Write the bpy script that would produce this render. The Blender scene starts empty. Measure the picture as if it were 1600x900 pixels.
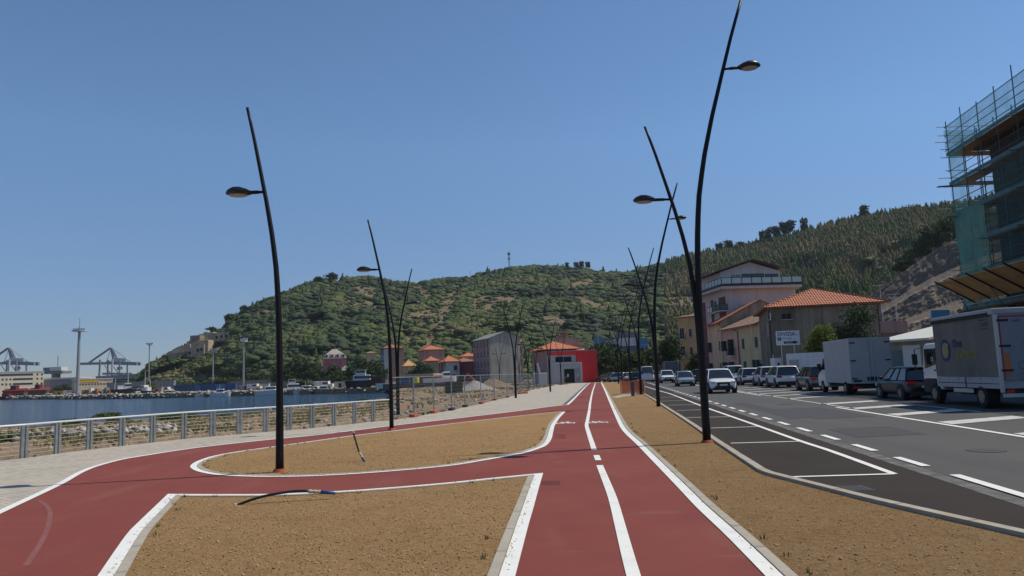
import bpy, bmesh, math, random
import numpy as np
from mathutils import Vector, Matrix

R = math.radians
random.seed(7)
NP = np.random.default_rng(11)
SC = bpy.context.scene
COL = SC.collection

# ------------------------------------------------------------------ camera, sky, sun, exposure
CAM_H, FOC = 1.7, 1150.0
PITCH, ROLL = R(6.76), R(2.0)
cd = bpy.data.cameras.new('camera')
cd.sensor_width = 36.0
cd.lens = 36.0 * FOC / 1600.0
cd.clip_start, cd.clip_end = 0.1, 20000.0
cam = bpy.data.objects.new('camera', cd)
COL.objects.link(cam)
_d = Vector((0, math.cos(PITCH), math.sin(PITCH)))
_r0, _u0 = Vector((1, 0, 0)), Vector((0, -math.sin(PITCH), math.cos(PITCH)))
_r = _r0 * math.cos(ROLL) - _u0 * math.sin(ROLL)
_u = _r0 * math.sin(ROLL) + _u0 * math.cos(ROLL)
EYE = Vector((0, 0, CAM_H))
cam.matrix_world = Matrix((( _r.x, _u.x, -_d.x, 0), (_r.y, _u.y, -_d.y, 0), (_r.z, _u.z, -_d.z, CAM_H), (0, 0, 0, 1)))
SC.camera = cam

SUN_AZ, SUN_EL = R(13), R(55.5)          # azimuth counted from +X (right of the view) towards +Y (ahead)
sun_vec = Vector((math.cos(SUN_AZ) * math.cos(SUN_EL), math.sin(SUN_AZ) * math.cos(SUN_EL), math.sin(SUN_EL)))
sl = bpy.data.lights.new('sun', 'SUN')
sl.energy, sl.angle, sl.color = 4.05, R(0.53), (1.0, 0.935, 0.80)
so = bpy.data.objects.new('sun', sl)
COL.objects.link(so)
so.rotation_euler = (-sun_vec).to_track_quat('-Z', 'Y').to_euler()
so.location = (30, 10, 60)

W = bpy.data.worlds.new('World')
SC.world = W
W.use_nodes = True
nt = W.node_tree
sky = nt.nodes.new('ShaderNodeTexSky')
sky.sky_type = 'NISHITA'
sky.sun_disc = False
sky.sun_elevation = SUN_EL
sky.sun_rotation = math.pi / 2 - SUN_AZ
sky.altitude = 0
sky.air_density, sky.dust_density, sky.ozone_density = 1.0, 0.0, 6.0
bg = nt.nodes['Background']
bg.inputs['Strength'].default_value = 0.112
# painted-in low haze: a colour ramp multiplied over the sky darkens its foot
_tc = nt.nodes.new('ShaderNodeTexCoord'); _sx = nt.nodes.new('ShaderNodeSeparateXYZ'); nt.links.new(_tc.outputs['Generated'], _sx.inputs[0])
_rp = nt.nodes.new('ShaderNodeValToRGB')
_rp.color_ramp.elements[0].position = 0.0; _rp.color_ramp.elements[0].color = (0.45, 0.49, 0.62, 1)
_rp.color_ramp.elements[1].position = 0.30; _rp.color_ramp.elements[1].color = (0.90, 0.99, 1.01, 1)
_e = _rp.color_ramp.elements.new(0.11); _e.color = (0.62, 0.66, 0.76, 1)
nt.links.new(_sx.outputs['Z'], _rp.inputs[0])
_mx = nt.nodes.new('ShaderNodeMix'); _mx.data_type = 'RGBA'; _mx.blend_type = 'MULTIPLY'; _mx.inputs[0].default_value = 1
nt.links.new(sky.outputs[0], _mx.inputs[6]); nt.links.new(_rp.outputs[0], _mx.inputs[7]); nt.links.new(_mx.outputs[2], bg.inputs['Color'])
SC.view_settings.view_transform = 'Standard'
SC.view_settings.look = 'None'
SC.view_settings.gamma = 1
SC.view_settings.use_curve_mapping = False
SC.view_settings.exposure = 0.0
SC.render.engine = 'CYCLES'
SC.cycles.max_bounces = 6
SC.cycles.transparent_max_bounces = 24
SC.cycles.use_adaptive_sampling = True
SC.cycles.use_denoising = True

# ------------------------------------------------------------------ where a point of the photograph stands in the place
def ray(px, py):
    return _d * FOC + _r * (px - 800.0) - _u * (py - 450.0)
def G(px, py, z=0.0):                      # on the level z
    v = ray(px, py)
    t = (z - CAM_H) / v.z
    return Vector((v.x * t, v.y * t, z))
def P(px, py, Y):                          # at the distance Y ahead
    v = ray(px, py)
    return EYE + v * (Y / v.y)
def XY(px, py, Y):
    p = P(px, py, Y)
    return p.x, p.y
ROAD = Vector((0.13, 1.0, 0)).normalized()   # the road and the path run this way
RPERP = Vector((ROAD.y, -ROAD.x, 0))         # to the right of it
ROADANG = math.atan2(-ROAD.x, ROAD.y)        # rotation about z that turns +Y to the road's direction
def RD(off, y, z=0.0):                       # a point at the offset off to the right of the road's axis line
    return Vector((off + 0.13 * y, y, z))

# ------------------------------------------------------------------ materials
MATS = {}
def mat(name, col, rough=0.7, var=0.12, scale=3.0, bump=0.0, bscale=None, metal=0.0, col2=None, spec=0.35, detail=6.0, streak=0.0, coat=0.0, bdist=0.02):
    if name in MATS: return MATS[name]
    m = bpy.data.materials.new(name); m.use_nodes = True
    n, l = m.node_tree.nodes, m.node_tree.links
    b = n['Principled BSDF']
    b.inputs['Roughness'].default_value = rough
    b.inputs['Metallic'].default_value = metal
    b.inputs['Specular IOR Level'].default_value = spec
    if coat: b.inputs['Coat Weight'].default_value = coat; b.inputs['Coat Roughness'].default_value = 0.05
    tc = n.new('ShaderNodeNewGeometry')
    def noise(sc, det=detail, stretch=None):
        t = n.new('ShaderNodeTexNoise'); t.inputs['Scale'].default_value = sc; t.inputs['Detail'].default_value = det
        if stretch:
            mp = n.new('ShaderNodeMapping'); mp.inputs['Scale'].default_value = stretch
            l.new(tc.outputs['Position'], mp.inputs['Vector']); l.new(mp.outputs[0], t.inputs['Vector'])
        else: l.new(tc.outputs['Position'], t.inputs['Vector'])
        return t
    c1 = tuple(max(0.0, x * (1 - var)) for x in col); c2 = tuple(min(1.0, x * (1 + var)) for x in (col2 or col))
    if var > 0 or col2:
        t = noise(scale)
        rp = n.new('ShaderNodeValToRGB'); rp.color_ramp.elements[0].position = 0.32; rp.color_ramp.elements[1].position = 0.68
        rp.color_ramp.elements[0].color = (*c1, 1); rp.color_ramp.elements[1].color = (*c2, 1)
        l.new(t.outputs['Fac'], rp.inputs[0]); out = rp.outputs[0]
        if streak > 0:
            s = noise(1.0, 5, (1.6, 1.6, 0.12))
            r2 = n.new('ShaderNodeValToRGB'); r2.color_ramp.elements[0].position = 0.42; r2.color_ramp.elements[1].position = 0.72
            r2.color_ramp.elements[0].color = (1, 1, 1, 1); r2.color_ramp.elements[1].color = (1 - streak, 1 - streak, 1 - streak * 1.05, 1)
            l.new(s.outputs['Fac'], r2.inputs[0])
            mx = n.new('ShaderNodeMix'); mx.data_type = 'RGBA'; mx.blend_type = 'MULTIPLY'; mx.inputs[0].default_value = 1
            l.new(out, mx.inputs[6]); l.new(r2.outputs[0], mx.inputs[7]); out = mx.outputs[2]
        l.new(out, b.inputs['Base Color'])
    else:
        b.inputs['Base Color'].default_value = (*col, 1)
    if bump:
        t = noise(bscale or scale * 4)
        bp = n.new('ShaderNodeBump'); bp.inputs['Strength'].default_value = bump; bp.inputs['Distance'].default_value = bdist
        l.new(t.outputs['Fac'], bp.inputs['Height']); l.new(bp.outputs[0], b.inputs['Normal'])
    m['bsdf'] = 1
    MATS[name] = m
    return m
def emis(name, col, s):
    m = mat(name, col, var=0)
    b = m.node_tree.nodes['Principled BSDF']
    b.inputs['Emission Color'].default_value = (*col, 1); b.inputs['Emission Strength'].default_value = s
    return m
def glass_mat(name, col=(0.02, 0.025, 0.03), rough=0.06):
    return mat(name, col, rough=rough, var=0, spec=0.7)

# ------------------------------------------------------------------ mesh builder
class MB:
    def __init__(s): s.v, s.f, s.m, s.mi, s.T = [], [], [], 0, None
    def add(s, vs, fs):
        o = len(s.v)
        for p in vs:
            p = Vector(p)
            if s.T is not None: p = s.T @ p
            s.v.append(p[:])
        for f in fs: s.f.append([i + o for i in f]); s.m.append(s.mi)
        return s
    def box(s, x0, x1, y0, y1, z0, z1):
        vs = [(x0,y0,z0),(x1,y0,z0),(x1,y1,z0),(x0,y1,z0),(x0,y0,z1),(x1,y0,z1),(x1,y1,z1),(x0,y1,z1)]
        return s.add(vs, [(0,3,2,1),(4,5,6,7),(0,1,5,4),(1,2,6,5),(2,3,7,6),(3,0,4,7)])
    def cbox(s, c, size):
        return s.box(c[0]-size[0]/2, c[0]+size[0]/2, c[1]-size[1]/2, c[1]+size[1]/2, c[2]-size[2]/2, c[2]+size[2]/2)
    def prism(s, pts, z0, z1):              # pts: 2-D outline counter-clockwise
        n = len(pts)
        vs = [(x, y, z0) for x, y in pts] + [(x, y, z1) for x, y in pts]
        fs = [tuple(range(n - 1, -1, -1)), tuple(range(n, 2 * n))] + [(i, (i + 1) % n, n + (i + 1) % n, n + i) for i in range(n)]
        return s.add(vs, fs)
    def xprism(s, pts, x0, x1):             # outline in (y, z) drawn out along x
        n = len(pts)
        vs = [(x0, y, z) for y, z in pts] + [(x1, y, z) for y, z in pts]
        fs = [tuple(range(n - 1, -1, -1)), tuple(range(n, 2 * n))] + [(i, (i + 1) % n, n + (i + 1) % n, n + i) for i in range(n)]
        return s.add(vs, fs)
    def tube(s, pts, radii, n=10, cap=True):
        pts = [Vector(p) for p in pts]
        if not isinstance(radii, (list, tuple)): radii = [radii] * len(pts)
        vs, fs, prev = [], [], None
        for i, p in enumerate(pts):
            t = (pts[min(i + 1, len(pts) - 1)] - pts[max(i - 1, 0)]).normalized()
            if prev is None:
                a = Vector((0, 0, 1)) if abs(t.z) < 0.9 else Vector((1, 0, 0))
                u = t.cross(a).normalized()
            else:
                u = (prev - t * prev.dot(t)).normalized()
            prev = u
            w = t.cross(u)
            for k in range(n):
                a = 2 * math.pi * k / n
                vs.append(p + (u * math.cos(a) + w * math.sin(a)) * radii[i])
        for i in range(len(pts) - 1):
            for k in range(n):
                fs.append((i*n+k, i*n+(k+1) % n, (i+1)*n+(k+1) % n, (i+1)*n+k))
        if cap:
            fs.append(tuple(range(n - 1, -1, -1))); fs.append(tuple(range((len(pts)-1)*n, len(pts)*n)))
        return s.add(vs, fs)
    def bar(s, a, b, w, h=None):            # square bar between two points
        a, b = Vector(a), Vector(b); h = h or w
        t = (b - a).normalized(); up = Vector((0, 0, 1)) if abs(t.z) < 0.95 else Vector((0, 1, 0))
        u = t.cross(up).normalized(); q = u.cross(t)
        vs = []
        for p in (a, b):
            for x, y in ((-1,-1),(1,-1),(1,1),(-1,1)): vs.append(p + u * x * w / 2 + q * y * h / 2)
        return s.add(vs, [(3,2,1,0),(4,5,6,7),(0,1,5,4),(1,2,6,5),(2,3,7,6),(3,0,4,7)])
    def ellipsoid(s, c, r, seg=14, rings=8, zmin=-1.0):
        vs, fs = [], []
        for i in range(rings + 1):
            th = math.pi * i / rings
            for k in range(seg):
                a = 2 * math.pi * k / seg
                z = max(zmin, math.cos(th))
                vs.append((c[0] + r[0] * math.sin(th) * math.cos(a), c[1] + r[1] * math.sin(th) * math.sin(a), c[2] + r[2] * z))
        for i in range(rings):
            for k in range(seg):
                fs.append((i*seg+k, (i+1)*seg+k, (i+1)*seg+(k+1) % seg, i*seg+(k+1) % seg))
        return s.add(vs, fs)
    def disc(s, c, axis, r, t, n=20):       # a round plate of thickness t
        a = Vector(axis).normalized(); c = Vector(c)
        return s.tube([c - a * t / 2, c + a * t / 2], r, n)
    def build(s, name, mats, parent=None, loc=None, rot=0.0, smooth=False, bevel=0.0, subsurf=0, seg=2):
        me = bpy.data.meshes.new(name)
        me.from_pydata(s.v, [], s.f)
        if not isinstance(mats, (list, tuple)): mats = [mats]
        for m in mats: me.materials.append(m)
        if len(mats) > 1: me.polygons.foreach_set('material_index', s.m)
        if smooth: me.polygons.foreach_set('use_smooth', [True] * len(me.polygons))
        me.update()
        o = bpy.data.objects.new(name, me); COL.objects.link(o)
        if loc is not None: o.location = loc
        if rot: o.rotation_euler.z = rot
        if parent is not None: o.parent = parent
        if bevel:
            b = o.modifiers.new('bevel', 'BEVEL'); b.width = bevel; b.segments = seg; b.limit_method = 'ANGLE'; b.angle_limit = R(40)
        if subsurf:
            q = o.modifiers.new('subsurf', 'SUBSURF'); q.levels = q.render_levels = subsurf
        return o
def np_mesh(name, V, F, mats, parent=None, tint=None, smooth=False):
    V = np.asarray(V, dtype=np.float32); F = np.asarray(F, dtype=np.int32)
    me = bpy.data.meshes.new(name)
    me.vertices.add(len(V)); me.vertices.foreach_set('co', V.ravel())
    k = F.shape[1]
    me.loops.add(F.size); me.loops.foreach_set('vertex_index', F.ravel())
    me.polygons.add(len(F)); me.polygons.foreach_set('loop_start', np.arange(0, F.size, k, dtype=np.int32))
    if smooth: me.polygons.foreach_set('use_smooth', np.ones(len(F), dtype=bool))
    if not isinstance(mats, (list, tuple)): mats = [mats]
    for m in mats: me.materials.append(m)
    if tint is not None:
        at = me.attributes.new('tint', 'FLOAT', 'FACE'); at.data.foreach_set('value', np.asarray(tint, dtype=np.float32))
    me.update(calc_edges=True)
    o = bpy.data.objects.new(name, me); COL.objects.link(o)
    if parent is not None: o.parent = parent
    return o
def tag(o, label=None, cat=None, group=None, kind=None):
    if label: o['label'] = label
    if cat: o['category'] = cat
    if group: o['group'] = group
    if kind: o['kind'] = kind
    return o
def thing(name, label, cat, loc=(0, 0, 0), rot=0.0, group=None):
    o = bpy.data.objects.new(name, None); COL.objects.link(o)
    o.location = loc; o.rotation_euler.z = rot
    o.empty_display_size = 0.3
    return tag(o, label, cat, group)
def kids(o): return [c for c in COL.objects if c.parent == o]
def copy_tree(o, parent=None):
    c = o.copy(); COL.objects.link(c)
    if parent is not None: c.parent = parent
    for ch in kids(o): copy_tree(ch, c)
    return c
def text_part(name, txt, size, m, parent, loc, rot, depth=0.004, xscale=1.0, bold=0.0):
    cu = bpy.data.curves.new(name, 'FONT'); cu.body = txt; cu.size = size; cu.extrude = depth / 2; cu.offset = bold
    cu.align_x = 'CENTER'; cu.align_y = 'CENTER'; cu.resolution_u = 3
    t = bpy.data.objects.new('tmp', cu); COL.objects.link(t)
    bpy.context.view_layer.update()
    me = bpy.data.meshes.new_from_object(t.evaluated_get(bpy.context.evaluated_depsgraph_get()))
    bpy.data.objects.remove(t); bpy.data.curves.remove(cu)
    me.materials.clear(); me.materials.append(m)
    o = bpy.data.objects.new(name, me); COL.objects.link(o)
    o.parent = parent; o.location = loc; o.rotation_euler = rot; o.scale = (xscale, 1, 1)
    return o
def smooth_line(pts, step=0.25, closed=False):  # Catmull-Rom through the points
    pts = [Vector((p[0], p[1])) for p in pts]
    n = len(pts); out = []
    rng = range(n) if closed else range(n - 1)
    for i in rng:
        p1, p2 = pts[i], pts[(i + 1) % n]
        p0 = pts[(i - 1) % n] if closed or i > 0 else p1 * 2 - p2
        p3 = pts[(i + 2) % n] if closed or i + 2 < n else p2 * 2 - p1
        k = max(1, min(12, int((p2 - p1).length / step)))
        for j in range(k):
            t = j / k
            out.append(0.5 * ((2 * p1) + (p2 - p0) * t + (2 * p0 - 5 * p1 + 4 * p2 - p3) * t * t + (3 * p1 - p0 - 3 * p2 + p3) * t ** 3))
    if not closed: out.append(pts[-1])
    return out
def offsets(pts, d, closed=False):              # a parallel line at d to the left of the direction of travel
    n, out = len(pts), []
    for i in range(n):
        a = pts[i - 1] if (i > 0 or closed) else None
        b = pts[(i + 1) % n] if (i < n - 1 or closed) else None
        p = pts[i]
        t1 = (p - a).normalized() if a is not None and (p - a).length > 1e-6 else None
        t2 = (b - p).normalized() if b is not None and (b - p).length > 1e-6 else None
        t1 = t1 or t2; t2 = t2 or t1
        n1, n2 = Vector((-t1.y, t1.x)), Vector((-t2.y, t2.x))
        m = (n1 + n2)
        m = m.normalized() if m.length > 1e-4 else n1
        out.append(p + m * d / max(0.35, m.dot(n1)))
    return out
def ribbon(mb, pts, d0, d1, z, closed=False, z0=None):   # flat strip between two parallels; with z0 a raised kerb
    A, B = offsets(pts, d0, closed), offsets(pts, d1, closed)
    n = len(pts); m = n if closed else n - 1
    if z0 is None:
        mb.add([(p.x, p.y, z) for p in A] + [(p.x, p.y, z) for p in B], [(i, (i + 1) % n, n + (i + 1) % n, n + i) for i in range(m)])
    else:
        vs = [(p.x, p.y, h) for L, h in ((A, z0), (A, z), (B, z), (B, z0)) for p in L]
        fs = []
        for k in range(3):
            fs += [(k*n+i, k*n+(i+1) % n, (k+1)*n+(i+1) % n, (k+1)*n+i) for i in range(m)]
        mb.add(vs, fs)
    return mb
def sheet(name, pts, z, m):
    mb = MB(); mb.add([(p[0], p[1], z) for p in pts], [tuple(range(len(pts)))])
    o = mb.build(name, m); tag(o, kind='structure')
    return o
def px2(lst, z=0.0): return [G(x, y, z).to_2d() for x, y in lst]
def inside(poly, X, Yc):
    c = np.zeros(len(X), bool); n = len(poly); j = n - 1
    for i in range(n):
        xi, yi, xj, yj = poly[i][0], poly[i][1], poly[j][0], poly[j][1]
        with np.errstate(divide='ignore', invalid='ignore'):
            k = ((yi > Yc) != (yj > Yc)) & (X < (xj - xi) * (Yc - yi) / (yj - yi + 1e-12) + xi)
        c ^= k; j = i
    return c
# ------------------------------------------------------------------ ground materials
def node_mat(name):
    m = bpy.data.materials.new(name); m.use_nodes = True
    return m, m.node_tree.nodes, m.node_tree.links, m.node_tree.nodes['Principled BSDF']
def layered(name, base, layers, rough=0.9, bumps=(), spec=0.25):
    """base colour, then layers (scale, detail, lo, hi, colour, amount, stretch) of noise mixed over it"""
    m, n, l, b = node_mat(name)
    g = n.new('ShaderNodeNewGeometry')
    b.inputs['Roughness'].default_value = rough; b.inputs['Specular IOR Level'].default_value = spec
    rgb = n.new('ShaderNodeRGB'); rgb.outputs[0].default_value = (*base, 1); out = rgb.outputs[0]
    def nz(sc, det, stretch=None):
        t = n.new('ShaderNodeTexNoise'); t.inputs['Scale'].default_value = sc; t.inputs['Detail'].default_value = det; t.inputs['Roughness'].default_value = 0.6
        mp = n.new('ShaderNodeMapping'); mp.inputs['Scale'].default_value = stretch or (1, 1, 1); mp.inputs['Rotation'].default_value = (0, 0, -ROADANG)
        l.new(g.outputs['Position'], mp.inputs['Vector']); l.new(mp.outputs[0], t.inputs['Vector'])
        return t.outputs['Fac']
    for sc, det, lo, hi, c, amt, st in layers:
        f = nz(sc, det, st)
        rp = n.new('ShaderNodeMapRange'); rp.inputs['From Min'].default_value = lo; rp.inputs['From Max'].default_value = hi
        rp.inputs['To Max'].default_value = amt; l.new(f, rp.inputs['Value'])
        mx = n.new('ShaderNodeMix'); mx.data_type = 'RGBA'
        l.new(rp.outputs[0], mx.inputs[0]); l.new(out, mx.inputs[6]); mx.inputs[7].default_value = (*c, 1); out = mx.outputs[2]
    l.new(out, b.inputs['Base Color'])
    prev = None
    for sc, det, dist, st in bumps:
        bp = n.new('ShaderNodeBump'); bp.inputs['Strength'].default_value = 1.0; bp.inputs['Distance'].default_value = dist
        l.new(nz(sc, det), bp.inputs['Height'])
        if prev is not None: l.new(prev, bp.inputs['Normal'])
        prev = bp.outputs[0]
    if prev is not None: l.new(prev, b.inputs['Normal'])
    MATS[name] = m
    return m
m_red = layered('red_asphalt', (0.205, 0.046, 0.033), [
    (0.35, 5, 0.35, 0.75, (0.255, 0.072, 0.050), 0.7, None), (2.2, 8, 0.45, 0.8, (0.165, 0.040, 0.037), 0.5, None),
    (0.5, 6, 0.55, 0.85, (0.29, 0.13, 0.09), 0.55, (2.0, 0.35, 1)), (140, 2, 0.55, 0.8, (0.12, 0.028, 0.026), 0.6, None), (0.16, 4, 0.52, 0.72, (0.165, 0.036, 0.034), 0.6, None), (0.9, 7, 0.62, 0.8, (0.33, 0.20, 0.15), 0.45, (0.6, 3.0, 1))], rough=0.82, bumps=[(260, 2, 0.004, None)], spec=0.25)
m_soil = layered('dry_soil', (0.375, 0.222, 0.098), [
    (0.6, 6, 0.35, 0.7, (0.455, 0.288, 0.140), 0.7, None), (9, 8, 0.45, 0.75, (0.24, 0.14, 0.062), 0.7, None), (45, 4, 0.52, 0.66, (0.56, 0.40, 0.21), 0.75, None), (30, 3, 0.58, 0.66, (0.17, 0.095, 0.04), 0.75, None), (1.6, 5, 0.55, 0.7, (0.26, 0.155, 0.07), 0.5, None),
    (22, 5, 0.6, 0.72, (0.17, 0.095, 0.045), 0.6, None)],
    rough=1.0, bumps=[(14, 8, 0.05, None), (60, 5, 0.025, None), (170, 3, 0.01, None)], spec=0.05)
m_soil2 = layered('turned_soil', (0.30, 0.178, 0.082), [
    (0.6, 6, 0.35, 0.7, (0.352, 0.236, 0.122), 0.7, None), (9, 8, 0.45, 0.75, (0.192, 0.112, 0.052), 0.7, None), (45, 4, 0.52, 0.66, (0.448, 0.320, 0.176), 0.75, None), (30, 3, 0.58, 0.66, (0.136, 0.076, 0.034), 0.75, None), (1.6, 5, 0.55, 0.7, (0.208, 0.124, 0.059), 0.5, None),
    (22, 5, 0.6, 0.72, (0.136, 0.076, 0.038), 0.6, None)],
    rough=1.0, bumps=[(14, 8, 0.05, None), (60, 5, 0.025, None), (170, 3, 0.01, None)], spec=0.05)
m_dirt = layered('shore_dirt', (0.25, 0.178, 0.115), [
    (0.06, 6, 0.5, 0.62, (0.145, 0.105, 0.07), 0.75, None),
    (0.12, 6, 0.4, 0.65, (0.33, 0.25, 0.17), 0.8, None), (0.5, 7, 0.5, 0.7, (0.19, 0.15, 0.07), 0.7, None), (3, 8, 0.5, 0.8, (0.14, 0.10, 0.06), 0.6, None), (0.25, 4, 0.58, 0.66, (0.33, 0.20, 0.11), 0.8, None)],
    rough=1.0, bumps=[(1.2, 8, 0.25, None), (9, 6, 0.06, None)], spec=0.05)
m_asph = layered('old_asphalt', (0.075, 0.071, 0.068), [
    (0.25, 6, 0.35, 0.7, (0.097, 0.091, 0.086), 0.8, (2.5, 0.25, 1)), (1.1, 7, 0.5, 0.8, (0.060, 0.059, 0.061), 0.7, (1.8, 0.2, 1)), (120, 2, 0.55, 0.8, (0.15, 0.15, 0.145), 0.35, None)],
    rough=0.82, bumps=[(160, 3, 0.005, None)], spec=0.3)
m_asph2 = layered('new_asphalt', (0.041, 0.033, 0.0285), [
    (0.5, 6, 0.35, 0.75, (0.055, 0.044, 0.038), 0.8, None), (2.5, 7, 0.6, 0.8, (0.075, 0.062, 0.05), 0.35, None), (150, 2, 0.55, 0.8, (0.075, 0.07, 0.065), 0.35, None)],
    rough=0.95, bumps=[(180, 3, 0.006, None)], spec=0.15)
m_white = layered('road_paint', (0.78, 0.76, 0.71), [(2.5, 9, 0.5, 0.75, (0.60, 0.575, 0.54), 0.7, None), (30, 6, 0.58, 0.72, (0.45, 0.42, 0.38), 0.5, None), (60, 3, 0.6, 0.8, (0.62, 0.60, 0.57), 0.4, None)], rough=0.6, bumps=[(200, 2, 0.002, None)])
m_worn = layered('worn_paint', (0.55, 0.54, 0.52), [(3, 8, 0.48, 0.68, (0.2, 0.195, 0.19), 0.65, None)], rough=0.7)
m_kerb = layered('kerb_concrete', (0.40, 0.36, 0.30), [(3, 7, 0.4, 0.7, (0.30, 0.26, 0.20), 0.7, None), (25, 5, 0.55, 0.8, (0.46, 0.43, 0.38), 0.5, None), (0.9, 5, 0.5, 0.7, (0.33, 0.22, 0.12), 0.5, None)], rough=0.9, bumps=[(60, 4, 0.006, None)])

def paving():
    m, n, l, b = node_mat('stone_paving')
    g = n.new('ShaderNodeNewGeometry')
    mp = n.new('ShaderNodeMapping'); mp.inputs['Rotation'].default_value = (0, 0, R(38)); l.new(g.outputs['Position'], mp.inputs['Vector'])
    br = n.new('ShaderNodeTexBrick'); l.new(mp.outputs[0], br.inputs['Vector'])
    br.inputs['Scale'].default_value = 1.0; br.inputs['Brick Width'].default_value = 0.24; br.inputs['Row Height'].default_value = 0.12; br.inputs['Mortar Size'].default_value = 0.006
    br.inputs['Color1'].default_value = (0.47, 0.415, 0.34, 1); br.inputs['Color2'].default_value = (0.36, 0.32, 0.265, 1); br.inputs['Mortar'].default_value = (0.21, 0.19, 0.165, 1)
    t = n.new('ShaderNodeTexNoise'); t.inputs['Scale'].default_value = 0.45; t.inputs['Detail'].default_value = 6; l.new(g.outputs['Position'], t.inputs['Vector'])
    rp = n.new('ShaderNodeMapRange'); rp.inputs['From Min'].default_value = 0.4; rp.inputs['From Max'].default_value = 0.75; rp.inputs['To Max'].default_value = 0.45; l.new(t.outputs['Fac'], rp.inputs['Value'])
    mx = n.new('ShaderNodeMix'); mx.data_type = 'RGBA'; l.new(rp.outputs[0], mx.inputs[0]); l.new(br.outputs[0], mx.inputs[6]); mx.inputs[7].default_value = (0.50, 0.43, 0.335, 1)
    l.new(mx.outputs[2], b.inputs['Base Color']); b.inputs['Roughness'].default_value = 0.85; b.inputs['Specular IOR Level'].default_value = 0.3
    bp = n.new('ShaderNodeBump'); bp.inputs['Distance'].default_value = 0.006; l.new(br.outputs['Fac'], bp.inputs['Height']); bp.invert = True; l.new(bp.outputs[0], b.inputs['Normal'])
    return m
m_pave = paving()
def water_mat():
    m, n, l, b = node_mat('sea_water')
    g = n.new('ShaderNodeNewGeometry')
    b.inputs['Base Color'].default_value = (0.012, 0.055, 0.10, 1); b.inputs['Roughness'].default_value = 0.12; b.inputs['IOR'].default_value = 1.33
    t = n.new('ShaderNodeTexNoise'); t.inputs['Scale'].default_value = 0.03; t.inputs['Detail'].default_value = 5
    mp = n.new('ShaderNodeMapping'); mp.inputs['Scale'].default_value = (0.5, 1.6, 1); l.new(g.outputs['Position'], mp.inputs['Vector']); l.new(mp.outputs[0], t.inputs['Vector'])
    rp = n.new('ShaderNodeValToRGB'); rp.color_ramp.elements[0].position = 0.35; rp.color_ramp.elements[1].position = 0.7
    rp.color_ramp.elements[0].color = (0.004, 0.026, 0.058, 1); rp.color_ramp.elements[1].color = (0.009, 0.045, 0.085, 1)
    l.new(t.outputs['Fac'], rp.inputs[0]); l.new(rp.outputs[0], b.inputs['Base Color'])
    prev = None
    for sc, d in ((0.5, 0.75), (2.2, 0.25)):
        t = n.new('ShaderNodeTexNoise'); t.inputs['Scale'].default_value = sc; t.inputs['Detail'].default_value = 4; l.new(g.outputs['Position'], t.inputs['Vector'])
        bp = n.new('ShaderNodeBump'); bp.inputs['Distance'].default_value = d; l.new(t.outputs['Fac'], bp.inputs['Height'])
        if prev is not None: l.new(prev, bp.inputs['Normal'])
        prev = bp.outputs[0]
    l.new(prev, b.inputs['Normal'])
    return m
m_water = water_mat()

# ------------------------------------------------------------------ traced lines (pixels of the photograph, laid on the ground)
L_outer = [(-160, 878), (0, 801), (50, 777.5), (95, 756), (125, 739), (150, 729), (187, 719), (225, 712.5), (300, 701), (400, 689.5), (500, 679.5), (608, 666), (700, 655.5), (800, 643.5), (860, 635.5), (887, 632.5)]
L_outer2 = [(887, 632.5), (893, 627), (900, 620), (909, 610.5), (918, 601.5), (921.5, 598.2)]
ISLE_TOP = [(882, 643), (872, 643.7), (800, 651.5), (700, 663), (625, 672.5), (550, 681.5), (475, 692), (432, 698), (375, 706), (337, 713), (315, 720), (305, 725.5), (302.5, 730), (309, 735), (325, 739.5), (350, 742.8),
            (387, 744.6), (425, 745.2), (500, 743.7), (600, 737.5), (700, 728.3), (750, 720.5), (795, 712.5), (820, 707.5), (840, 701), (851, 695.5), (858, 686), (861, 675), (864.5, 664), (872.5, 652.5)]
ISLE_BOT = [(166, 900), (207, 837), (225, 817), (250, 792), (268, 774), (300, 774.3), (400, 774.3), (450, 773), (527, 769.5), (600, 764.5), (700, 756), (780, 747.5), (842, 741.5), (835, 762.5), (825, 795), (816, 822.5), (793, 900)]
L_right = [(939.5, 598), (945, 609), (950, 620), (959, 640), (966, 655), (972.5, 667.5), (981, 678), (997.5, 693), (1017.5, 713), (1050, 745.5), (1075, 771), (1097.5, 794), (1140, 833), (1178, 870), (1208, 900)]
L_mid = [(930.5, 598.5), (926.5, 610), (922.7, 627), (921, 640), (918, 657), (916.6, 665), (919.5, 676), (928.5, 703.5)]
L_mid2 = [(931.8, 712), (935, 720)]
L_mid3 = [(937, 727.8), (946, 750), (957.5, 780), (969, 822.5), (980, 865), (990, 901)]
def extend(pts, d, end=True):
    a, b = (pts[-2], pts[-1]) if end else (pts[1], pts[0])
    e = b + (b - a).normalized() * d
    return pts + [e] if end else [e] + pts
w_outer = smooth_line(px2(L_outer)); w_outer2 = smooth_line(px2(L_outer2))
w_isle = smooth_line(px2(ISLE_TOP), 0.2, False)
w_isle.append(px2([ISLE_TOP[0]])[0])
bl = px2(ISLE_BOT)
w_bot = extend(smooth_line(bl[:5]), 4.0, False) + smooth_line(bl[4:13])[1:] + extend(smooth_line(bl[12:]), 4.0)[1:]
w_right = extend(smooth_line(px2(L_right)), 5.0)
w_mid = smooth_line(px2(L_mid)); w_mid2 = px2(L_mid2); w_mid3 = extend(smooth_line(px2(L_mid3)), 5.0)

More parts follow.
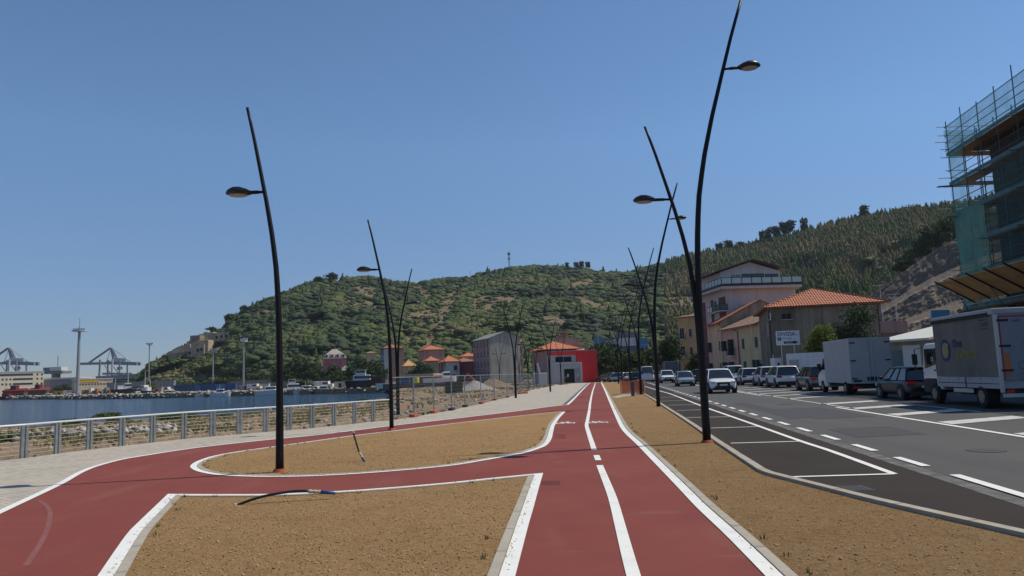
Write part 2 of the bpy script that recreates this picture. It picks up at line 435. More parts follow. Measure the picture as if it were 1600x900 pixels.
# ------------------------------------------------------------------ the ground
ZW = -1.8
FENCE = [G(x, y).to_2d() for x, y in ((-260, 745), (-120, 733), (37, 716), (89, 709), (139, 702.5), (190, 697), (238, 691.5), (287, 686), (332, 682), (374, 678.5), (415, 675), (452, 672), (488, 669), (522, 665.5), (554, 662), (583, 659), (612, 656.5))]
TEMP = [G(x, y).to_2d() for x, y in ((612, 656.5), (647, 651.5), (678, 645.5), (706, 641), (727, 636), (752, 631), (773, 625.5), (793, 621), (812, 615.5), (826, 610.5), (842, 607), (857, 604))]
SHORE_PX = [(-420, 676), (-260, 674), (-120, 672), (37, 668), (100, 665), (150, 661), (200, 657), (250, 654), (300, 651), (350, 648), (400, 645), (440, 641), (480, 637), (520, 632), (560, 628), (590, 624), (612, 620)]
SHORE = [G(x, y, ZW).to_2d() for x, y in SHORE_PX]
FARSH = [G(x, y, ZW).to_2d() for x, y in ((-700, 643), (-300, 631.5), (0, 624.3), (130, 623.8), (250, 622), (380, 618.8), (450, 616.5), (530, 615), (604, 613.2))]
w = sheet('water', [(-2400, -200), (300, -200), (400, 250), (300, 2900), (-2400, 2900)], ZW, m_water)
# shore between the railing and the water
rows = 30; V = []; F = []
f_l = smooth_line(FENCE, 1e9); s_l = SHORE
for i in range(len(FENCE)):
    for j in range(rows):
        t = j / (rows - 1) * 1.04
        p = FENCE[i].lerp(SHORE[i], t)
        h = -0.06 - 1.78 * t ** 0.92 - 3.0 * max(0, t - 0.98)
        V.append((p.x, p.y, h))
def refine_grid(V, ni, nj, ki, kj, amp):
    A = np.array(V).reshape(ni, nj, 3)
    ii = np.linspace(0, ni - 1, (ni - 1) * ki + 1); jj = np.linspace(0, nj - 1, (nj - 1) * kj + 1)
    i0 = np.clip(ii.astype(int), 0, ni - 2); fi = (ii - i0)[:, None, None]
    B = A[i0] * (1 - fi) + A[i0 + 1] * fi
    j0 = np.clip(jj.astype(int), 0, nj - 2); fj = (jj - j0)[None, :, None]
    Cc = B[:, j0] * (1 - fj) + B[:, j0 + 1] * fj
    Cc[1:-1, 2:-1, 2] += NP.normal(0, amp, Cc[1:-1, 2:-1, 2].shape)
    n1, n2 = Cc.shape[:2]
    idx = np.arange(n1 * n2).reshape(n1, n2)
    Fq = np.stack([idx[:-1, :-1], idx[1:, :-1], idx[1:, 1:], idx[:-1, 1:]], -1).reshape(-1, 4)
    return Cc.reshape(-1, 3), Fq
Vn, Fn = refine_grid(V, len(FENCE), rows, 6, 3, 0.07)
o = np_mesh('shore_ground', Vn, Fn, m_dirt); tag(o, kind='structure')
SHORE_PTS = Vn
# the far quay
pts = [(p.x, p.y) for p in FARSH]
mb = MB(); n = len(pts)
mb.add([(x, y, ZW - 0.5) for x, y in pts] + [(x, y, -0.4) for x, y in pts], [(i, i + 1, n + i + 1, n + i) for i in range(n - 1)])
mb.add([(x, y, -0.4) for x, y in pts] + [(500, 290, -0.4), (500, 1500, -0.4), (-1400, 1500, -0.4), (-1400, 700, -0.4)], [tuple(range(n + 4))])
o = mb.build('quay_ground', m_dirt); tag(o, kind='structure')
# building site between the temporary fence and the houses
dirt = [(p.x, p.y) for p in TEMP] + [tuple(G(900, 599).to_2d()), (45, 240), (60, 330)] + [(FARSH[-1].x + 4, FARSH[-1].y + 90)] + [(FARSH[-1].x, FARSH[-1].y), tuple(G(612, 617, ZW).to_2d()), (SHORE[-1].x, SHORE[-1].y)]
edge = [FENCE[-1].lerp(SHORE[-1], t) for t in (0.85, 0.7, 0.55, 0.4, 0.25, 0.1)]
mb = MB(); nd = len(dirt)
mb.add([(x, y, -0.05 if i < nd - 2 else -1.2) for i, (x, y) in enumerate(dirt)] + [(p.x, p.y, -0.2) for p in edge], [tuple(range(nd + len(edge)))])
o = mb.build('site_ground', m_dirt); tag(o, kind='structure')
# paving: promenade
pave = FENCE[0:] + TEMP[1:] + [G(880, 599.3).to_2d(), G(935, 597.4).to_2d(), G(940, 599).to_2d(), G(1010, 650).to_2d(), Vector((6, 3)), Vector((6, -6)), Vector((-14, -6)), Vector((-20, 4))]
sheet('promenade_paving', pave, 0.0, m_pave)
# one wide sheet under everything on the land side
sheet('ground', [(1.0, -30), (700, -30), (700, 900), (45, 900), (14, 130), (6, 60), (4, 30)], -0.03, m_dirt)
# road and parking
kerb_px = [(975, 600.5), (1007, 616), (1050, 642.5), (1084, 664.5), (1119, 688.5), (1153, 711), (1181, 729), (1194, 737.5), (1206, 742.5), (1229, 748.6), (1274, 760), (1360, 782), (1463, 806), (1600, 837)]
w_kerb = extend(smooth_line(px2(kerb_px)), 1.6)
w_kerb = [Vector((0.13 * 260 + 1.0, 260))] + w_kerb
road = [RD(5.0, -12).to_2d(), RD(26, -12).to_2d(), RD(24, 40).to_2d(), RD(22, 80).to_2d(), RD(20, 260).to_2d(), RD(4.0, 260).to_2d()]
sheet('road', road, 0.0, m_asph)
park = w_kerb + [RD(4.72, 5.0).to_2d(), RD(4.72, 15).to_2d(), RD(4.72, 60).to_2d(), RD(4.9, 150).to_2d(), RD(4.0, 258).to_2d()]
sheet('parking_lane', park, 0.004, m_asph2)
# red cycle path, on the paving
redp = w_outer + w_outer2[1:] + list(w_right)
redp = [Vector((w_outer[0].x - 4, w_outer[0].y - 4))] + redp + [Vector((-9, -5))]
sheet('cycle_path', redp, 0.004, m_red)
# planting beds
isle_in = offsets(w_isle, 0.0)
sheet('soil_bed', [Vector(p) for p in isle_in[:-1]], 0.008, m_soil)
sheet('soil_bed', w_bot, 0.008, m_soil)
strip = list(w_right) + [Vector((3.0, -6)), Vector((8.0, -6)), Vector((w_kerb[-1].x + 0.6, w_kerb[-1].y - 4))] + list(reversed(w_kerb[1:]))
strip = [p for p in strip]
sheet('soil_bed', strip, 0.0085, m_soil2)
# white lines, with the thin kerbs beside them
mb = MB()
ribbon(mb, w_outer, -0.065, 0.065, 0.0125); ribbon(mb, w_outer2, -0.07, 0.07, 0.0125)
ribbon(mb, w_isle, -0.065, 0.065, 0.0125)
ribbon(mb, w_bot, -0.07, 0.07, 0.0125)
ribbon(mb, w_right, -0.07, 0.07, 0.0125)
for L in (w_mid, w_mid2, w_mid3): ribbon(mb, L, -0.06, 0.06, 0.0125)
tag(mb.build('path_lines', m_white), kind='structure')
mb = MB()
ribbon(mb, w_right, 0.078, 0.175, 0.022, z0=0.0)
i0 = len(smooth_line(bl[:5])); 
ribbon(mb, w_bot, -0.17, -0.078, 0.02, z0=0.0)
ribbon(mb, w_isle, 0.072, 0.16, 0.02, z0=0.0)
tag(mb.build('path_kerb', m_kerb), kind='structure')
mb = MB(); ribbon(mb, w_kerb, -0.10, 0.03, 0.055, z0=0.0)
tag(mb.build('road_kerb', m_kerb), kind='structure')
mb = MB(); ribbon(mb, w_outer2, 0.09, 0.30, 0.006)
tag(mb.build('drain_gutter', mat('gutter_steel', (0.10, 0.11, 0.10), 0.6)), kind='structure')

# joints between the kerb stones
mb = MB()
def joints(L, d0, d1, z, step):
    A, B = offsets(L, d0), offsets(L, d1); acc = 0
    for i in range(1, len(L)):
        seg = (L[i] - L[i-1]).length; acc += seg
        if acc > step and L[i].length < 40:
            acc = 0; t = (L[i] - L[i-1]).normalized() * .007
            mb.add([(A[i].x - t.x, A[i].y - t.y, z), (A[i].x + t.x, A[i].y + t.y, z), (B[i].x + t.x, B[i].y + t.y, z), (B[i].x - t.x, B[i].y - t.y, z)], [(0, 1, 2, 3)])
joints(w_right, .08, .173, .0235, .95); joints(w_bot, -.168, -.08, .0215, .95); joints(w_isle, .074, .158, .0215, .95); joints(w_kerb, -.098, .028, .0565, .95)
tag(mb.build('kerb_joints', mat('joint_dark', (0.12, 0.10, 0.08), .9)), kind='structure')
# gully grating and manhole covers
m_iron0 = mat('cast_iron', (0.055, 0.05, 0.046), .6, .2, 30)
mb = MB(); c = G(1322, 764)
for k in range(9): mb.cbox((c.x - .25 + k * .062, c.y, .008), (.03, .42, .006))
mb.cbox((c.x, c.y, .0062), (.62, .46, .003)); tag(mb.build('road_gully', m_iron0), kind='structure')
for off, yy in ((6.9, 14.0), (7.6, 33.0)):
    p = RD(off, yy); mb = MB(); mb.tube([(p.x, p.y, .003), (p.x, p.y, .0075)], .33, 24); tag(mb.build('manhole_cover', m_iron0), kind='structure')
# road markings
mb = MB()
def rrib(o0, o1, y0, y1, z=0.0125):
    a, b, c, d = RD(o0, y0), RD(o1, y0), RD(o1, y1), RD(o0, y1)
    mb.add([(p.x, p.y, z) for p in (a, b, c, d)], [(0, 1, 2, 3)])
lp = smooth_line(px2([(1397, 741.5), (1297, 705), (1250, 689.5), (1186, 666.5), (1143, 651.3), (1096, 634.5), (1052, 617.3), (1040, 613.5), (1026, 609.5), (1007, 603.5)]))
ribbon(mb, lp, -0.06, 0.06, 0.0125)
for a, b in (((1229, 746.5), (1397, 741.5)), ((1142, 693.2), (1252, 690.2)), ((1111, 669.5), (1188, 667)), ((1073, 653), (1146, 651.5)), ((1058, 641.8), (1110, 640.2)), ((1042, 633.6), (1092, 632.4)), ((1031, 627), (1075, 626)), ((1022, 621.5), (1058, 620.4))):
    ribbon(mb, px2([a, b]), -0.05, 0.05, 0.013)
y = 12.2
while y < 150:
    rrib(4.94, 5.09, y, y + 1.25); y += 2.33
rrib(4.93, 5.09, 3.0, 11.2)
rrib(8.68, 8.84, 4.0, 29.3)
rrib(8.68, 8.82, 44, 140)
rrib(11.75, 11.85, 24, 30)
for k in range(5):
    yy = 28.0 + k * 0
tag(mb.build('road_lines', m_white), kind='structure')
mb = MB()
for y0 in (15.9, 19.8, 23.6, 27.6, 31.5):
    a, b, c, d = RD(8.95, y0), RD(8.95, y0 + 0.95), RD(11.7, y0 + 2.2), RD(11.7, y0 + 1.25)
    mb.add([(p.x, p.y, 0.0125) for p in (a, b, c, d)], [(0, 3, 2, 1)])
for y0 in (38, 42, 46, 50, 55, 60):
    a, b, c, d = RD(9.0, y0), RD(9.0, y0 + 0.6), RD(12.2, y0 + 2.6), RD(12.2, y0 + 2.0)
    mb.add([(p.x, p.y, 0.0125) for p in (a, b, c, d)], [(0, 3, 2, 1)])
rrib(8.98, 9.12, 28, 70)
tag(mb.build('hatch_markings', m_worn), kind='structure')
# asphalt patches, tar seams
mb = MB()
for o0, o1, y0, y1 in ((5.6, 7.3, 17.3, 20.0), (6.4, 8.3, 23.5, 30), (5.7, 6.4, 24, 36), (7.5, 8.6, 11.0, 13.0)):
    a, b, c, d = RD(o0, y0), RD(o1, y0 + .2), RD(o1, y1), RD(o0, y1 - .3)
    mb.add([(p.x, p.y, 0.005) for p in (a, b, c, d)], [(0, 1, 2, 3)])
tag(mb.build('road_patch', layered('patch_asphalt', (0.06, 0.059, 0.061), [(2, 6, 0.4, 0.7, (0.072, 0.07, 0.07), 0.8, None)], rough=0.8, bumps=[(160, 3, 0.005, None)])), kind='structure')
# pale dust along the joint of the new and the old asphalt
mb = MB(); ribbon(mb, [RD(4.72, y).to_2d() for y in range(3, 60, 3)], -0.16, 0.10, 0.008)
tag(mb.build('road_joint', layered('dusty_asphalt', (0.095, 0.09, 0.085), [(3, 8, 0.42, 0.65, (0.20, 0.19, 0.175), 0.85, None)], rough=0.9)), kind='structure')

# bicycle symbols painted on both lanes
def bike(px, py, s, flip):
    c = G(px, py).to_2d(); mb = MB()
    def loc(x, y): return Vector((c.x + x * s * flip, c.y + y * s * 2.3))
    def circ(x, y, r): return [loc(x + r * math.cos(a), y + r * math.sin(a)) for a in np.linspace(0, 2 * math.pi, 17)]
    for L in (circ(-0.24, -0.1, 0.14), circ(0.24, -0.1, 0.14), [loc(-0.24, -0.1), loc(-0.1, 0.16), loc(0.15, 0.16), loc(0.0, -0.1), loc(-0.24, -0.1)], [loc(-0.12, 0.24), loc(0.0, -0.1)], [loc(0.24, -0.1), loc(0.13, 0.26), loc(0.24, 0.27)], [loc(-0.19, 0.24), loc(-0.06, 0.24)]):
        ribbon(mb, L, -0.03, 0.03, 0.0125)
    tag(mb.build('bicycle_symbol', m_white), kind='structure')
bike(883, 661, 0.82, 1); bike(934, 660, 0.82, -1)
# cross seams and stamped grates in the red asphalt
m_red2 = mat('dark_red_seam', (0.10, 0.022, 0.022), 0.85)
mb = MB()
for (x0, y0, w_, rows_) in ((846, 752, 30, 2), (866, 679, 18, 2)):
    for r in range(rows_):
        for k in range(9):
            a = G(x0 + k * w_ / 9, y0 + r * 3.6); b = G(x0 + (k + .82) * w_ / 9, y0 + r * 3.6 + 2.9)
            mb.add([(a.x, a.y, 0.0085), (b.x, a.y, 0.0085), (b.x, b.y, 0.0085), (a.x, b.y, 0.0085)], [(0, 1, 2, 3)])
tag(mb.build('stamped_grating', m_red2), kind='structure')
mb = MB()
for a, b in (((896, 629), (962, 629.8)), ((908, 641.5), (962, 642)), ((918, 610), (943, 610.5)),):
    ribbon(mb, px2([a, b]), -0.02, 0.02, 0.0085)
tag(mb.build('path_seam', m_red2), kind='structure')
mb = MB(); c0 = [(60, 782), (72, 790), (78, 800), (77, 815), (72, 832), (60, 855), (40, 885)]
ribbon(mb, smooth_line(px2(c0)), -0.03, 0.03, 0.0062)
tag(mb.build('tyre_mark', mat('pale_red_scuff', (0.215, 0.075, 0.066), 0.85)), kind='structure')
# concrete pad in the planting strip
a = [G(955, 621), G(985, 612), G(1003, 613), G(990, 618), G(966, 622)]
sheet('concrete_pad', [p.to_2d() for p in a], 0.018, m_kerb)
# ------------------------------------------------------------------ street lamps
m_black = mat('black_paint', (0.008, 0.0085, 0.009), 0.5, var=0.1, spec=0.22)
m_head = mat('lamp_housing', (0.03, 0.031, 0.033), 0.38, var=0.1, metal=0.3)
m_lens = mat('lamp_lens', (0.30, 0.28, 0.24), 0.3, var=0.05)
m_orange_b = mat('orange_collar', (0.36, 0.085, 0.045), 0.8, .25, 14)
PROF = [(0, 0), (.15, 0.003), (.3, .012), (.4, .035), (.47, .065), (.54, .115), (.625, .225), (.716, .385), (.83, .62), (.92, .81), (1, 1)]
def prof(t):
    for (a, b), (c, d) in zip(PROF, PROF[1:]):
        if t <= c: return b + (d - b) * (t - a) / (c - a)
    return 1.0
def pole_parts(parent, base, h, defl, az, headf, arm, thick=0.065, head=0.56):
    """one curved pole with its lamp, bending towards the azimuth az; base is local to parent"""
    u = Vector((math.cos(az), math.sin(az), 0)); b = Vector(base)
    ts = [i / 22 for i in range(23)]
    pts = [b + Vector((0, 0, h * t)) + u * defl * prof(t) for t in ts]
    rad = [thick * (1.08 - 0.66 * t) for t in ts]
    mb = MB(); mb.tube(pts, rad, 14); pole = mb.build('pole', m_black, parent, smooth=True)
    q = b + Vector((0, 0, h * headf)) + u * defl * prof(headf)
    e = q + u * arm + Vector((0, 0, 0.05 * arm))
    mb = MB(); mb.tube([q - u * 0.03, q.lerp(e, 0.45), q.lerp(e, 0.5), e + u * 0.1], [0.028, 0.028, 0.036, 0.04], 10)
    mb.build('arm', m_black, parent, smooth=True)
    v = Vector((-u.y, u.x, 0))
    c = e + u * (head / 2)
    mb = MB()
    L, Wd = head / 2, head * 0.37
    rings = [(-1.0, .12, 0), (-.85, .45, .2), (-.55, .85, .6), (-.1, 1, .95), (.35, .96, 1), (.75, .66, .7), (.95, .3, .35), (1.0, .08, .1)]
    vs, fs, n = [], [], 12
    for x, w_, hh in rings:
        for k in range(n):
            a = 2 * math.pi * k / n; zz = math.sin(a)
            z = 0.135 * max(hh, .25) * zz if zz > 0 else 0.05 * max(hh, .3) * zz
            vs.append(c + u * (x * L) + v * (math.cos(a) * Wd * w_) + Vector((0, 0, z)))
    for i in range(len(rings) - 1):
        for k in range(n): fs.append((i*n+k, i*n+(k+1) % n, (i+1)*n+(k+1) % n, (i+1)*n+k))
    fs += [tuple(range(n - 1, -1, -1)), tuple(range((len(rings)-1)*n, len(rings)*n))]
    mb.add(vs, fs)
    hd = mb.build('lamp_head', m_head, parent, smooth=True)
    mb = MB(); vs = []
    for k in range(18):
        a = 2 * math.pi * k / 18
        vs.append(c + u * (0.08 * L + math.cos(a) * L * .66) + v * (math.sin(a) * Wd * .7) + Vector((0, 0, -0.053)))
    vs2 = [p + Vector((0, 0, 0.02)) for p in vs]
    mb.add(vs + vs2, [tuple(range(17, -1, -1)), tuple(range(18, 36))] + [(i, (i + 1) % 18, 18 + (i + 1) % 18, 18 + i) for i in range(18)])
    mb.build('lens', m_lens, hd)
LEFT = math.atan2(0.13, -1.0); RIGHT = math.atan2(-0.13, 1.0)
def collar(parent, r=0.12):
    mb = MB(); mb.tube([(0, 0, 0.0), (0, 0, 0.035), (0, 0, 0.07)], [r * 1.15, r, r * 0.85], 14); mb.build('base_collar', m_orange_b, parent)
def single(px, py, h, defl, az, headf, arm, label, group, coll=False, thick=0.065, head=0.56, base=None):
    p = G(px, py) if base is None else base
    t = thing('street_lamp', label, 'street lamp', p, 0, group)
    pole_parts(t, (0, 0, 0), h, defl, az, headf, arm, thick, head)
    if coll: collar(t)
    return t
GP, GR = 'curved lamps along the promenade', 'curved lamps along the road'
single(437, 738, 7.35, 0.72, LEFT, 0.755, 0.26, 'black curved lamp with orange base collar by the rounded end of the soil bed', GP, True, 0.072)
single(612, 672, 7.3, 0.75, LEFT, 0.755, 0.26, 'black curved lamp on the upper rim of the soil bed near the loose black conduit', GP, True, 0.068)
def vee(px, py, label, s=1.0, proto=[]):
    p = G(px, py)
    if not proto:
        t = thing('twin_street_lamp', label, 'street lamp', p, 0, 'forked twin lamps on the promenade')
        pole_parts(t, (-0.02, 0, 0), 7.1, 0.80, LEFT, 0.755, 0.26)
        pole_parts(t, (0.02, 0.02, 0), 7.1, 0.80, RIGHT, 0.755, 0.26)
        proto.append(t)
    else:
        t = copy_tree(proto[0]); t.location = p; t['label'] = label
    return t
vee(622, 648, 'forked twin lamp right behind the end of the steel railing')
vee(806, 622, 'tall forked twin lamp on the paving edge before the grey gabled house')
vee(826, 607.5, 'forked twin lamp behind the orange blocks of the site fence')
vee(838, 603.8, 'forked twin lamp in front of the pink flank of the red pavilion')
vee(860, 612, 'forked twin lamp on open paving before the grey porch of the red pavilion')
vee(877, 601.2, 'forked twin lamp standing at the dark glass door of the pavilion')
vee(849, 595.5, 'small forked twin lamp half hidden beside the white site panel')
vee(812, 600, 'forked twin lamp inside the fenced site by the gabled house corner')
vee(781, 603, 'far forked twin lamp seen against the blank grey house wall')
def road_twin(px, py, label, coll=False, proto=[]):
    p = G(px, py)
    if coll or not proto:
        t = thing('twin_street_lamp', label, 'street lamp', p, 0, GR)
        pole_parts(t, (0, 0, 0), 10.65, 1.5, RIGHT, 0.835, 0.32, 0.085)
        pole_parts(t, (-0.012, 0.03, 0), 7.62, 0.98, LEFT, 0.757, 0.34, 0.072)
        if coll: collar(t, .13)
        else: proto.append(t)
    else:
        t = copy_tree(proto[0]); t.location = p; t['label'] = label
    return t
road_twin(1105, 692, 'tallest forked black lamp with orange collar beside the first parking bays', True)
road_twin(1029, 635.5, 'forked black lamp before the grey bollard, second along the parking bays')
road_twin(1001.7, 616.5, 'forked black lamp beside the orange plastic mesh')
road_twin(985.5, 607, 'forked black lamp just beyond the orange plastic mesh')
road_twin(972.6, 602.5, 'far forked black lamp where the planting strip narrows')
road_twin(966.5, 599.8, 'last forked black lamp near the end of the red path')
# ------------------------------------------------------------------ hills
SKYL = [(-100, 600), (215, 592), (226, 584), (240, 566), (252, 558), (270, 549), (290, 537), (312, 524), (335, 517), (350, 511), (362, 500), (380, 491), (396, 484), (410, 473), (425, 468), (440, 463), (470, 449), (500, 441), (530, 438), (570, 436), (600, 439), (630, 444), (655, 443), (700, 438), (740, 432),
        (780, 425), (800, 421), (840, 418), (880, 420), (920, 422), (960, 427), (985, 429), (1000, 424), (1030, 416), (1060, 411), (1090, 404), (1120, 398), (1160, 391), (1200, 384), (1230, 375), (1260, 368), (1300, 358), (1340, 349), (1390, 339), (1430, 334), (1470, 330), (1510, 325), (1560, 316), (1640, 305), (1900, 290)]
RB = [(-100, 520), (215, 500), (300, 430), (400, 370), (520, 320), (640, 300), (850, 275), (1000, 270), (1100, 200), (1250, 190), (1400, 200), (1900, 200)]
RR = [(-100, 540), (215, 530), (300, 560), (400, 600), (600, 690), (900, 720), (1000, 720), (1200, 620), (1500, 520), (1900, 460)]
def itp(tab, x): return float(np.interp(x, [a for a, _ in tab], [b for _, b in tab]))
def elev(px, py):
    v = ray(px, py); return v.z / math.hypot(v.x, v.y), math.atan2(v.x, v.y)
NC, NRW = 230, 70
cols = np.linspace(150, 1880, NC)
def fbm2(shape, octs, seed):
    rg = np.random.default_rng(seed); out = np.zeros(shape)
    for (a, b), amp in octs:
        g = rg.normal(0, 1, (a + 3, b + 3))
        u = np.linspace(0, a, shape[0]); v = np.linspace(0, b, shape[1])
        i, j = u.astype(int), v.astype(int); fu = (u - i)[:, None]; fv = (v - j)[None, :]
        fu = fu * fu * (3 - 2 * fu); fv = fv * fv * (3 - 2 * fv)
        out += amp * ((g[i][:, j] * (1 - fv) + g[i][:, j + 1] * fv) * (1 - fu) + (g[i + 1][:, j] * (1 - fv) + g[i + 1][:, j + 1] * fv) * fu)
    return out
hn = fbm2((NC, NRW), [((14, 4), 0.6), ((40, 10), 0.35), ((100, 30), 0.2)], 5)
HV = np.zeros((NC, NRW + 3, 3)); HANG = np.zeros((NC, NRW)); HRAD = np.zeros((NC, NRW))
for i, px in enumerate(cols):
    e, az = elev(px, itp(SKYL, px))
    rb, rr = itp(RB, px), itp(RR, px)
    e0 = -2.0 / rb
    for j in range(NRW):
        t = j / (NRW - 1)
        g = 0.15 * t + 0.85 * (1 - (1 - t) ** 1.55)
        ea = e0 + (e - e0) * g
        r = rb + (rr - rb) * t + hn[i, j] * 26 * math.sin(math.pi * t)
        HANG[i, j], HRAD[i, j] = ea, r
        HV[i, j] = (r * math.sin(az), r * math.cos(az), CAM_H + r * ea)
    for k, (dr, f) in enumerate(((40, 0.93), (160, 0.6), (420, -0.02))):
        r = rr + dr
        HV[i, NRW + k] = (r * math.sin(az), r * math.cos(az), (CAM_H + rr * e) * f - 0.5)
idx = np.arange(NC * (NRW + 3)).reshape(NC, NRW + 3)
HF = np.stack([idx[:-1, :-1], idx[1:, :-1], idx[1:, 1:], idx[:-1, 1:]], -1).reshape(-1, 4)
def bare_mask(PX, PY):
    """places with little growth: the track, the dry knoll, the terraces by the fort, the foot of the far side"""
    def seg(x0, y0, x1, y1, w):
        L = math.hypot(x1 - x0, y1 - y0); q = np.clip(((PX - x0) * (x1 - x0) + (PY - y0) * (y1 - y0)) / L ** 2, 0, 1)
        return np.hypot(PX - x0 - q * (x1 - x0), PY - y0 - q * (y1 - y0)) / w
    m = None
    for sgm in ((733, 428, 700, 470, 5), (700, 470, 665, 505, 13), (755, 470, 800, 470, 9), (665, 540, 690, 500, 10), (560, 455, 580, 458, 7), (500, 452, 530, 440, 5), (648, 450, 668, 462, 9), (632, 520, 640, 540, 9), (890, 447, 930, 440, 6), (740, 475, 770, 482, 9), (640, 495, 700, 488, 8),
                (250, 560, 345, 522, 14), (345, 540, 300, 558, 8), (1045, 478, 1085, 472, 12), (985, 452, 1000, 470, 5), (540, 470, 585, 480, 8), (390, 492, 420, 488, 6), (1180, 425, 1260, 420, 3), (905, 470, 935, 480, 6), (855, 500, 880, 505, 6)):
        d = seg(*sgm); m = d if m is None else np.minimum(m, d)
    return m
def to_pixel(X, Y, Z):
    D = np.stack([X, Y, Z - CAM_H], -1); dz = D @ np.array(_d)
    return 800 + FOC * (D @ np.array(_r)) / dz, 450 - FOC * (D @ np.array(_u)) / dz
m_hill, n_, l_, b_ = node_mat('hill_scrub')
_a = n_.new('ShaderNodeAttribute'); _a.attribute_name = 'tint'
_g = n_.new('ShaderNodeNewGeometry')
def _nz(sc):
    t = n_.new('ShaderNodeTexNoise'); t.inputs['Scale'].default_value = sc; t.inputs['Detail'].default_value = 8; l_.new(_g.outputs['Position'], t.inputs['Vector']); return t.outputs['Fac']
_ad = n_.new('ShaderNodeMath'); _ad.operation = 'MULTIPLY_ADD'; l_.new(_nz(0.06), _ad.inputs[0]); _ad.inputs[1].default_value = 0.9; _ad.inputs[2].default_value = -0.45
_a2 = n_.new('ShaderNodeMath'); _a2.operation = 'ADD'; l_.new(_a.outputs['Fac'], _a2.inputs[0]); l_.new(_ad.outputs[0], _a2.inputs[1])
_rp2 = n_.new('ShaderNodeValToRGB'); _rp2.color_ramp.elements[0].position = .25; _rp2.color_ramp.elements[0].color = (0.055, 0.068, 0.034, 1); _rp2.color_ramp.elements[1].position = .8; _rp2.color_ramp.elements[1].color = (0.175, 0.135, 0.085, 1)
l_.new(_a2.outputs[0], _rp2.inputs[0]); l_.new(_rp2.outputs[0], b_.inputs['Base Color']); b_.inputs['Roughness'].default_value = 1; b_.inputs['Specular IOR Level'].default_value = .05
_bp = n_.new('ShaderNodeBump'); _bp.inputs['Distance'].default_value = 1.2; l_.new(_nz(0.3), _bp.inputs['Height']); l_.new(_bp.outputs[0], b_.inputs['Normal'])
_fc = HV.reshape(-1, 3)[HF].mean(1); _px, _py = to_pixel(_fc[:, 0], _fc[:, 1], _fc[:, 2])
o = np_mesh('hills', HV.reshape(-1, 3), HF, m_hill, None, np.clip(1.15 - .55 * bare_mask(_px, _py), .15, 1)); tag(o, kind='structure')
def hill_pt(px, py):
    """the place on the hillside seen at a pixel"""
    e, az = elev(px, py)
    x = np.clip((px - cols[0]) / (cols[1] - cols[0]), 0, NC - 1.001); i = int(x); f = x - i
    ang = HANG[i] * (1 - f) + HANG[i + 1] * f; rad = HRAD[i] * (1 - f) + HRAD[i + 1] * f
    e = min(max(e, ang[0]), ang[-1])
    r = float(np.interp(e, ang, rad))
    return Vector((r * math.sin(az), r * math.cos(az), CAM_H + r * e))

# ------------------------------------------------------------------ leaves
def leaf_mat(name, ramp, trans=0.25, rough=0.75):
    m, n, l, b = node_mat(name)
    a = n.new('ShaderNodeAttribute'); a.attribute_name = 'tint'
    oi = n.new('ShaderNodeObjectInfo')
    ad = n.new('ShaderNodeMath'); ad.operation = 'MULTIPLY_ADD'; l.new(oi.outputs['Random'], ad.inputs[0]); ad.inputs[1].default_value = 0.25; ad.inputs[2].default_value = -0.12
    a2 = n.new('ShaderNodeMath'); a2.operation = 'ADD'; l.new(a.outputs['Fac'], a2.inputs[0]); l.new(ad.outputs[0], a2.inputs[1])
    rp = n.new('ShaderNodeValToRGB')
    while len(rp.color_ramp.elements) < len(ramp): rp.color_ramp.elements.new(0.5)
    for e, (p, c) in zip(rp.color_ramp.elements, ramp): e.position = p; e.color = (*c, 1)
    l.new(a2.outputs[0], rp.inputs[0])
    b.inputs['Roughness'].default_value = rough; b.inputs['Specular IOR Level'].default_value = 0.2
    l.new(rp.outputs[0], b.inputs['Base Color'])
    tr = n.new('ShaderNodeBsdfTranslucent'); l.new(rp.outputs[0], tr.inputs['Color'])
    mx = n.new('ShaderNodeMixShader'); mx.inputs[0].default_value = trans
    l.new(b.outputs[0], mx.inputs[1]); l.new(tr.outputs[0], mx.inputs[2]); l.new(mx.outputs[0], n['Material Output'].inputs['Surface'])
    MATS[name] = m
    return m
m_forest = leaf_mat('forest_leaves', [(0.0, (0.030, 0.044, 0.028)), (0.35, (0.047, 0.064, 0.031)), (0.65, (0.080, 0.112, 0.032)), (0.85, (0.125, 0.125, 0.048)), (1.0, (0.20, 0.155, 0.08))], 0.12)
m_leaf = leaf_mat('broad_leaves', [(0.0, (0.045, 0.072, 0.024)), (0.5, (0.080, 0.115, 0.036)), (1.0, (0.15, 0.18, 0.06))], 0.25)
m_pine = leaf_mat('pine_needles', [(0.0, (0.030, 0.050, 0.022)), (0.5, (0.052, 0.078, 0.030)), (1.0, (0.095, 0.12, 0.044))], 0.15)
m_lime = leaf_mat('bright_leaves', [(0.0, (0.06, 0.09, 0.02)), (0.5, (0.16, 0.19, 0.035)), (1.0, (0.30, 0.30, 0.06))], 0.35)
m_bark = mat('bark', (0.13, 0.095, 0.065), 0.95, var=0.3, scale=6, bump=0.6)
def leaf_cloud(centres, size, rg, flat=0.0):
    """one small randomly turned leaf quad at each centre"""
    n = len(centres)
    a = rg.normal(0, 1, (n, 3)); a[:, 2] += flat * np.sign(rg.normal(0, 1, n)); a /= np.linalg.norm(a, axis=1)[:, None]
    b = rg.normal(0, 1, (n, 3)); b -= a * (a * b).sum(1)[:, None]; b /= np.linalg.norm(b, axis=1)[:, None]
    c = np.cross(a, b)
    s = size * rg.uniform(0.55, 1.25, n)[:, None]
    w = rg.uniform(0.55, 1.0, n)[:, None]
    V = np.stack([centres - b * s, centres + c * s * w * .6, centres + b * s, centres - c * s * w * .6], 1).reshape(-1, 3)
    F = np.arange(4 * n).reshape(n, 4)
    return V, F
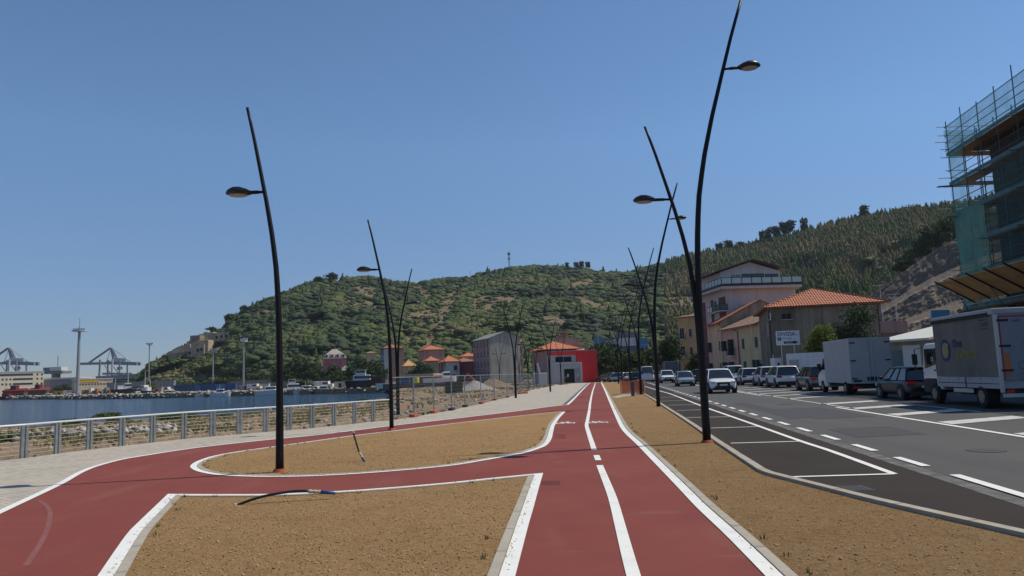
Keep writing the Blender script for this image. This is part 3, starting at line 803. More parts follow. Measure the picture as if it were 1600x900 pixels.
def crown_points(rg, lobes, n, shell=0.5):
    """points in the outer part of a set of ellipsoid lobes (cx, cy, cz, rx, ry, rz)"""
    L = np.array(lobes, float); wgt = (L[:, 3] * L[:, 4] * L[:, 5]) ** (2 / 3); wgt /= wgt.sum()
    k = rg.choice(len(L), n, p=wgt)
    d = rg.normal(0, 1, (n, 3)); d /= np.linalg.norm(d, axis=1)[:, None]
    r = (shell + (1 - shell) * rg.random(n)) * (1 + rg.normal(0, .10, n))
    return L[k, :3] + d * L[k, 3:] * r[:, None], k
def make_lobes(rg, w, h, z0, n=9, kind='round'):
    out = []
    for i in range(n):
        if kind == 'umbrella':
            a = rg.uniform(0, 6.28); q = math.sqrt(rg.random()) * .75
            out.append((math.cos(a) * q * w / 2, math.sin(a) * q * w / 2, z0 + h * rg.uniform(.55, .85), w * .24, w * .24, h * .2))
        elif kind == 'column':
            t = (i + .5) / n
            out.append((rg.normal(0, .06) * w, rg.normal(0, .06) * w, z0 + h * t, w * (.5 - .38 * t) , w * (.5 - .38 * t), h * .7 / n + .2))
        else:
            a = rg.uniform(0, 6.28); t = rg.random(); q = math.sqrt(rg.random()) * (.62 if t < .6 else .36)
            s = rg.uniform(.22, .36)
            out.append((math.cos(a) * q * w / 2, math.sin(a) * q * w / 2, z0 + h * (.2 + .62 * t), w * s, w * s, h * s * .62))
    return out
def tree_parts(root, h, w, rg, leaf, mleaf, n=900, kind='round', trunk=0.22, z0f=0.2):
    z0 = h * z0f
    lob = make_lobes(rg, w, h - z0, z0, 13 if kind != 'column' else 8, kind)
    pts, k = crown_points(rg, lob, n, 0.35)
    V, F = leaf_cloud(pts, leaf, rg)
    lt = rg.uniform(.15, .75, len(lob))
    tint = np.clip(lt[k] + rg.normal(0, .14, n), 0, 1)
    np_mesh('crown', V, F, mleaf, root, tint)
    mb = MB()
    top = h * (.75 if kind == 'column' else .55)
    mb.tube([(0, 0, -.3), (.03 * h * rg.normal(), .02 * h, h * .3), (.02 * h, .03 * h * rg.normal(), top)], [trunk * 1.3, trunk * .9, trunk * .35], 8)
    for q in range(5 if kind != 'column' else 0):
        L = lob[q]
        mb.tube([(0, 0, h * (.22 + .05 * q)), (L[0] * .5, L[1] * .5, L[2] * .75), (L[0], L[1], L[2])], [trunk * .5, trunk * .3, trunk * .12], 6)
    mb.build('trunk', m_bark, root)
PROTO = {}
def tree(name, key, loc, h, w, label, cat='tree', group=None, leaf=0.35, n=900, kind='round', mleaf=None, seed=1, trunk=.22, z0f=.2, rot=None):
    """a tree of a kind; later ones of the same kind are copies, scaled and turned"""
    if key not in PROTO:
        t = thing(name, label, cat, (0, 0, 0), 0, group)
        tree_parts(t, h, w, np.random.default_rng(seed), leaf, mleaf or m_leaf, n, kind, trunk, z0f)
        PROTO[key] = (t, h, w, [False])
    t0, h0, w0, used = PROTO[key]
    t = t0 if not used[0] else copy_tree(t0)
    used[0] = True
    t.location = loc; t.scale = (w / w0, w / w0, h / h0); t.rotation_euler.z = rot if rot is not None else random.uniform(0, 6.28)
    if group: t['group'] = group
    t['label'] = label; t['category'] = cat
    t.name = name
    return t

# ------------------------------------------------------------------ the woods on the hills: one mass
def woods():
    rg = np.random.default_rng(21)
    N = 38000
    px = rg.uniform(215, 1780, N); t = rg.random(N) ** 0.85
    # patchiness
    pn = fbm2((400, 160), [((24, 8), 1.0), ((60, 22), .7), ((140, 50), .35)], 9)
    gi = np.clip(((px - 200) / 1600 * 399).astype(int), 0, 399); gj = np.clip((t * 159).astype(int), 0, 159)
    dens = pn[gi, gj]
    x = np.clip((px - cols[0]) / (cols[1] - cols[0]), 0, NC - 1.001); i = int(x); f = x - i
    ang = HANG[i] * (1 - f) + HANG[i + 1] * f; rad = HRAD[i] * (1 - f) + HRAD[i + 1] * f
    e = min(max(e, ang[0]), ang[-1])
    r = float(np.interp(e, ang, rad))
    return Vector((r * math.sin(az), r * math.cos(az), CAM_H + r * e))

# ------------------------------------------------------------------ leaves
def leaf_mat(name, ramp, trans=0.25, rough=0.75):
    m, n, l, b = node_mat(name)
    a = n.new('ShaderNodeAttribute'); a.attribute_name = 'tint'
    oi = n.new('ShaderNodeObjectInfo')
    ad = n.new('ShaderNodeMath'); ad.operation = 'MULTIPLY_ADD'; l.new(oi.outputs['Random'], ad.inputs[0]); ad.inputs[1].default_value = 0.25; ad.inputs[2].default_value = -0.12
    a2 = n.new('ShaderNodeMath'); a2.operation = 'ADD'; l.new(a.outputs['Fac'], a2.inputs[0]); l.new(ad.outputs[0], a2.inputs[1])
    rp = n.new('ShaderNodeValToRGB')
    while len(rp.color_ramp.elements) < len(ramp): rp.color_ramp.elements.new(0.5)
    for e, (p, c) in zip(rp.color_ramp.elements, ramp): e.position = p; e.color = (*c, 1)
    l.new(a2.outputs[0], rp.inputs[0])
    b.inputs['Roughness'].default_value = rough; b.inputs['Specular IOR Level'].default_value = 0.2
    l.new(rp.outputs[0], b.inputs['Base Color'])
    tr = n.new('ShaderNodeBsdfTranslucent'); l.new(rp.outputs[0], tr.inputs['Color'])
    mx = n.new('ShaderNodeMixShader'); mx.inputs[0].default_value = trans
    l.new(b.outputs[0], mx.inputs[1]); l.new(tr.outputs[0], mx.inputs[2]); l.new(mx.outputs[0], n['Material Output'].inputs['Surface'])
    MATS[name] = m
    return m
m_forest = leaf_mat('forest_leaves', [(0.0, (0.030, 0.044, 0.028)), (0.35, (0.047, 0.064, 0.031)), (0.65, (0.080, 0.112, 0.032)), (0.85, (0.125, 0.125, 0.048)), (1.0, (0.20, 0.155, 0.08))], 0.12)
m_leaf = leaf_mat('broad_leaves', [(0.0, (0.045, 0.072, 0.024)), (0.5, (0.080, 0.115, 0.036)), (1.0, (0.15, 0.18, 0.06))], 0.25)
m_pine = leaf_mat('pine_needles', [(0.0, (0.030, 0.050, 0.022)), (0.5, (0.052, 0.078, 0.030)), (1.0, (0.095, 0.12, 0.044))], 0.15)
m_lime = leaf_mat('bright_leaves', [(0.0, (0.06, 0.09, 0.02)), (0.5, (0.16, 0.19, 0.035)), (1.0, (0.30, 0.30, 0.06))], 0.35)
m_bark = mat('bark', (0.13, 0.095, 0.065), 0.95, var=0.3, scale=6, bump=0.6)
def leaf_cloud(centres, size, rg, flat=0.0):
    """one small randomly turned leaf quad at each centre"""
    n = len(centres)
    a = rg.normal(0, 1, (n, 3)); a[:, 2] += flat * np.sign(rg.normal(0, 1, n)); a /= np.linalg.norm(a, axis=1)[:, None]
    b = rg.normal(0, 1, (n, 3)); b -= a * (a * b).sum(1)[:, None]; b /= np.linalg.norm(b, axis=1)[:, None]
    c = np.cross(a, b)
    s = size * rg.uniform(0.55, 1.25, n)[:, None]
    w = rg.uniform(0.55, 1.0, n)[:, None]
    V = np.stack([centres - b * s, centres + c * s * w * .6, centres + b * s, centres - c * s * w * .6], 1).reshape(-1, 3)
    F = np.arange(4 * n).reshape(n, 4)
    return V, F
def crown_points(rg, lobes, n, shell=0.5):
    """points in the outer part of a set of ellipsoid lobes (cx, cy, cz, rx, ry, rz)"""
    L = np.array(lobes, float); wgt = (L[:, 3] * L[:, 4] * L[:, 5]) ** (2 / 3); wgt /= wgt.sum()
    k = rg.choice(len(L), n, p=wgt)
    d = rg.normal(0, 1, (n, 3)); d /= np.linalg.norm(d, axis=1)[:, None]
    r = (shell + (1 - shell) * rg.random(n)) * (1 + rg.normal(0, .10, n))
    return L[k, :3] + d * L[k, 3:] * r[:, None], k
def make_lobes(rg, w, h, z0, n=9, kind='round'):
    out = []
    for i in range(n):
        if kind == 'umbrella':
            a = rg.uniform(0, 6.28); q = math.sqrt(rg.random()) * .75
            out.append((math.cos(a) * q * w / 2, math.sin(a) * q * w / 2, z0 + h * rg.uniform(.55, .85), w * .24, w * .24, h * .2))
        elif kind == 'column':
            t = (i + .5) / n
            out.append((rg.normal(0, .06) * w, rg.normal(0, .06) * w, z0 + h * t, w * (.5 - .38 * t) , w * (.5 - .38 * t), h * .7 / n + .2))
        else:
            a = rg.uniform(0, 6.28); t = rg.random(); q = math.sqrt(rg.random()) * (.62 if t < .6 else .36)
            s = rg.uniform(.22, .36)
            out.append((math.cos(a) * q * w / 2, math.sin(a) * q * w / 2, z0 + h * (.2 + .62 * t), w * s, w * s, h * s * .62))
    return out
def tree_parts(root, h, w, rg, leaf, mleaf, n=900, kind='round', trunk=0.22, z0f=0.2):
    z0 = h * z0f
    lob = make_lobes(rg, w, h - z0, z0, 13 if kind != 'column' else 8, kind)
    pts, k = crown_points(rg, lob, n, 0.35)
    V, F = leaf_cloud(pts, leaf, rg)
    lt = rg.uniform(.15, .75, len(lob))
    tint = np.clip(lt[k] + rg.normal(0, .14, n), 0, 1)
    np_mesh('crown', V, F, mleaf, root, tint)
    mb = MB()
    top = h * (.75 if kind == 'column' else .55)
    mb.tube([(0, 0, -.3), (.03 * h * rg.normal(), .02 * h, h * .3), (.02 * h, .03 * h * rg.normal(), top)], [trunk * 1.3, trunk * .9, trunk * .35], 8)
    for q in range(5 if kind != 'column' else 0):
        L = lob[q]
        mb.tube([(0, 0, h * (.22 + .05 * q)), (L[0] * .5, L[1] * .5, L[2] * .75), (L[0], L[1], L[2])], [trunk * .5, trunk * .3, trunk * .12], 6)
    mb.build('trunk', m_bark, root)
PROTO = {}
def tree(name, key, loc, h, w, label, cat='tree', group=None, leaf=0.35, n=900, kind='round', mleaf=None, seed=1, trunk=.22, z0f=.2, rot=None):
    """a tree of a kind; later ones of the same kind are copies, scaled and turned"""
    if key not in PROTO:
        t = thing(name, label, cat, (0, 0, 0), 0, group)
        tree_parts(t, h, w, np.random.default_rng(seed), leaf, mleaf or m_leaf, n, kind, trunk, z0f)
        PROTO[key] = (t, h, w, [False])
    t0, h0, w0, used = PROTO[key]
    t = t0 if not used[0] else copy_tree(t0)
    used[0] = True
    t.location = loc; t.scale = (w / w0, w / w0, h / h0); t.rotation_euler.z = rot if rot is not None else random.uniform(0, 6.28)
    if group: t['group'] = group
    t['label'] = label; t['category'] = cat
    t.name = name
    return t

# ------------------------------------------------------------------ the woods on the hills: one mass
def woods():
    rg = np.random.default_rng(21)
    N = 38000
    px = rg.uniform(215, 1780, N); t = rg.random(N) ** 0.85
    # patchiness
    pn = fbm2((400, 160), [((24, 8), 1.0), ((60, 22), .7), ((140, 50), .35)], 9)
    gi = np.clip(((px - 200) / 1600 * 399).astype(int), 0, 399); gj = np.clip((t * 159).astype(int), 0, 159)
    dens = pn[gi, gj]
    # bare places seen in the photograph: the track, the dry knoll, terraces by the fort, the foot on the far side
    x = np.clip((px - cols[0]) / (cols[1] - cols[0]), 0, NC - 1.001); i = x.astype(int); f = x - i
    jj = t * (NRW - 1); j0 = np.clip(jj.astype(int), 0, NRW - 2); fj = jj - j0
    def smp(A): return (A[i, j0] * (1 - fj) + A[i, j0 + 1] * fj) * (1 - f) + (A[i + 1, j0] * (1 - fj) + A[i + 1, j0 + 1] * fj) * f
    ang, rad = smp(HANG), smp(HRAD)
    az = np.array([elev(p, 500)[1] for p in px])
    X, Yw, Z = rad * np.sin(az), rad * np.cos(az), CAM_H + rad * ang
    PX, PY = to_pixel(X, Yw, Z)
    bare = bare_mask(PX, PY) < 1
    right = PX > 1020
    keep = np.where(bare, rg.random(N) < .26, np.where(right, rg.random(N) < .97, (dens > -.45) | (rg.random(N) < .22)))
    keep &= ~((PX > 1260) & (PY > 520))
    X, Yw, Z, PX, PY, dens, rad = (a[keep] for a in (X, Yw, Z, PX, PY, dens, rad))
    M = len(X)
    # a few crown shapes: an uneven solid heart with leaf clumps standing off it
    bm = bmesh.new(); bmesh.ops.create_icosphere(bm, subdivisions=2, radius=1.0); bm.verts.ensure_lookup_table()
    IV = np.array([v.co[:] for v in bm.verts]); IF = np.array([[v.index for v in f.verts] for f in bm.faces]); bm.free()
    shapes = []
    for s in range(10):
        con = s >= 7
        rr = np.random.default_rng(100 + s)
        if con:
            n = 20; hh = rr.random(n); q = (1 - hh) * .30 + .03
            a = rr.uniform(0, 6.28, n); p = np.stack([np.cos(a) * q, np.sin(a) * q, .1 + hh * .95], 1)
            C = IV.copy(); rad_ = np.interp(C[:, 2], [-1, -.6, 1], [.16, .33, .03]); hyp = np.hypot(C[:, 0], C[:, 1]) + 1e-6
            C = np.stack([C[:, 0] / hyp * rad_, C[:, 1] / hyp * rad_, .55 + C[:, 2] * .48], 1); C[:, :2] *= rr.uniform(.75, 1.2, (len(C), 1))
        else:
            bumps = rr.normal(0, 1, (7, 3)); bumps /= np.linalg.norm(bumps, axis=1)[:, None]
            f = 1 + .28 * np.clip((IV @ bumps.T - .55) / .45, 0, 1).max(1) - .12 + rr.normal(0, .06, len(IV))
            C = IV * f[:, None] * np.array((.52, .52, .33)); C[:, 2] += .30
            p = C[rr.integers(0, len(C), 16)]; p = p + (p - np.array((0, 0, .30))) * rr.uniform(0, .2, (16, 1))
        V, F = leaf_cloud(p, .12 if not con else .10, rr)
        T = np.concatenate([F[:, [0, 1, 2]], F[:, [0, 2, 3]]])
        shapes.append((np.concatenate([C, V]), np.concatenate([IF, T + len(C)]), np.concatenate([np.zeros(len(IF)), rr.normal(.06, .07, len(T))])))
    con_ok = (PX > 1040) | (rg.random(M) < .03)
    kind = np.where(con_ok & (rg.random(M) < .75), rg.integers(7, 10, M), rg.integers(0, 7, M))
    size = np.where(kind >= 7, rg.uniform(4.2, 7.0, M), 2.4 + 5.6 * rg.random(M) ** 1.8) * (rad / 520) ** .6
    size *= np.where(PX < 360, .62, 1) * np.where(bare[keep], .6, 1)
    rot = rg.uniform(0, 6.28, M)
    base_t = np.clip(.40 + .16 * dens + rg.normal(0, .07, M) + np.where((PX > 1040), .32, 0) + np.where((PX > 640) & (PX < 800) & (PY > 480), .12, 0) + np.where(PX < 330, .14, 0), 0.02, .98)
    VV, FF, TT, o = [], [], [], 0
    for k in range(10):
        q = np.where(kind == k)[0]
        if len(q) == 0: continue
        V, F, tv = shapes[k]
        c, s_ = np.cos(rot[q])[:, None], np.sin(rot[q])[:, None]
        sx = size[q][:, None] * (1.0 if k < 7 else .9); sz = size[q][:, None] * (.85 if k < 7 else 1.1)
        x = (V[None, :, 0] * c - V[None, :, 1] * s_) * sx + X[q][:, None]
        y = (V[None, :, 0] * s_ + V[None, :, 1] * c) * sx + Yw[q][:, None]
        z = V[None, :, 2] * sz + Z[q][:, None] - size[q][:, None] * .17
        VV.append(np.stack([x, y, z], -1).reshape(-1, 3))
        FF.append((F[None] + (np.arange(len(q)) * len(V))[:, None, None]).reshape(-1, 3) + o); o += len(q) * len(V)
        TT.append((base_t[q][:, None] + tv[None] + rg.normal(0, .035, (len(q), len(F)))).ravel())
    ob = np_mesh('woods', np.concatenate(VV), np.concatenate(FF), m_forest, None, np.concatenate(TT))
    tag(ob, 'dense green woods covering the hillsides behind the harbour', 'woods', kind='stuff')
woods()
# single trees that stand out on the skyline
def on_ridge(px, dy=3):
    return hill_pt(px, itp(SKYL, px) + dy)
for k, (px, h, w, lab) in enumerate((
        (358, 8, 9, 'round dark tree alone on the ridge above the fort'), (330, 5, 8, 'low bushy tree on the ridge right above the fort wall'),
        (382, 8, 8, 'dark tree on the ridge left of the bare summit'), (518, 9, 12, 'rounded tree on the bare hilltop edge'), (498, 7, 10, 'smaller rounded tree beside the hilltop edge'))):
    tree('ridge_tree', 'ridge_round', on_ridge(px), h, w, lab, group='single trees on the left ridge', leaf=.9, n=420, mleaf=m_pine, seed=3, trunk=.3)
for k, (px, h, w, lab) in enumerate((
        (886, 9, 5, 'slim tree on the middle ridge, first of the row of four'), (901, 10, 6, 'taller tree on the middle ridge, second of the row of four'), (909, 11, 6, 'tree on the middle ridge, third of the row of four'), (919, 11, 6, 'tree on the middle ridge, last of the row of four'),
        (1125, 11, 9, 'dark round pine on the far ridge above the penthouse'), (1140, 12, 9, 'dark broad pine next to the ridge pine above the penthouse'), (1158, 9, 7, 'smaller pine on the ridge above the penthouse roof'),
        (1192, 14, 6, 'slender pine standing apart on the ridge'), (1202, 15, 8, 'pine at the start of the ridge pine row'), (1214, 15, 9, 'dense pine in the ridge pine row'), (1226, 16, 9, 'pine in the ridge pine row, just past the dense one'), (1236, 16, 9, 'tallest pine at the end of the ridge pine row'),
        (1258, 15, 7, 'lone pine with bare trunk past the ridge pine row'), (1351, 13, 7, 'pine rising from the high ridge near the scaffolding'))):
    tree('ridge_pine', 'ridge_pine', on_ridge(px), h * (1.0 if px > 1000 else .9), w, lab, group='pines on the skyline', leaf=.75, n=330, kind='round', mleaf=m_pine, seed=5, trunk=.22, z0f=.3)

# ------------------------------------------------------------------ netted rock slope behind the houses
SL_TOP = [(1300, 540), (1318, 500), (1345, 472), (1385, 446), (1418, 420), (1450, 398), (1490, 375), (1540, 352), (1640, 320)]
nc, nr = 230, 140
V = np.zeros((nc, nr + 1, 3)); sn = fbm2((nc, nr), [((12, 8), .45), ((36, 26), .35), ((115, 70), .28)], 3)
pxs = np.linspace(1296, 1640, nc)
for i, px in enumerate(pxs):
    e, az = elev(px, itp(SL_TOP, px)); e1, _ = elev(px, 590)
    for j in range(nr):
        t = j / (nr - 1); ea = e1 + (e - e1) * t
        step = (t * 4.0) % 1.0
        r = 128 + 44 * (math.floor(t * 4) / 4 + .25 * max(0, (step - .22) / .78) * .35 + .25 * min(1, step / .22) * .65) + sn[i, j] * .55
        V[i, j] = (r * math.sin(az), r * math.cos(az), CAM_H + r * ea)
    V[i, nr] = (V[i, nr - 1] * np.array((1.25, 1.25, .6)))
idx = np.arange(nc * (nr + 1)).reshape(nc, nr + 1)
Fq = np.stack([idx[:-1, :-1], idx[1:, :-1], idx[1:, 1:], idx[:-1, 1:]], -1).reshape(-1, 4)
m_slope = layered('netted_rock', (0.175, 0.142, 0.112), [
    (0.08, 6, 0.4, 0.65, (0.19, 0.155, 0.13), .8, None), (0.14, 7, 0.60, 0.70, (0.36, 0.29, 0.19), .75, (1, 1, 2.2)), (1.4, 8, 0.5, 0.75, (0.095, 0.083, 0.075), .55, (1, 1, 2.5)), (3, 5, .5, .8, (0.22, 0.19, 0.16), .5, None)], rough=1.0, bumps=[(0.8, 8, .5, None), (3.5, 6, .25, None)], spec=.05)
m_berm = layered('berm_gravel', (0.33, 0.28, 0.21), [(0.5, 6, .4, .65, (0.17, 0.14, 0.12), .8, None)], rough=1.0, bumps=[(3, 6, .2, None)], spec=.05)
o = np_mesh('rock_slope', V.reshape(-1, 3), Fq, [m_slope, m_berm])
o.data.polygons.foreach_set('material_index', np.array([1 if ((k % nr) / (nr - 1) * 4) % 1.0 > .95 and (k % nr) < nr - 6 and (k % nr) > 4 else 0 for k in range(len(Fq))], dtype=np.int32)); tag(o, kind='structure')
# ------------------------------------------------------------------ buildings
def tiles(name, c, c2, zk=26.0, xk=22.0):
    m, n, l, b = node_mat(name)
    tc = n.new('ShaderNodeTexCoord'); sp = n.new('ShaderNodeSeparateXYZ'); l.new(tc.outputs['Object'], sp.inputs[0])
    def sn(o, k):
        a = n.new('ShaderNodeMath'); a.operation = 'MULTIPLY'; a.inputs[1].default_value = k; l.new(o, a.inputs[0])
        s = n.new('ShaderNodeMath'); s.operation = 'SINE'; l.new(a.outputs[0], s.inputs[0]); return s.outputs[0]
    ad = n.new('ShaderNodeMath'); ad.operation = 'ADD'; l.new(sn(sp.outputs['Z'], zk), ad.inputs[0]); l.new(sn(sp.outputs['X'], xk), ad.inputs[1])
    g = n.new('ShaderNodeTexNoise'); g.inputs['Scale'].default_value = 2.2; g.inputs['Detail'].default_value = 9; l.new(tc.outputs['Object'], g.inputs['Vector'])
    rp = n.new('ShaderNodeValToRGB'); rp.color_ramp.elements[0].position = .3; rp.color_ramp.elements[1].position = .7
    rp.color_ramp.elements[0].color = (*c, 1); rp.color_ramp.elements[1].color = (*c2, 1); l.new(g.outputs['Fac'], rp.inputs[0])
    mr = n.new('ShaderNodeMapRange'); mr.inputs['From Min'].default_value = -2; mr.inputs['From Max'].default_value = -.4; mr.inputs['To Min'].default_value = .55; mr.inputs['To Max'].default_value = 1.0; l.new(ad.outputs[0], mr.inputs['Value'])
    mx = n.new('ShaderNodeMix'); mx.data_type = 'RGBA'; mx.blend_type = 'MULTIPLY'; mx.inputs[0].default_value = 1; l.new(rp.outputs[0], mx.inputs[6]); l.new(mr.outputs[0], mx.inputs[7])
    l.new(mx.outputs[2], b.inputs['Base Color']); b.inputs['Roughness'].default_value = .9
    bp = n.new('ShaderNodeBump'); bp.inputs['Distance'].default_value = .05; l.new(ad.outputs[0], bp.inputs['Height']); l.new(bp.outputs[0], b.inputs['Normal'])
    MATS[name] = m
    return m
m_tile = tiles('terracotta_tiles', (0.36, 0.115, 0.055), (0.50, 0.19, 0.095))
m_tile2 = tiles('bright_tiles', (0.46, 0.135, 0.06), (0.56, 0.20, 0.10), 18, 12)
m_tile_old = tiles('weathered_tiles', (0.22, 0.13, 0.085), (0.36, 0.21, 0.14), 18, 14)
m_slate = mat('grey_roof_sheet', (0.22, 0.235, 0.215), .8, .2, .6)
m_pane = glass_mat('window_glass'); m_dark = mat('dark_opening', (0.02, 0.02, 0.022), .8, 0)
m_trim = mat('white_trim', (0.62, 0.60, 0.57), .7, .08)
m_green_sh = mat('green_shutter', (0.022, 0.055, 0.035), .6, .2)
m_brown_sh = mat('brown_shutter', (0.075, 0.045, 0.038), .6, .2)
m_iron = mat('dark_iron', (0.02, 0.021, 0.023), .5, 0)
m_stone_sill = mat('sill_stone', (0.42, 0.40, 0.37), .8, .1)
def plaster(name, c, streak=.3, var=.10, sc=.5): return mat(name, c, .92, var, sc, .25, 9, streak=streak, spec=.2)
class Bld:
    """front wall from a to b as seen from the street; x runs along it, y goes into the house"""
    def __init__(s, name, label, a, b, depth, h, mwall, cat='house', group=None, base=0.0, z0=-0.6):
        a, b = Vector(a), Vector(b); d = b - a; s.w, s.d, s.h = d.length, depth, h
        s.rot = math.atan2(d.y, d.x)
        s.root = thing(name, label, cat, (a.x, a.y, base), s.rot, group)
        mb = MB(); mb.prism([(0, 0), (s.w, 0), (s.w, depth), (0, depth)], z0, h)
        s.wall = mb.build('wall', mwall, s.root)
    def T(s, face):
        w, d = s.w, s.d
        o, x = {'front': ((0, 0), 0), 'right': ((w, 0), 90), 'back': ((w, d), 180), 'left': ((0, d), -90)}[face]
        return Matrix.Translation((o[0], o[1], 0)) @ Matrix.Rotation(R(x), 4, 'Z')
    def win(s, face, u, z, w, h, sh=None, frame=None, pane=None, openf=0.0, sill=True, name='window', shw=None, fr=.07, yoff=0.0):
        T = s.T(face) @ Matrix.Translation((0, -yoff, 0))
        mb = MB(); mb.T = T; mb.box(u - w/2, u + w/2, -.015, .1, z, z + h)
        p = mb.build(name, pane or m_pane, s.root)
        mb = MB(); mb.T = T
        for x0, x1, q0, q1 in ((u-w/2-fr, u-w/2, z-fr, z+h+fr), (u+w/2, u+w/2+fr, z-fr, z+h+fr), (u-w/2, u+w/2, z+h, z+h+fr), (u-w/2, u+w/2, z-fr, z)): mb.box(x0, x1, -.05, .06, q0, q1)
        if w > .8 and fr < .12: mb.box(u - .025, u + .025, -.03, .05, z, z + h)
        mb.build('frame', frame or m_trim, p)
        if sill:
            mb = MB(); mb.T = T; mb.box(u - w/2 - .15, u + w/2 + .15, -.14, .05, z - fr - .07, z - fr - .003); mb.build('sill', m_stone_sill, p)
        if sh:
            for sg in (-1, 1):
                mb = MB(); mb.T = T
                q = shw or w / 2
                if openf:
                    e = q * math.sqrt(max(0, 1 - openf * openf))
                    x0 = u + sg * (w/2 + .02); x1 = u + sg * (w/2 + .02 + q * openf)
                    mb.add([(x0, -.06, z-.05), (x1, -.06 - e, z-.05), (x1, -.06 - e, z+h+.02), (x0, -.06, z+h+.02), (x0, -.1, z-.05), (x1, -.1 - e, z-.05), (x1, -.1 - e, z+h+.02), (x0, -.1, z+h+.02)], [(0,1,2,3),(7,6,5,4),(0,4,5,1),(1,5,6,2),(2,6,7,3),(3,7,4,0)])
                else: mb.box(u + (0.005 if sg > 0 else -w/2), u + (w/2 if sg > 0 else -.005), -.075, -.03, z, z + h)
                mb.build('shutter', sh, p)
        return p
    def door(s, face, u, w, h, m, z=0):
        mb = MB(); T = s.T(face); mb.T = T; mb.box(u-w/2, u+w/2, -.03, .1, z, z + h); p = mb.build('door', m, s.root)
        mb = MB(); mb.T = T; mb.box(u-w/2-.1, u-w/2, -.06, .05, z, z+h+.1); mb.box(u+w/2, u+w/2+.1, -.06, .05, z, z+h+.1); mb.box(u-w/2, u+w/2, -.06, .05, z+h, z+h+.1); mb.build('frame', m_trim, p)
        return p
    def box(s, name, m, x0, x1, y0, y1, z0, z1, parent=None, bevel=0):
        mb = MB(); mb.box(x0, x1, y0, y1, z0, z1); return mb.build(name, m, parent or s.root, bevel=bevel)
    def hip(s, m, rise, over=.5, ridge='x', z=None, rl=None, t=.14, x0=0, x1=None, y0=0, y1=None):
        z = s.h if z is None else z; x1 = s.w if x1 is None else x1; y1 = s.d if y1 is None else y1
        X0, X1, Y0, Y1 = x0 - over, x1 + over, y0 - over, y1 + over
        if ridge == 'x':
            k = min((Y1 - Y0) / 2, (X1 - X0) / 2 - .01) if rl is None else (X1 - X0 - rl) / 2
            A, B = (X0 + k, (Y0+Y1)/2), (X1 - k, (Y0+Y1)/2)
        else:
            k = min((X1 - X0) / 2, (Y1 - Y0) / 2 - .01) if rl is None else (Y1 - Y0 - rl) / 2
            A, B = ((X0+X1)/2, Y0 + k), ((X0+X1)/2, Y1 - k)
        c = [(X0, Y0), (X1, Y0), (X1, Y1), (X0, Y1)]
        vs = [(x, y, z) for x, y in c] + [(x, y, z + t) for x, y in c] + [(A[0], A[1], z + rise), (B[0], B[1], z + rise)]
        fs = [(3, 2, 1, 0)] + [(i, (i+1) % 4, 4 + (i+1) % 4, 4 + i) for i in range(4)]
        if ridge == 'x': fs += [(4, 5, 9, 8), (5, 6, 9), (6, 7, 8, 9), (7, 4, 8)]
        else: fs += [(4, 5, 8), (5, 6, 9, 8), (6, 7, 9), (7, 4, 8, 9)]
        mb = MB(); mb.add(vs, fs); r = mb.build('roof', m, s.root)
        mb = MB()
        V = [Vector(p) for p in vs]
        prs = [(4, 8), (5, 9), (6, 9), (7, 8), (8, 9)] if ridge == 'x' else [(4, 8), (5, 8), (6, 9), (7, 9), (8, 9)]
        for i, j in prs: mb.tube([V[i] + Vector((0, 0, .02)), V[j] + Vector((0, 0, .02))], .10, 6)
        mb.build('ridge_tiles', m, r)
        return r
    def gable(s, m, rise, over=.5, ridge='x', z=None, mg=None, og=.35, t=.14, apex=.5):
        z = s.h if z is None else z; w, d = s.w, s.d
        if ridge == 'x':
            q = [(-over, z - over * rise / (d * apex)), (d * apex, z + rise), (d + over, z - over * rise / (d * (1 - apex)))]
            out = q + [(y, zz + t) for y, zz in reversed(q)]
            mb = MB(); mb.xprism(out, -og, w + og); r = mb.build('roof', m, s.root)
            mb = MB(); mb.xprism([(0.01, z), (d - .01, z), (d * apex, z + rise - .02)], .003, w - .003)
        else:
            q = [(-over, z - over * rise / (w * apex)), (w * apex, z + rise), (w + over, z - over * rise / (w * (1 - apex)))]
            out = q + [(x, zz + t) for x, zz in reversed(q)]
            n = len(out); mb = MB()
            vs = [(x, -og, zz) for x, zz in out] + [(x, d + og, zz) for x, zz in out]
            mb.add(vs, [tuple(range(n)), tuple(range(2*n-1, n-1, -1))] + [(i, n + i, n + (i+1) % n, (i+1) % n) for i in range(n)])
            r = mb.build('roof', m, s.root)
            mb = MB(); mb.add([(.01, .003, z), (w - .01, .003, z), (w * apex, .003, z + rise - .02), (.01, d - .003, z), (w - .01, d - .003, z), (w * apex, d - .003, z + rise - .02)], [(0, 1, 2), (5, 4, 3), (0, 3, 4, 1), (1, 4, 5, 2), (2, 5, 3, 0)])
        mb.build('gable_wall', mg or s.wall.data.materials[0], s.root)
        return r
    def tube(s, name, m, pts, r=.05, parent=None):
        mb = MB(); mb.tube(pts, r, 8); return mb.build(name, m, parent or s.root)
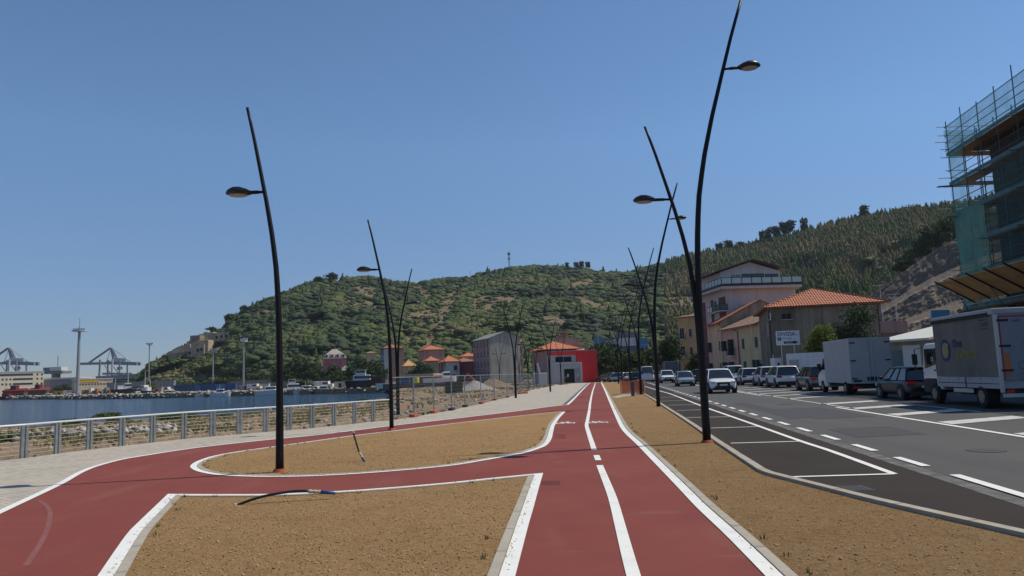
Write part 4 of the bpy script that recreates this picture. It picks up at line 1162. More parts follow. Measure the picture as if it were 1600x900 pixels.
    def rail(s, face, u0, u1, z, out, h=1.0, m=None, name='balcony', slab=None, glass=None):
        T = s.T(face)
        mb = MB(); mb.T = T; mb.box(u0, u1, -out, 0, z - .16, z); b = mb.build(name, slab or m_trim, s.root)
        mb = MB(); mb.T = T
        segs = [((u0, 0), (u0, -out)), ((u0, -out), (u1, -out)), ((u1, -out), (u1, 0))]
        for p, q in segs:
            L = math.hypot(q[0]-p[0], q[1]-p[1])
            for zz in (z + .08, z + h): mb.bar((p[0], p[1], zz), (q[0], q[1], zz), .05)
            if glass is None:
                k = max(2, int(L / .14))
                for i in range(k + 1): mb.bar((p[0]+(q[0]-p[0])*i/k, p[1]+(q[1]-p[1])*i/k, z), (p[0]+(q[0]-p[0])*i/k, p[1]+(q[1]-p[1])*i/k, z + h), .02)
            else:
                k = max(1, round(L / 1.45))
                for i in range(k + 1): mb.bar((p[0]+(q[0]-p[0])*i/k, p[1]+(q[1]-p[1])*i/k, z - .1), (p[0]+(q[0]-p[0])*i/k, p[1]+(q[1]-p[1])*i/k, z + h), .07)
        mb.build('railing', m or m_iron, b)
        if glass is not None:
            mb = MB(); mb.T = T
            for p, q in segs:
                dx, dy = q[0]-p[0], q[1]-p[1]; L = math.hypot(dx, dy); k = max(1, round(L / 1.45))
                for i in range(k):
                    f0, f1 = (i + .06) / k, (i + .94) / k
                    mb.bar((p[0]+dx*f0, p[1]+dy*f0, z + .52), (p[0]+dx*f1, p[1]+dy*f1, z + .52), .02, .8)
            mb.build('glass_panel', glass, b)
        return b
def at(px, Y): return XY(px, 578, Y)

# --- grey house with the hipped tile roof
m_greyw = plaster('grey_render', (0.245, 0.20, 0.145), .35, .2, .4)
m_board = plaster('stained_concrete', (0.30, 0.25, 0.185), .5, .12, .8)
g = Bld('stucco_house', 'grey stained house with wide terracotta hip roof behind the parking sign', at(1209, 82), at(1385, 79.4), 12.5, 8.1, m_greyw)
g.hip(m_tile, 2.5, .6, 'y')
g.box('upper_cladding', m_board, g.w * .30, g.w + .02, -.06, 0, 4.6, 7.95)
g.win('front', 1.75, 6.85, 1.0, .6, fr=.05, frame=m_greyw, pane=m_dark); g.win('left', 9.5, 5.2, .7, 1.3, None); g.win('left', 12.8, 6.9, .5, .6, None); g.win('left', 12.4, 1.0, .8, 1.9, None)
g.tube('downpipe', m_iron, [(-.08, -.08, 7.9), (-.08, -.08, 0)], .07)
g.tube('downpipe', m_brown_sh, [(g.w - .3, -.1, 7.9), (g.w - .3, -.1, 0)], .06)
# --- pair of terrace houses along the street
m_pinkw = plaster('rose_plaster', (0.70, 0.40, 0.31), .2); m_yelw = plaster('sand_plaster', (0.68, 0.50, 0.29), .2); m_salm = plaster('salmon_plaster', (0.72, 0.45, 0.29), .22)
m_gwall = plaster('bare_tan_wall', (0.30, 0.235, 0.16), .5, .2)
h1 = Bld('terrace_house', 'rose pink terrace house with green shutters and a small iron balcony', at(1132, 110), at(1159, 103), 8.5, 7.4, m_pinkw, group='terrace houses on the street')
h1.gable(m_tile_old, 1.7, .7, 'x', og=.05)
h2 = Bld('terrace_house', 'sand yellow terrace house with green shutters against the grey house', at(1159, 103), at(1191, 95.5), 8.5, 7.4, m_yelw, group='terrace houses on the street')
h2.gable(m_tile_old, 1.7, .7, 'x', og=.05)
for u, op in ((1.3, .45), (4.0, .5)):
    h1.win('front', u, 1.0, .8, 1.5, m_green_sh, openf=op, shw=.45)
h1.win('front', 1.3, 4.2, .8, 1.4, m_green_sh, openf=.45, shw=.45); h1.win('front', 4.2, 3.5, .9, 2.2, m_green_sh, openf=.3, shw=.45, sill=False)
h1.rail('front', 3.4, 5.4, 3.4, .8)
h1.tube('downpipe', m_iron, [(h1.w - .9, -.62, 7.2), (h1.w - .4, -.1, 6.6), (h1.w - .3, -.1, 0)], .06)
h2.win('front', 1.4, 4.2, .95, 1.4, m_green_sh); h2.win('front', 6.3, 4.2, .95, 1.4, m_green_sh); h2.win('front', 1.6, 1.0, .95, 1.5, m_green_sh); h2.win('front', 6.3, .9, 1.1, 1.7, m_green_sh, openf=.8, shw=.55)
h2.door('front', 7.4, .9, 2.1, m_brown_sh)
h3 = Bld('gabled_house', 'salmon house with bright tile roof and a bare tan gable wall', at(1110, 121), at(1133, 110.3), 11.5, 8.7, m_salm)
h3.gable(m_tile, 2.9, .6, 'x', mg=m_gwall, og=.12)
h3.box('side_wall', m_gwall, h3.w, h3.w + .02, .02, 11.48, 7.0, 8.7)
for u in (2.0, 8.3):
    for z in (1.0, 4.3): h3.win('front', u, z, .85, 1.5, m_green_sh, openf=.45 if u < 4 else .0, shw=.45)
h3.tube('downpipe', m_iron, [(h3.w - .1, -.55, 8.5), (h3.w - .1, -.1, 7.7), (h3.w - .1, -.1, 0)], .06)
# --- apartment block with the penthouse
m_apw = plaster('pale_lilac_wall', (0.50, 0.455, 0.44), .15, .06); m_brick = mat('dark_red_brick', (0.17, 0.058, 0.052), .9, .25, 3, .3, 14); m_pent = plaster('penthouse_white', (0.52, 0.52, 0.54), .1, .05)
m_frost = mat('frosted_glass', (0.36, 0.46, 0.45), .25, .05, spec=.6)
ap = Bld('apartment_block', 'tall pale apartment block with brick street side, glass terrace and penthouse', at(1143, 118), at(1253, 119), 15, 14.2, m_apw, 'apartment block')
ap.box('brick_facing', m_brick, -.07, -.003, .6, 3.4, 0, 13.2); ap.box('brick_facing', m_brick, -.07, -.003, 6.0, 7.2, 0, 13.2); ap.box('brick_facing', m_brick, -.07, -.003, 10.0, 14.9, 0, 13.2)
sl_ = ap.box('terrace_slab', m_apw, -1.2, ap.w + .5, -1.4, 15.2, 14.2, 14.9)
ap.box('dark_fascia', m_iron, -1.25, ap.w + .55, -1.45, -1.39, 14.62, 15.0); ap.box('dark_fascia', m_iron, -1.26, -1.2, -1.39, 15, 14.62, 15.0)
mb = MB()
for k in range(9): mb.bar((-1.2 + k * (ap.w + 1.7) / 8, -1.42, 14.9), (-1.2 + k * (ap.w + 1.7) / 8, -1.42, 15.98), .07)
for k in range(6): mb.bar((-1.22, -1.4 + k * 1.5, 14.9), (-1.22, -1.4 + k * 1.5, 15.98), .07)
mb.bar((-1.2, -1.42, 15.98), (ap.w + .5, -1.42, 15.98), .06); mb.bar((-1.22, -1.42, 15.98), (-1.22, 6.1, 15.98), .06)
rl = mb.build('terrace_railing', m_iron, ap.root)
mb = MB()
for k in range(8):
    q = (ap.w + 1.7) / 8; mb.box(-1.2 + k * q + .08, -1.2 + (k + 1) * q - .08, -1.43, -1.41, 15.04, 15.9)
for k in range(5): mb.box(-1.23, -1.21, -1.4 + k * 1.5 + .08, -1.4 + (k + 1) * 1.5 - .08, 15.04, 15.9)
mb.build('glass_panel', m_frost, rl)
pw0, pw1 = -.4, 9.6
mb = MB(); mb.prism([(pw0, .9), (pw1, .9), (pw1, 14.5), (pw0, 14.5)], 14.9, 17.2)
mb.add([(pw0, .9, 17.2), (pw1, .9, 17.2), (4.6, .9, 18.75), (pw0, 14.5, 17.2), (pw1, 14.5, 17.2), (4.6, 14.5, 18.75)], [(0, 1, 2), (5, 4, 3), (1, 4, 5, 2), (2, 5, 3, 0)])
ph = mb.build('penthouse', m_pent, ap.root)
out = [(pw0 - 1.3, 17.0), (4.6, 18.9), (pw1 + 1.0, 17.15)]; out = out + [(x, z + .16) for x, z in reversed(out)]
mb = MB(); n = 6; vs = [(x, -.6, z) for x, z in out] + [(x, 15.6, z) for x, z in out]
mb.add(vs, [tuple(range(n)), tuple(range(2*n-1, n-1, -1))] + [(i, n + i, n + (i+1) % n, (i+1) % n) for i in range(n)]); mb.build('roof', m_brown_sh, ap.root)
ap.win('front', 2.1, 14.95, 1.7, 1.75, None, sill=False, yoff=-.9, pane=mat('curtained_glass', (0.20, 0.21, 0.22), .2, .3, 2), name='penthouse_window'); ap.win('front', 5.0, 14.95, 3.6, 1.8, None, sill=False, yoff=-.9, frame=m_iron, name='penthouse_window'); ap.win('front', 8.2, 14.95, 2.1, 1.7, None, sill=False, yoff=-.9, frame=m_iron, name='penthouse_window')
ap.win('front', 4.6, 9.7, .75, 1.9, m_trim, fr=.05); ap.win('front', 6.0, 9.7, .75, 1.9, m_brown_sh, fr=.05)
ap.win('front', 4.6, 5.8, .75, 1.9, m_trim, fr=.05); ap.win('front', 6.0, 5.8, .75, 1.9, m_brown_sh, fr=.05)
for z in (3.6, 7.3, 10.9):
    ap.win('left', 13.1, z + .05, 1.6, 2.3, None, sill=False); ap.win('left', 9.9, z + .4, 1.0, 1.6, None); ap.win('left', 3.6, z + .4, 1.0, 1.6, None)
    ap.rail('left', 11.6, 15.2, z, 1.3, glass=mat('dim_glass', (0.07, 0.09, 0.09), .2, 0)); ap.rail('left', 8.2, 10.6, z, .9, glass=m_trim)
ap.tube('cable_duct', m_iron, [(0, -.03, 9.2), (8.5, -.03, 9.25)], .04)
mb = MB(); mb.bar((-1.4, 12, 17), (-1.4, 12, 19.2), .05); mb.bar((-2.2, 12, 18.6), (-.6, 12, 18.6), .04); mb.bar((-1.9, 12, 18.9), (-.9, 12, 18.9), .04); mb.build('roof_aerial', m_trim, ap.root)
# --- yellow block further down the street
m_och = plaster('ochre_wall', (0.58, 0.39, 0.19), .25)
yb = Bld('corner_house', 'ochre house with covered balconies beyond the brick apartment block', at(1064, 152), at(1098, 147), 11, 12.2, m_och)
yb.hip(m_tile_old, 1.3, .5, 'x')
for z in (4.2, 7.9):
    yb.win('front', .95, z, 1.2, 2.2, None, sill=False, pane=m_dark); yb.rail('front', .1, 1.9, z - .1, .9); yb.win('front', 3.3, z + .3, .8, 1.6, m_brown_sh)
for z in (1.0,): yb.win('front', 3.2, z, .9, 1.8, m_brown_sh)
# --- red pavilion at the end of the path
m_redp = mat('red_panel', (0.74, 0.045, 0.045), .65, .06, .8); m_lgrey = plaster('light_grey_wall', (0.44, 0.44, 0.45), .12, .05); m_pinkp = plaster('faded_pink_wall', (0.40, 0.235, 0.205), .3)
m_capg = mat('zinc_cap', (0.30, 0.31, 0.33), .5, .05)
pv = Bld('red_pavilion', 'red panelled pavilion with grey porch and orange hip roof', at(853, 130), at(932, 131.5), 12.5, 5.75, m_pinkp, 'pavilion')
pv.hip(m_tile2, 1.75, .35, 'x', z=5.95, x0=-.25, x1=6.6, y0=1.2)
pv.box('red_panel', m_redp, 5.55, pv.w + .05, -.5, -.01, 0, 5.6); pv.box('red_panel', m_redp, 1.0, 5.55, -.5, -.01, 4.95, 5.6)
pv.box('roof_edge', m_capg, .95, pv.w + .1, -.55, 3.0, 5.6, 5.72)
pv.box('red_panel', m_redp, pv.w + .003, pv.w + .05, -.01, 9.0, 0, 5.6)
pv.box('grey_wall', m_lgrey, .2, 5.5, -.12, -.01, 0, 4.94)
po = pv.box('porch', m_lgrey, .55, 5.75, -2.2, -.52, 0, 3.55); pv.box('porch_rim', m_trim, 5.75, 5.95, -2.25, -.52, 0, 3.6, po); pv.box('porch_rim', m_trim, .5, 5.74, -2.25, -2.205, 3.42, 3.6, po)
pv.win('front', 3.2, 3.72, 2.9, .9, None, yoff=.13, sill=False, frame=m_lgrey)
dd = pv.box('door', m_pane, 2.75, 4.55, -2.24, -2.203, 0, 2.45)
mb = MB()
for x in (2.75, 3.65, 4.5): mb.box(x, x + .05, -2.27, -2.242, 0, 2.45)
mb.box(2.75, 4.55, -2.27, -2.242, 1.9, 1.96); mb.build('frame', m_iron, dd)
pv.box('notice', m_trim, 3.25, 3.5, -2.30, -2.272, 1.1, 1.6); pv.box('notice', m_trim, 5.0, 5.25, -2.24, -2.203, 1.1, 1.6); pv.box('side_pane', m_capg, 4.75, 5.55, -2.215, -2.203, .1, 2.6)
pv.win('left', 4.0, 2.6, .8, 1.2, None); pv.win('left', 8.5, 2.6, .8, 1.2, None)
pv.box('leaning_panel', m_trim, -1.7, -1.45, 1.2, 3.2, 0, 2.2)
# --- the old town between the water and the hill
m_lil = plaster('old_lilac', (0.34, 0.235, 0.235), .25); m_blank = plaster('blank_grey_green', (0.41, 0.395, 0.335), .35, .1)
gb = Bld('gabled_block', 'four storey lilac house with a blank grey gable and rows of dark windows', at(766, 190), at(814, 193), 14, 11.4, m_lil)
gb.gable(m_slate, 1.6, .4, 'y', og=.3)
gb.box('gable_facing', m_blank, 0, gb.w, -.06, -.003, 0, 11.4)
mb = MB(); mb.add([(0, -.065, 11.4), (gb.w, -.065, 11.4), (gb.w/2, -.065, 12.95), (0, -.003, 11.4), (gb.w, -.003, 11.4), (gb.w/2, -.003, 12.95)], [(0, 1, 2), (5, 4, 3), (0, 3, 4, 1), (1, 4, 5, 2), (2, 5, 3, 0)]); mb.build('gable_facing', m_blank, gb.root)
for u in (1.6, 4.5, 7.4, 10.3, 12.8):
    for z in (1.3, 3.9, 6.5, 9.1): gb.win('left', u, z, .9, 1.7, m_brown_sh)
for z in (4.0, 6.6): gb.win('front', .9 + 6.5, z, .5, .9, None)
gc = Bld('town_house', 'lilac house with orange roof squeezed behind the blank gable', at(789, 203), at(818, 205), 10, 10.9, m_lil, group='houses of the old town')
gc.hip(m_tile2, 1.9, .4, 'x')
for u in (1.0, 2.7, 4.2):
    for z in (1.2, 4.4, 7.8): gc.win('front', u, z, .8, 1.6, m_green_sh, openf=.5, shw=.4)
def town(label, pxL, pxM, pxR, Y, ytop, yeave, mw, mroof, wins=(2, 2), depth=None, sh=None, roof='hip', ridge='x', name='town_house', cat='house', rise=None, skew=.28, base=None, group='houses of the old town', floors=(1.2, 4.2, 7.2, 10.2)):
    """a house with its shaded flank between pxL and pxM and its front between pxM and pxR"""
    a = Vector(at(pxM, Y)); yh = 582 - (pxM - 930) * math.tan(R(2))
    h = (yh - yeave) * Y / FOC + CAM_H; top = (yh - ytop) * Y / FOC + CAM_H
    q = Vector((math.cos(skew), math.sin(skew)))
    # run the front along q until it is seen at pxR
    k = (pxR - 800) / FOC; L = (k * a.y - a.x) / (q.x - k * q.y); b = a + q * L
    n_ = Vector((-q.y, q.x)); k = (pxL - 800) / FOC; den = n_.x - k * n_.y
    D = (k * a.y - a.x) / den if abs(den) > 1e-3 else 8
    D = depth or min(16, max(5, D))
    bl_ = Bld(name, label, a, b, D, h, mw, cat, group)
    if roof == 'hip': bl_.hip(mroof, top - h, .4, ridge)
    elif roof == 'gable': bl_.gable(mroof, top - h, .4, ridge)
    nf = [z for z in floors if z + 1.6 < h]
    for z in nf:
        for i in range(wins[0]): bl_.win('front', bl_.w * (i + .5) / wins[0], z, .85, 1.4, sh, name='window')
        for i in range(wins[1]): bl_.win('left', D * (i + .5) / wins[1], z, .85, 1.4, sh, name='window')
    return bl_
m_pk1 = plaster('pink_a', (0.47, 0.27, 0.215)); m_tan = plaster('tan_a', (0.50, 0.40, 0.27)); m_br = plaster('brown_a', (0.24, 0.165, 0.135)); m_wh = plaster('offwhite_a', (0.55, 0.54, 0.51)); m_rd = plaster('rose_red_a', (0.36, 0.12, 0.125)); m_bg = plaster('blue_grey_a', (0.185, 0.205, 0.24)); m_mans = plaster('mansard_slate', (0.36, 0.30, 0.26))
t1 = town('pink house with a long orange hip roof standing above its neighbours', 645, 664, 691, 235, 539, 547.5, m_pk1, m_tile2, (0, 4), depth=13)
t2 = town('tan house with low orange roof below the long pink house', 658, 667, 683, 212, 557, 565, m_tan, m_tile2, (0, 1), depth=7)
t3 = town('house with orange roof, brown flank and a white front with big window', 682, 697, 714, 200, 555, 566, m_br, m_tile2, (0, 2))
t3.box('white_front', m_wh, 0, t3.w, -.05, -.003, 0, t3.h - .1); t3.win('front', t3.w * .55, .6, 1.2, 1.9, None, yoff=.05); t3.win('front', t3.w * .7, 3.6, 1.0, 1.3, m_green_sh, yoff=.05)
t4 = town('rose red low house with a weathered roof beside the lilac block', 714, 716, 741, 203, 559, 566.5, m_rd, m_tile_old, (3, 0), depth=9)
t5 = town('small house showing only its orange roof over the rose red one', 722, 724, 744, 232, 551, 558, m_pk1, m_tile2, (2, 0), depth=8)
t6 = town('low house with yellowish orange roof beside the blue grey block', 628, 632, 646, 225, 562.5, 573, m_tan, mat('ochre_tiles', (0.50, 0.27, 0.11), .9, .2, 1.5), (2, 0), depth=6, ridge='x')
t7 = town('blue grey block of flats with pink side and red hip roof', 584, 600, 628, 250, 537.5, 545, m_bg, m_tile, (0, 4), depth=12, name='apartment_block', cat='apartment block', floors=(1.2, 3.7, 6.2, 8.7))
t7.box('white_strip', m_wh, .05, 2.6, -.08, -.003, 0, t7.h - .2); t7.box('pink_front', m_pk1, 2.62, t7.w, -.05, -.003, 0, t7.h - .1)
for z in (1.2, 3.7, 6.2, 8.7): t7.win('front', 4.4, z, 1.0, 1.4, m_trim, yoff=.05)
t8 = town('pink house with a tall slate mansard roof among trees', 494, 506, 538, 290, 560, 561, plaster('mansard_pink', (0.44, 0.17, 0.19)), m_slate, (5, 3), roof=None, depth=12, floors=(-1.0, 1.8, 4.4))
mb = MB(); w_, d_, h_ = t8.w, t8.d, t8.h
A = [(-.3, -.3), (w_ + .3, -.3), (w_ + .3, d_ + .3), (-.3, d_ + .3)]; Bq = [(.7, .7), (w_ - .7, .7), (w_ - .7, d_ - .7), (.7, d_ - .7)]
mb.add([(x, y, h_) for x, y in A] + [(x, y, h_ + 1.7) for x, y in Bq] + [(w_ * .42, d_ * .5, h_ + 3.9), (w_ * .62, d_ * .5, h_ + 3.9)], [(3, 2, 1, 0)] + [(i, (i+1) % 4, 4 + (i+1) % 4, 4 + i) for i in range(4)] + [(4, 5, 9, 8), (5, 6, 9), (6, 7, 8, 9), (7, 4, 8)])
rf = mb.build('roof', m_mans, t8.root)
mb = MB()
for k in range(4): 
    x = w_ * (k + .5) / 4; mb.box(x - .55, x + .55, -.2, 1.0, h_ + .25, h_ + 1.65)
dm = mb.build('dormers', m_trim, rf)
mb = MB()
for k in range(4): 
    x = w_ * (k + .5) / 4; mb.box(x - .3, x + .3, -.24, -.205, h_ + .4, h_ + 1.4)
mb.build('dormer_panes', m_dark, dm)
t9 = town('narrow yellow house half hidden behind the blue grey block', 573, 574, 585, 275, 549, 553, m_tan, m_tile_old, (1, 0), depth=8)
t10 = town('grey shed roof house under trees beside the pink mansard', 528, 531, 548, 262, 572, 580, m_blank, m_slate, (2, 0), depth=8)
lb = Bld('quayside_shed', 'long low shed with a tan flat roof and blue door on the quay', at(622, 188), at(676, 184), 7, 2.3, plaster('shed_wall', (0.16, 0.13, 0.11)), 'shed')
lb.box('roof', plaster('tan_roof', (0.46, 0.33, 0.26)), -.5, lb.w + .5, -.6, 7.5, 2.3, 2.85); lb.door('front', 2.0, 2.6, 2.0, mat('blue_door', (0.05, 0.11, 0.24), .6))
# terraced houses on the hillside above the pavilion
hb = Bld('hillside_house', 'stepped tan concrete house on the hillside above the pavilion', at(862, 205), at(908, 205), 9, 9.2, m_br, base=0)
hb.box('upper_storey', m_pk1, 1.9, 8.4, 1.5, 8.0, 9.2, 11.6); hb.box('roof_slab', m_tan, 1.5, 5.6, 1.0, 8.2, 13.1, 13.4); hb.box('upper_storey', m_pk1, 2.0, 5.2, 2.5, 7.0, 11.6, 13.1); hb.box('roof_slab', m_tan, -.4, 8.9, -.3, 9.3, 9.2, 9.5)
hc = Bld('hillside_house', 'lower tan terrace house with a striped orange awning on the hillside', at(899, 190), at(921, 190), 7, 8.6, m_tan)
hc.box('roof_slab', m_pk1, -.4, hc.w + .4, -.3, 7.2, 8.6, 8.9); hc.box('roof_slab', m_wh, -.3, hc.w + .9, -1.5, 0, 5.3, 5.5); hc.box('roof_slab', m_wh, -.3, hc.w + .9, -1.5, 0, 2.9, 3.1)
mb = MB(); mb.add([(.4, -.02, 8.2), (2.9, -.02, 8.2), (3.1, -1.3, 7.2), (.4, -1.3, 7.2), (.4, -.02, 8.15), (2.9, -.02, 8.15), (3.1, -1.3, 7.15), (.4, -1.3, 7.15)], [(3, 2, 1, 0), (4, 5, 6, 7), (0, 1, 5, 4), (1, 2, 6, 5), (2, 3, 7, 6), (3, 0, 4, 7)]); mb.build('awning', mat('orange_awning', (0.62, 0.33, 0.19), .8), hc.root)
for u in (.9, 2.6): hc.win('front', u, 6.0, .9, 1.5, None, sill=False)
# low roadside works with blue cladding far down the road
m_bluep = mat('blue_cladding', (0.06, 0.20, 0.34), .5, .15)
tb = Bld('roadside_works', 'white sided industrial shed with blue ends far down the road', at(938, 255), at(1013, 255), 12, 11.2, plaster('teal_grey', (0.12, 0.15, 0.15)), 'industrial shed', z0=-.6)
tb.box('white_cladding', m_wh, tb.w * .42, tb.w * .78, -.15, -.003, 10.4, 13.2); tb.box('upper_deck', plaster('deck_grey', (0.16, 0.19, 0.19)), tb.w * .45, tb.w * .9, 1, 10, 13.2, 15.2)
tb.box('blue_cladding', m_bluep, -1.5, 2.2, -.4, 4, 11.2, 13.4); tb.box('blue_cladding', m_bluep, tb.w * .82, tb.w + .3, -.6, 4, 9.6, 12.6)
tb.box('grey_band', m_capg, 2.2, tb.w * .42, -.1, 3, 11.2, 12.4)
# --- the house under scaffolding at the roadside
m_build = plaster('raw_concrete_wall', (0.085, 0.080, 0.072), .3, .15)
SN, SF = RD(24.7, 14), RD(24.7, 45.5)
sc_b = Bld('shell_building', 'dark tall building shell wrapped in scaffolding beside the road', (SF.x, SF.y), (SN.x, SN.y), 13, 15.0, m_build, 'building')
for z in (3.4, 6.2, 9.0, 11.8):
    for k in range(6): sc_b.win('front', 4.0 + k * 4.6, z - 1.0, 1.3, 1.7, None, frame=m_build, sill=False)
sc_b.box('roof_slab', m_build, -.6, sc_b.w + .5, -.7, 13.5, 15.0, 15.25)

# --- small buildings behind the queue
m_whw = plaster('white_wall', (0.60, 0.60, 0.62), .15, .05)
ww = Bld('boundary_wall', 'white boundary wall with a dark red gate behind the parked cars', at(1230, 66), at(1292, 62.5), .3, 2.75, m_whw, 'wall')
ww.box('gate', mat('dark_red_gate', (0.14, 0.03, 0.03), .7), .45, 1.35, -.04, .2, 0, 1.35); ww.box('sign_plate', mat('grey_sign_plate', (0.34, 0.33, 0.34), .7, .3, 6), .3, 1.3, -.03, -.002, 1.55, 2.2)
ks = Bld('meter_kiosk', 'white utility kiosk with dark symbols beside the white wall', at(1210.5, 69), at(1222, 69), 1.0, 2.45, m_whw, 'kiosk')
ks.box('symbol', m_iron, .3, .5, -.012, -.002, 1.75, 2.0); ks.box('symbol', m_iron, .3, .5, -.012, -.002, .95, 1.2)
ks.box('display', mat('grey_display', (.30, .32, .35), .5), .62, .9 if ks.w > .9 else ks.w - .05, -.012, -.002, 1.6, 2.15)
sh_ = Bld('roadside_shed', 'low shed with pale sloping roof and a corrugated gate behind the trucks', at(1384, 60), at(1462, 56), 8, 3.3, plaster('shed_beige', (0.33, 0.29, 0.25)), 'shed')
mb = MB(); mb.xprism([(-.8, 3.25), (8.2, 4.75), (8.2, 4.9), (-.8, 3.42)], -.3, sh_.w + .3); sh_.roof = mb.build('roof', mat('pale_roof_sheet', (0.55, 0.53, 0.47), .6, .1), sh_.root)
mb = MB()
for k in range(9): mb.box(-.2 + k * sh_.w / 8.4, -.12 + k * sh_.w / 8.4, -.82, -.802, 3.25, 3.42)
mb.build('roof_ribs', m_trim, sh_.roof)
gt = MB()
for k in range(17): gt.box(.35 + k * .085, .40 + k * .085, -.06, -.02, .1, 2.6)
gt.box(.3, 1.8, -.02, -.002, .05, 2.65); sh_.gate = gt.build('corrugated_gate', mat('grey_green_gate', (0.20, 0.25, 0.24), .6), sh_.root)
sh_.box('gate_post', m_whw, .02, .3, -.12, -.002, 0, 2.9); sh_.box('white_panel', mat('white_metal_panel', (0.60, 0.60, 0.56), .5, .04), 1.83, 3.35, -.16, -.002, 0, 2.95)
pb = Bld('pink_parapet', 'low building with a pink balustrade under the rock slope', at(1381, 74), at(1424, 73), 4, 4.6, m_br, 'building')
mb = MB(); mb.box(0, pb.w, -.05, .1, 4.6, 4.75); mb.box(0, pb.w, -.05, .1, 5.6, 5.75)
for k in range(18): mb.box(.05 + k * pb.w / 18, .2 + k * pb.w / 18, -.03, .08, 4.75, 5.6)
mb.build('balustrade', plaster('pink_bal', (0.42, 0.28, 0.26)), pb.root)
# ------------------------------------------------------------------ vehicles
def paint(name, c, rough=.3, metal=0.0, coat=.6): return mat(name, c, rough, 0, metal=metal, coat=coat, spec=.5)
p_white = paint('white_car_paint', (0.68, 0.69, 0.70)); p_silver = paint('silver_car_paint', (0.36, 0.38, 0.39), .3, .55); p_grey = paint('grey_car_paint', (0.10, 0.115, 0.135), .28, .3); p_black = paint('black_car_paint', (0.010, 0.011, 0.013), .2); p_blue = paint('dark_blue_paint', (0.008, 0.010, 0.016), .35, 0, .15)
m_tyre = mat('tyre_rubber', (0.018, 0.018, 0.019), .9, .1); m_rim = mat('alloy_rim', (0.22, 0.22, 0.23), .35, 0, metal=.8); m_clad = mat('black_plastic', (0.022, 0.022, 0.024), .6, 0)
m_cglass = mat('car_glass', (0.012, 0.016, 0.019), .05, 0, spec=.9); m_tail = mat('tail_lamp_red', (0.30, 0.012, 0.015), .2, 0, coat=.5); m_lampc = mat('head_lamp_clear', (0.45, 0.47, 0.5), .12, 0, spec=.8); m_plate = mat('number_plate', (0.62, 0.62, 0.60), .5, 0)
m_brake = mat('lit_brake_lamp', (0.30, 0.010, 0.013), .25, 0)
_b = m_brake.node_tree.nodes['Principled BSDF']; _b.inputs['Emission Color'].default_value = (.9, .03, .04, 1); _b.inputs['Emission Strength'].default_value = .03
def wheel(parent, x, y, r, w=.22, side=1, rim=.62):
    mb = MB(); c = Vector((x, y, r)); o = Vector((side, 0, 0))
    mb.tube([c - o * w * .5, c - o * w * .42, c + o * w * .42, c + o * w * .5], [r * .9, r, r, r * .92], 24)
    t = mb.build('wheel', m_tyre, parent, smooth=False)
    mb = MB(); mb.tube([c + o * w * .40, c + o * (w * .5 + .012)], [r * rim, r * rim], 20)
    mb.build('rim', m_rim, t)
    mb = MB()
    for k in range(5):
        a = k * 1.2566 + .3; d = Vector((0, math.cos(a), math.sin(a))); e = Vector((0, math.cos(a + .63), math.sin(a + .63)))
        q = c + o * (w * .5 + .014)
        mb.add([q + e * r * .2, q + (e + d * .25).normalized() * r * rim * .9, q + (e - d * .25).normalized() * r * rim * .9], [(0, 1, 2)])
    mb.build('spoke_gap', m_clad, t)
